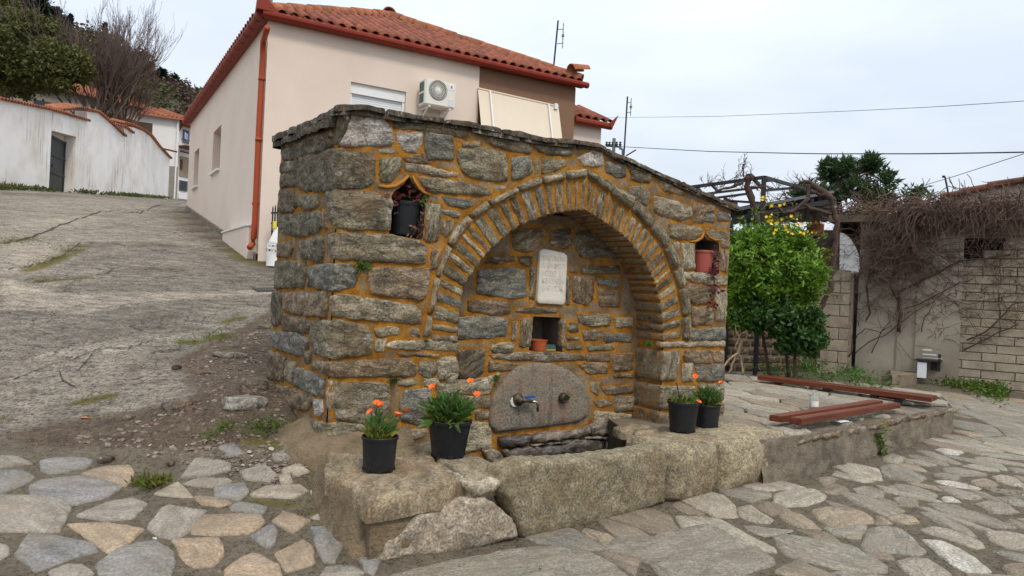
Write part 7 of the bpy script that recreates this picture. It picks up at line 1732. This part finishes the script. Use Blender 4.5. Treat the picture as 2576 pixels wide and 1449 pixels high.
def plant(e, p, H, rt, n, leafl, spread, hgt, mats=('poppy_leaf', 'poppy_yellow'), flowers=(), fr_=.023, ymix=.2):
    top = p+UP*H*.88; 
    for mt, k in ((mats[0], int(n*(1-ymix))), (mats[1], int(n*ymix))):
        a = RNG.uniform(0, 6.283, k); f = RNG.uniform(0, 1, k)**.6; h = RNG.uniform(0, 1, k); low = mt == mats[1]
        C = np.stack([top.x+np.cos(a)*f*(rt*.5+spread*h*.6), top.y+np.sin(a)*f*(rt*.5+spread*h*.6), top.z+h*hgt*(.35 if low else 1)*(1-.45*f)], 1); d = np.stack([np.cos(a)*f, np.sin(a)*f, np.full(k, .9)], 1)
        V, F = leaves(C, k, leafl, up=.1, dirs=d, aspect=.30); np_obj('foliage', V, F, M[mt], e)
    m = MB()
    for x, y, dy in flowers:
        q = at(x, y, p.y+dy); b = top+Vector((random.gauss(0, rt*.3), random.gauss(0, rt*.3), 0)); m.tube([b, b+(q-b)*.55+UP*.02, q-UP*.004], .0022, 5); petal_cup(e, q-UP*fr_*.4, fr_*random.uniform(.9, 1.15))
    for _ in range(16):
        a = random.uniform(0, 6.28); b = top+Vector((math.cos(a), math.sin(a), 0))*rt*.4; m.tube([b, b+Vector((math.cos(a)*spread*.5, math.sin(a)*spread*.5, hgt*.55)), b+Vector((math.cos(a)*spread*.8, math.sin(a)*spread*.8, hgt*random.uniform(.7, 1.05)))], .002, 4)
    m.build('stems', M['poppy_leaf'], e)
def potpx(xb, yb, yt, wt, wb, z):
    p = hitz(xb, yb, z); k = p.y/FPX; H = (yb-yt)*k*.97; rt = wt*k/2; rb = wb*k/2; d = Vector((p.x, p.y, 0)).normalized(); p = p+d*rb*.9; return Vector((p.x, p.y, z)), H, rt, rb
zz = zL+.018
p, H, rt, rb = potpx(952, 1190, 1100, 90, 78, zz); e = pot('flower_pot', p, H, rt, rb, 'black_plastic', 'black pot of orange flowers at the front of the left ledge', 'flower pot'); plant(e, p, H, rt, 330, .055, .07, .17, flowers=[(948, 1012, 0), (955, 1022, -.02), (933, 1034, 0), (1019, 1031, 0), (1002, 1042, 0), (960, 1016, .03)], ymix=.5)
p, H, rt, rb = potpx(1127, 1154, 1058, 111, 84, zz); e = pot('flower_pot', p, H, rt, rb, 'black_plastic', 'larger black pot with thick green foliage and orange flowers against the left pier', 'flower pot'); plant(e, p, H, rt, 900, .075, .13, .19, flowers=[(1088, 972, 0), (1184, 958, .02), (1200, 991, 0)], ymix=.12)
k_ = 14; a_ = RNG.uniform(0, 6.283, k_); C = np.stack([p.x+np.cos(a_)*rt*.8, p.y+np.sin(a_)*rt*.8, np.full(k_, p.z+H)], 1); V, F = leaves(C, k_, .12, up=-.1, dirs=np.stack([np.cos(a_), np.sin(a_), np.full(k_, .1)], 1), aspect=.3); np_obj('rim_leaves', V, F, M['poppy_leaf'], e)
m = MB(); top = p+UP*H
for x, y, l, mt in ((1090, 1052, .09, 'creeper_green'), (1150, 1062, .08, 'dead_leaf')):
    q = at(x, y, p.y-.10); V, F = leaves(np.array([tuple(q)]), 1, l, up=-.9, aspect=.5); np_obj('drooping_leaf', V, F, M[mt], e)
p, H, rt, rb = potpx(1716, 1088, 1010, 78, 62, .432); e = pot('flower_pot', p, H, rt, rb, 'black_plastic', 'black pot with a stick and yellowing plant right of the basin', 'flower pot'); plant(e, p, H, rt, 150, .06, .06, .06, flowers=[(1757, 1010, -.05)], ymix=.5)
a = p+UP*H*.85; MB().tube([a+Vector((-.02, -.03, 0)), at(1702, 964, p.y-.02)], .006, 6).build('stick', M['vine_bark'], e)
p, H, rt, rb = potpx(1778, 1078, 1018, 62, 54, .432); e = pot('flower_pot', p, H, rt, rb, 'black_plastic', 'smaller black pot with upright green plant at the right corner of the fountain', 'flower pot'); plant(e, p, H, rt, 420, .06, .08, .17, flowers=[(1749, 946, 0), (1814, 961, 0)], ymix=.1)
def in_niche(z, x, y, off): s, t_ = wpx(*P1(z, x, y), off); return WP(s, t_, off)
# pots standing in the two pointed niches and in the little square one
zb = niche_st[0][:, 1].min(); a = wpx(*P1('Z3', 925, 1000), -.11); b = wpx(*P1('Z3', 1140, 770), -.11); s0_ = wpx(*P1('Z3', 948, 748), -.11)[0]; s1_ = wpx(*P1('Z3', 1138, 770), -.11)[0]
pc_ = C0+F_*((s0_+s1_)/2-.006)+N_*(-.10)+UP*(zb+.028); Hn = wpx(*P1('Z3', 1040, 756), -.02)[1]-zb-.025; rn = (s1_-s0_)/2*1.16
e = pot('niche_pot', pc_, Hn, rn, rn*.80, 'black_plastic', 'black pot with dark red creeping plant in the left pointed niche', 'flower pot', feet=False)
def creep(e, pts, n, sz, mat, off, sp=.02):
    P = np.array([tuple(in_niche(z, x, y, off)) for z, x, y in pts]); idx = RNG.integers(0, len(P), n); C = P[idx]+RNG.normal(size=(n, 3))*sp; V, F = leaves(C, n, sz, up=-.1, droop=.2, aspect=.5); return np_obj('foliage', V, F, M[mat], e)
creep(e, [('Z3', x, y) for x, y in ((960, 700), (1000, 690), (1040, 720), (1080, 680), (1120, 730), (1200, 690), (1230, 700), (990, 740), (1060, 650))], 60, .045, 'purple_leaf', .01); creep(e, [('Z3', x, y) for x, y in ((1160, 740), (1180, 750), (1080, 705), (1220, 720))], 50, .035, 'poppy_leaf', .015); creep(e, [('Z3', x, y) for x, y in ((1080, 990), (1120, 1010), (1150, 980), (1160, 1030), (945, 800), (935, 840), (1140, 950))], 30, .04, 'purple_dull', .02); creep(e, [('Z3', x, y) for x, y in ((1160, 850), (1165, 900), (1160, 950))], 20, .03, 'purple_dull', .01)
zb = niche_st[1][:, 1].min(); s0_ = wpx(*P1('Z6', 856, 832), -.07)[0]; s1_ = wpx(*P1('Z6', 968, 838), -.07)[0]; Hn = wpx(*P1('Z6', 905, 832), -.0)[1]-zb-.012
e = pot('niche_pot', C0+F_*((s0_+s1_)/2)+N_*(-.085)+UP*(zb+.014), Hn, (s1_-s0_)/2*.97, (s1_-s0_)/2*.80, 'red_plastic', 'red pot with a trailing purple plant in the right pointed niche', 'flower pot', feet=False)
creep(e, [('Z6', x, y) for x, y in ((980, 840), (985, 870), (1000, 900), (1005, 860), (990, 910))], 46, .045, 'purple_dull', .02); creep(e, [('Z6', x, y) for x, y in ((955, 960), (975, 980), (985, 960), (1000, 1070), (985, 1060), (1015, 1090))], 40, .055, 'purple_leaf', .05, .012); creep(e, [('Z6', x, y) for x, y in ((990, 1010), (985, 1040), (975, 1120), (970, 1160), (985, 1180), (1000, 1190), (965, 1190))], 34, .045, 'purple_leaf', .045, .010)
MB().tube([in_niche('Z6', x, y, .035) for x, y in ((965, 838), (985, 900), (985, 1000), (992, 1060), (975, 1180))], .003, 5).build('trailing_stem', M['vine_bark'], e)
zb = SMALLN[:, 1].min(); sA = wpx(*P1('Z7', 568, 180), -RC-.06)[0]; sB = wpx(*P1('Z7', 648, 182), -RC-.06)[0]; tA = wpx(*P1('Z7', 605, 180), -RC-.06)[1]
BN = lambda s, t_, d: C0+F_*s+UP*t_+N_*(d-RC)
pot('small_pot', BN((sA+sB)/2, zb+.004, -.08), tA-zb, (sB-sA)/2, (sB-sA)/2*.8, 'orange_plastic', 'small orange pot in the square hole under the plaque', 'flower pot', feet=False)
sp_ = wpx(*P1('Z7', 668, 220), -RC-.04)[0]; sg = empty('sponge', BN(sp_, zb, -.05), 'yellow sponge with dark scouring side in the square hole beside the orange pot', 'sponge'); ax_ = (F_*.8+N_*.35).normalized(); ay = (N_*.8-F_*.35+UP*.0).normalized(); az = ax_.cross(ay); tl_ = Matrix.Rotation(R(28), 3, ax_); ay, az = tl_ @ ay, tl_ @ az
MB().box(BN(sp_, zb+.030, -.05), ax_*.045, ay*.03, az*.011).build('foam', M['sponge'], sg); MB().box(BN(sp_, zb+.030, -.05)+(az if az.z > 0 else -az)*.014, ax_*.045, ay*.03, az*.003).build('scourer', M['cover_teal'], sg)
# taps on the spout slab
sl_ = lambda z, x, y, d: BN(*wpx(*P1(z, x, y), -RC+.06), d)
tapn = empty('water_tap', sl_('Z7', 500, 500, .06), 'weathered water tap with a blue lever, left of the plugged pipe', 'tap'); c_ = sl_('Z7', 492, 500, .05)
MB().lathe(c_, [(0, .0), (.052, .0), (.055, .012), (.045, .03), (.03, .035), (.028, .07), (0, .075)], 12, N_).build('flange', M['brass_old'], tapn, smooth=True); MB().lathe(c_-F_*.03-UP*.02, [(0, .0), (.045, .0), (.04, .012), (0, .016)], 9, N_).build('plaster_patch', M['marble'], tapn)
a = c_+N_*.07; b = a+F_*.10-UP*.012; MB().tube([a-N_*.02, a+F_*.02, a+F_*.05, b], [.020, .022, .016, .015], 10).build('body', M['brass_old'], tapn, smooth=True)
MB().tube([b, b+F_*.045-UP*.004, b+F_*.062-UP*.02, b+F_*.064-UP*.055], [.013, .013, .014, .012], 10).build('spout', M['chrome'], tapn, smooth=True); MB().tube([b+F_*.064-UP*.055, b+F_*.064-UP*.085], .011, 10).build('nozzle', M['black_metal'], tapn)
MB().bar(a+F_*.035+UP*.025, a+F_*.125+UP*.028, .024, .016).build('lever', M['blue'], tapn); MB().tube([a+F_*.04, a+F_*.04+UP*.03], .008, 8).build('stem', M['chrome'], tapn)
c_ = sl_('Z7', 735, 490, .05); st_ = empty('pipe_stub', c_, 'rusty plugged pipe stub with a green sprout, right of the tap', 'pipe'); MB().lathe(c_, [(0, 0), (.045, 0), (.048, .02), (.038, .05), (.026, .055), (.022, .03), (0, .03)], 12, N_).build('collar', M['brass_old'], st_, smooth=True); MB().bar(c_+N_*.055-F_*.03, c_+N_*.055+F_*.03+UP*.012, .02, .02).build('plug', M['black_metal'], st_)
V, F = leaves(np.array([tuple(c_+N_*.06+F_*.02+UP*.03)]*16)+RNG.normal(size=(16, 3))*.012, 16, .03, up=.5, aspect=.5); np_obj('sprout', V, F, M['grass'], st_)
# ------------------------------------------------------------------ sack, railing and grate by the house
sx, szz = hpx(690, 640, .5); sk = empty('cement_sack', fr(sx, szz, .5), 'white printed sack slumped against the house behind the fountain', 'sack')
V = []; F = []; nu, nv = 12, 10; x0, x1 = hpx(671, 620, .5)[0], hpx(712, 620, .5)[0]; zt2 = hpx(690, 530, .5)[1]; zm = hpx(690, 592, .5)[1]; zb2 = hpx(690, 642, .5)[1]; zb2 = min(zb2, tz(*fr(sx, 0, .5)[:2])+.0)
for j in range(nv+1):
    f = j/nv; z = zb2+(zt2-zb2)*f; hwid = (x1-x0)/2*(1.0 if f < .38 else max(.22, 1-(f-.38)*1.5)); cx_ = (x0+x1)/2+.20*max(0, f-.38)
    for i in range(nu):
        a = 2*math.pi*i/nu; k = 1+.07*mnoise.noise(Vector((i*1.3, j*1.1, 3))); V.append(fr(cx_+hwid*math.cos(a)*k, z, .5+.16*(1-f*.6)*math.sin(a)*k))
for j in range(nv):
    for i in range(nu): F.append((j*nu+i, j*nu+(i+1) % nu, (j+1)*nu+(i+1) % nu, (j+1)*nu+i))
F.append(tuple(nv*nu+i for i in range(nu))); bag = obj('bag', V, F, M['sack'], sk, smooth=True)
m = MB()
for s, sc, px in (('Πολύ', .055, (685, 614)), ('Λεπτό', .055, (686, 621)), ('Επισκευ', .07, (688, 633))):
    tv, tf = text_mesh(s, sc, .001); q = hpx(*px, .665); m.add([fr(q[0]+v.x, q[1]+v.y, .665+v.z) for v in tv], tf)
m.build('printing', M['ink'], bag); q = hpx(701, 566, .56); MB().box(fr(q[0]-.05, q[1], .56), HF*.05, HN*.004, UP*.06).build('yellow_mark', M['yellow_ink'], bag)
rl_ = empty('iron_railing', fr(hpx(690, 590, .9)[0], hpx(690, 590, .9)[1], .35), 'short black iron railing with knobbed bars behind the fountain corner', 'railing')
for k in range(7):
    s, z1_ = hpx(687+k*6.2, 518-k*2.0, .35); z0_ = hpx(683+k*6.2, 588, .35)[1]; MB().tube([fr(s, z0_-.6, .35), fr(s, z1_-.05, .35), fr(s, z1_, .35)], [.014, .014, .005], 6).build('bar', M['black_metal'], rl_)
for y in (536, 562, 583): a, b = hpx(682, y, .35), hpx(730, y-3, .35); MB().bar(fr(a[0], a[1], .35), fr(b[0], b[1], .35), .03, .03).build('rail', M['black_metal'], rl_)
gq = [ground(x, y, .012) for x, y in ((636, 726), (712, 724), (712, 731), (650, 733))]; gr_ = empty('drain_grate', gq[0], 'narrow iron drain grate in the road beside the fountain', 'drain')
n = 14; m = MB()
for i in range(n+1): f = i/n; MB().bar(gq[0]+(gq[1]-gq[0])*f+UP*.004, gq[3]+(gq[2]-gq[3])*f+UP*.004, .018, .02).build('bar', M['grate'], gr_)
MB().bar(gq[0], gq[1], .03, .02).build('frame', M['grate'], gr_); MB().bar(gq[3], gq[2], .03, .02).build('frame', M['grate'], gr_)
# ------------------------------------------------------------------ rocks, pebbles, weeds, dead leaf
def rock(px, w, h, label, col, seed, rx=1.0, mat='schist'):
    c = ground(*px); k = c.y/FPX; a, b = w*k/2, w*k/2*rx; hh = h*k*.85; bm = bmesh.new(); bmesh.ops.create_icosphere(bm, subdivisions=3, radius=1)
    for v in bm.verts:
        n_ = 1+.30*mnoise.noise(v.co*1.4+Vector((seed*9.1, 0, 0)))+.12*mnoise.noise(v.co*4+Vector((seed, 3, 0))); q = v.co*n_; q.z = max(-.55, min(.62, q.z)); v.co = Vector((q.x*a, q.y*b, q.z*hh))
    bm.verts.index_update(); V = [v.co+c+UP*hh*.25 for v in bm.verts]; F = [tuple(v.index for v in f.verts) for f in bm.faces]; bm.free()
    tag(obj('rock', V, F, M[mat], M=Matrix.Translation(c), smooth=True, color=col), label, 'rock')
zq = lambda x, y: (x*.4629, 469.6+y*.4629)
rock(zq(1375, 1110), 80, 42, 'brown rock with an orange stain lying against the left side of the fountain', (.19, .15, .115), 1, .6); rock(zq(1330, 1195), 112, 34, 'pale flat slate slab on the earth left of the fountain', (.30, .275, .235), 2, .5); rock(zq(970, 1200), 72, 36, 'grey rock on the earth bank, leftmost of the large ones', (.21, .175, .14), 3, .6); rock(zq(1040, 1216), 36, 14, 'reddish flat stone leaning on the grey rock', (.20, .12, .095), 4, .5); rock(zq(962, 990), 24, 14, 'small dark stone at the upper edge of the earth bank', (.09, .08, .065), 5); rock(zq(1120, 1022), 28, 12, 'small reddish stone above the large rocks', (.22, .13, .10), 6, .6); rock(zq(1435, 772), 34, 13, 'flat stone at the foot of the fountain beside the road', (.17, .15, .12), 7, .5); rock(P1('Z9', 880, 512), 38, 20, 'dark earth clod at the edge of the left paving', (.13, .10, .075), 8); rock(P1('Z9', 1415, 535), 20, 14, 'small brown clod above the left paving', (.12, .09, .07), 9); rock(zq(700, 1265), 26, 14, 'small grey stone alone on the earth', (.20, .17, .14), 10); rock(zq(1250, 925), 80, 16, 'long half-buried slate on the upper earth bank', (.22, .19, .155), 12, .4); rock(P1('Z9', 1280, 1160), 14, 8, 'white pebble between the left paving stones', (.6, .58, .53), 11)
PV, PF = [], []; cnt = 0
pools = [[(700, 790), (560, 860), (450, 920), (520, 1000), (330, 1060), (150, 1110), (330, 1140), (560, 1190), (700, 1230), (790, 1180), (720, 1050), (690, 960)]]
while cnt < 9000:
    x, y = random.uniform(100, 800), random.uniform(790, 1240)
    if cnt > 7600: x, y = random.uniform(420, 860), random.uniform(1060, 1440)
    elif not inpoly([(x, y)], pools[0])[0]: continue
    p = ground(x, y); r = random.lognormvariate(-4.85, .7) if cnt <= 7600 else random.lognormvariate(-5.0, .4); r = min(r, .035); b = len(PV); rot = Matrix.Rotation(random.uniform(0, 6.28), 3, 'Z')
    for v in ((1, 0, .1), (0, .8, .1), (-.9, 0, 0), (0, -.8, .1), (0, 0, .55), (.6, .5, .35), (-.5, -.5, .35)): q = rot @ Vector((v[0]*random.uniform(.7, 1.2), v[1]*random.uniform(.6, 1.1), v[2])); PV.append(p+q*r)
    PF += [(b, b+5, b+4), (b+5, b+1, b+4), (b+1, b+2, b+4), (b+2, b+6, b+4), (b+6, b+3, b+4), (b+3, b, b+4), (b, b+1, b+5), (b+2, b+3, b+6)]; cnt += 1
t = NT('pebble'); g = t.n('ShaderNodeNewGeometry').outputs['Random Per Island']; t.set(col=t.ramp(g, (0, (.10, .075, .055)), (.35, (.19, .15, .115)), (.7, (.23, .19, .15)), (.93, (.20, .13, .10)), (1, (.42, .38, .32))), rough=.9, spec=.2)
tag(obj('pebbles', PV, PF, t.m, kind='stuff'), 'loose pebbles and grit over the earth bank', 'gravel')
def blades(px, n, sz, sp, asp=.12):
    p = ground(*px); C = np.array(p)+RNG.normal(size=(n, 3))*np.array((sp, sp, 0)); C[:, 2] = terrain(C[:, 0], C[:, 1])+RNG.uniform(0, .02, n); return leaves(C, n, sz, up=.45, aspect=asp)
def weed_stuff(name, L, mat, label, cat, kind='stuff'):
    Vs, Fs, off = [], [], 0
    for a in L: V, F = blades(*a); Vs.append(V); Fs.append(F+off); off += len(V)
    tag(np_obj(name, np.concatenate(Vs), np.concatenate(Fs), M[mat], kind=kind), label, cat)
weed_stuff('grass', [(P1('Z9', 2180, 255), 260, .06, .075), (P1('Z9', 2300, 230), 140, .05, .05), (P1('Z9', 1860, 250), 110, .05, .04), (P1('Z9', 1740, 315), 70, .035, .03), (zq(1180, 822), 220, .055, .11), (zq(1010, 850), 160, .05, .13), (zq(1462, 1045), 60, .04, .03), (zq(1490, 757), 60, .05, .05), (zq(1280, 722), 90, .05, .12), (zq(1130, 1362), 60, .03, .03), (zq(1225, 1320), 70, .04, .04)], 'grass', 'green grass tufts on the earth and road left of the fountain', 'grass')
weed_stuff('moss', [(zq(105, 292), 260, .05, .28), (zq(40, 305), 160, .05, .25), (zq(375, 352), 260, .045, .16), (zq(395, 335), 100, .04, .12), (zq(300, 392), 180, .045, .10), (zq(225, 422), 160, .045, .12), (zq(215, 515), 140, .04, .09), (zq(590, 405), 60, .04, .12), (zq(460, 1178), 120, .03, .07), (zq(550, 1150), 90, .03, .08), (zq(20, 1270), 70, .03, .05), (P1('Z11', 2250, 650), 160, .03, .10), (P1('Z11', 2380, 680), 140, .03, .09), (P1('Z9', 1000, 540), 50, .02, .04), (P1('Z9', 960, 830), 40, .02, .03)], 'moss', 'mossy growth in the cracks of road and paving', 'moss')
Vs, Fs, off = [], [], 0
for k in range(46):
    a = random.uniform(0, 1)**.8*(WTOP+1.5)+.2 if k > 8 else random.uniform(-1, 3)
    if DO[0][0]-.1 < a < DO[1][0]+.1: continue
    p = WW(a, 0, .12+random.uniform(0, .12)); n = random.randint(30, 90); C = np.array(p)+RNG.normal(size=(n, 3))*np.array((.22, .22, 0)); C[:, 2] = terrain(C[:, 0], C[:, 1])+RNG.uniform(0, .10, n); V, F = leaves(C, n, .15, up=.6, aspect=.35); Vs.append(V); Fs.append(F+off); off += len(V)
tag(np_obj('wall_foot_weeds', np.concatenate(Vs), np.concatenate(Fs), M['weed'], kind='stuff'), 'scrubby weeds along the foot of the whitewashed wall', 'weeds')
p = ground(*P1('Z9', 1265, 700)); w_ = empty('weed', p, 'olive green weed growing beside the left paving stones', 'weed'); C = np.array(p)+RNG.normal(size=(240, 3))*np.array((.05, .045, .012))+np.array((0, 0, .015)); V, F = leaves(C, 240, .055, up=.55, aspect=.25); np_obj('leaves', V, F, M['moss'], w_); V, F = leaves(C[:90], 90, .06, up=.7, aspect=.2); np_obj('leaves', V, F, M['grass'], w_)
q = hit(*P1('Z11', 1015, 190), TA, Vector((TBp.y-TA.y, -(TBp.x-TA.x), 0)).normalized()); w_ = empty('weed', Vector((q.x, q.y, .1)), 'bright green weed sprouting from the terrace wall', 'weed'); C = np.array(q)+np.array((.0, -.05, 0))+RNG.normal(size=(260, 3))*np.array((.045, .03, .11)); V, F = leaves(C, 260, .045, up=.2, aspect=.5); np_obj('leaves', V, F, M['grass'], w_)
p = ground(*zq(468, 1264)); V = [p+Vector(v)*.9 for v in ((-.05, 0, .012), (-.02, .03, .02), (.01, .012, .012), (.09, .035, .018), (.03, -.002, .012), (.06, -.025, .016), (.0, -.015, .014), (-.02, -.04, .018))]; tag(obj('fallen_leaf', V, [(0, 1, 2, 6), (2, 3, 4), (4, 5, 6), (2, 4, 6), (0, 6, 7)], M['dead_leaf']), 'fallen orange plane leaf on the road in the left foreground', 'leaf')
q = hitz(*P1('Z10', 2240, 0), 0)
for px, lb in ((P1('Z8', 2250, 1430), 'small green weed in the paving at the bottom edge'), (P1('Z8', 1490, 1390), 'tiny green sprout in the slab below the ledge')):
    p = ground(*px); V, F = leaves(np.array(p)+RNG.normal(size=(30, 3))*.008, 30, .028, up=.4, aspect=.45); tag(np_obj('sprout', V, F, M['poppy_leaf']), lb, 'sprout')
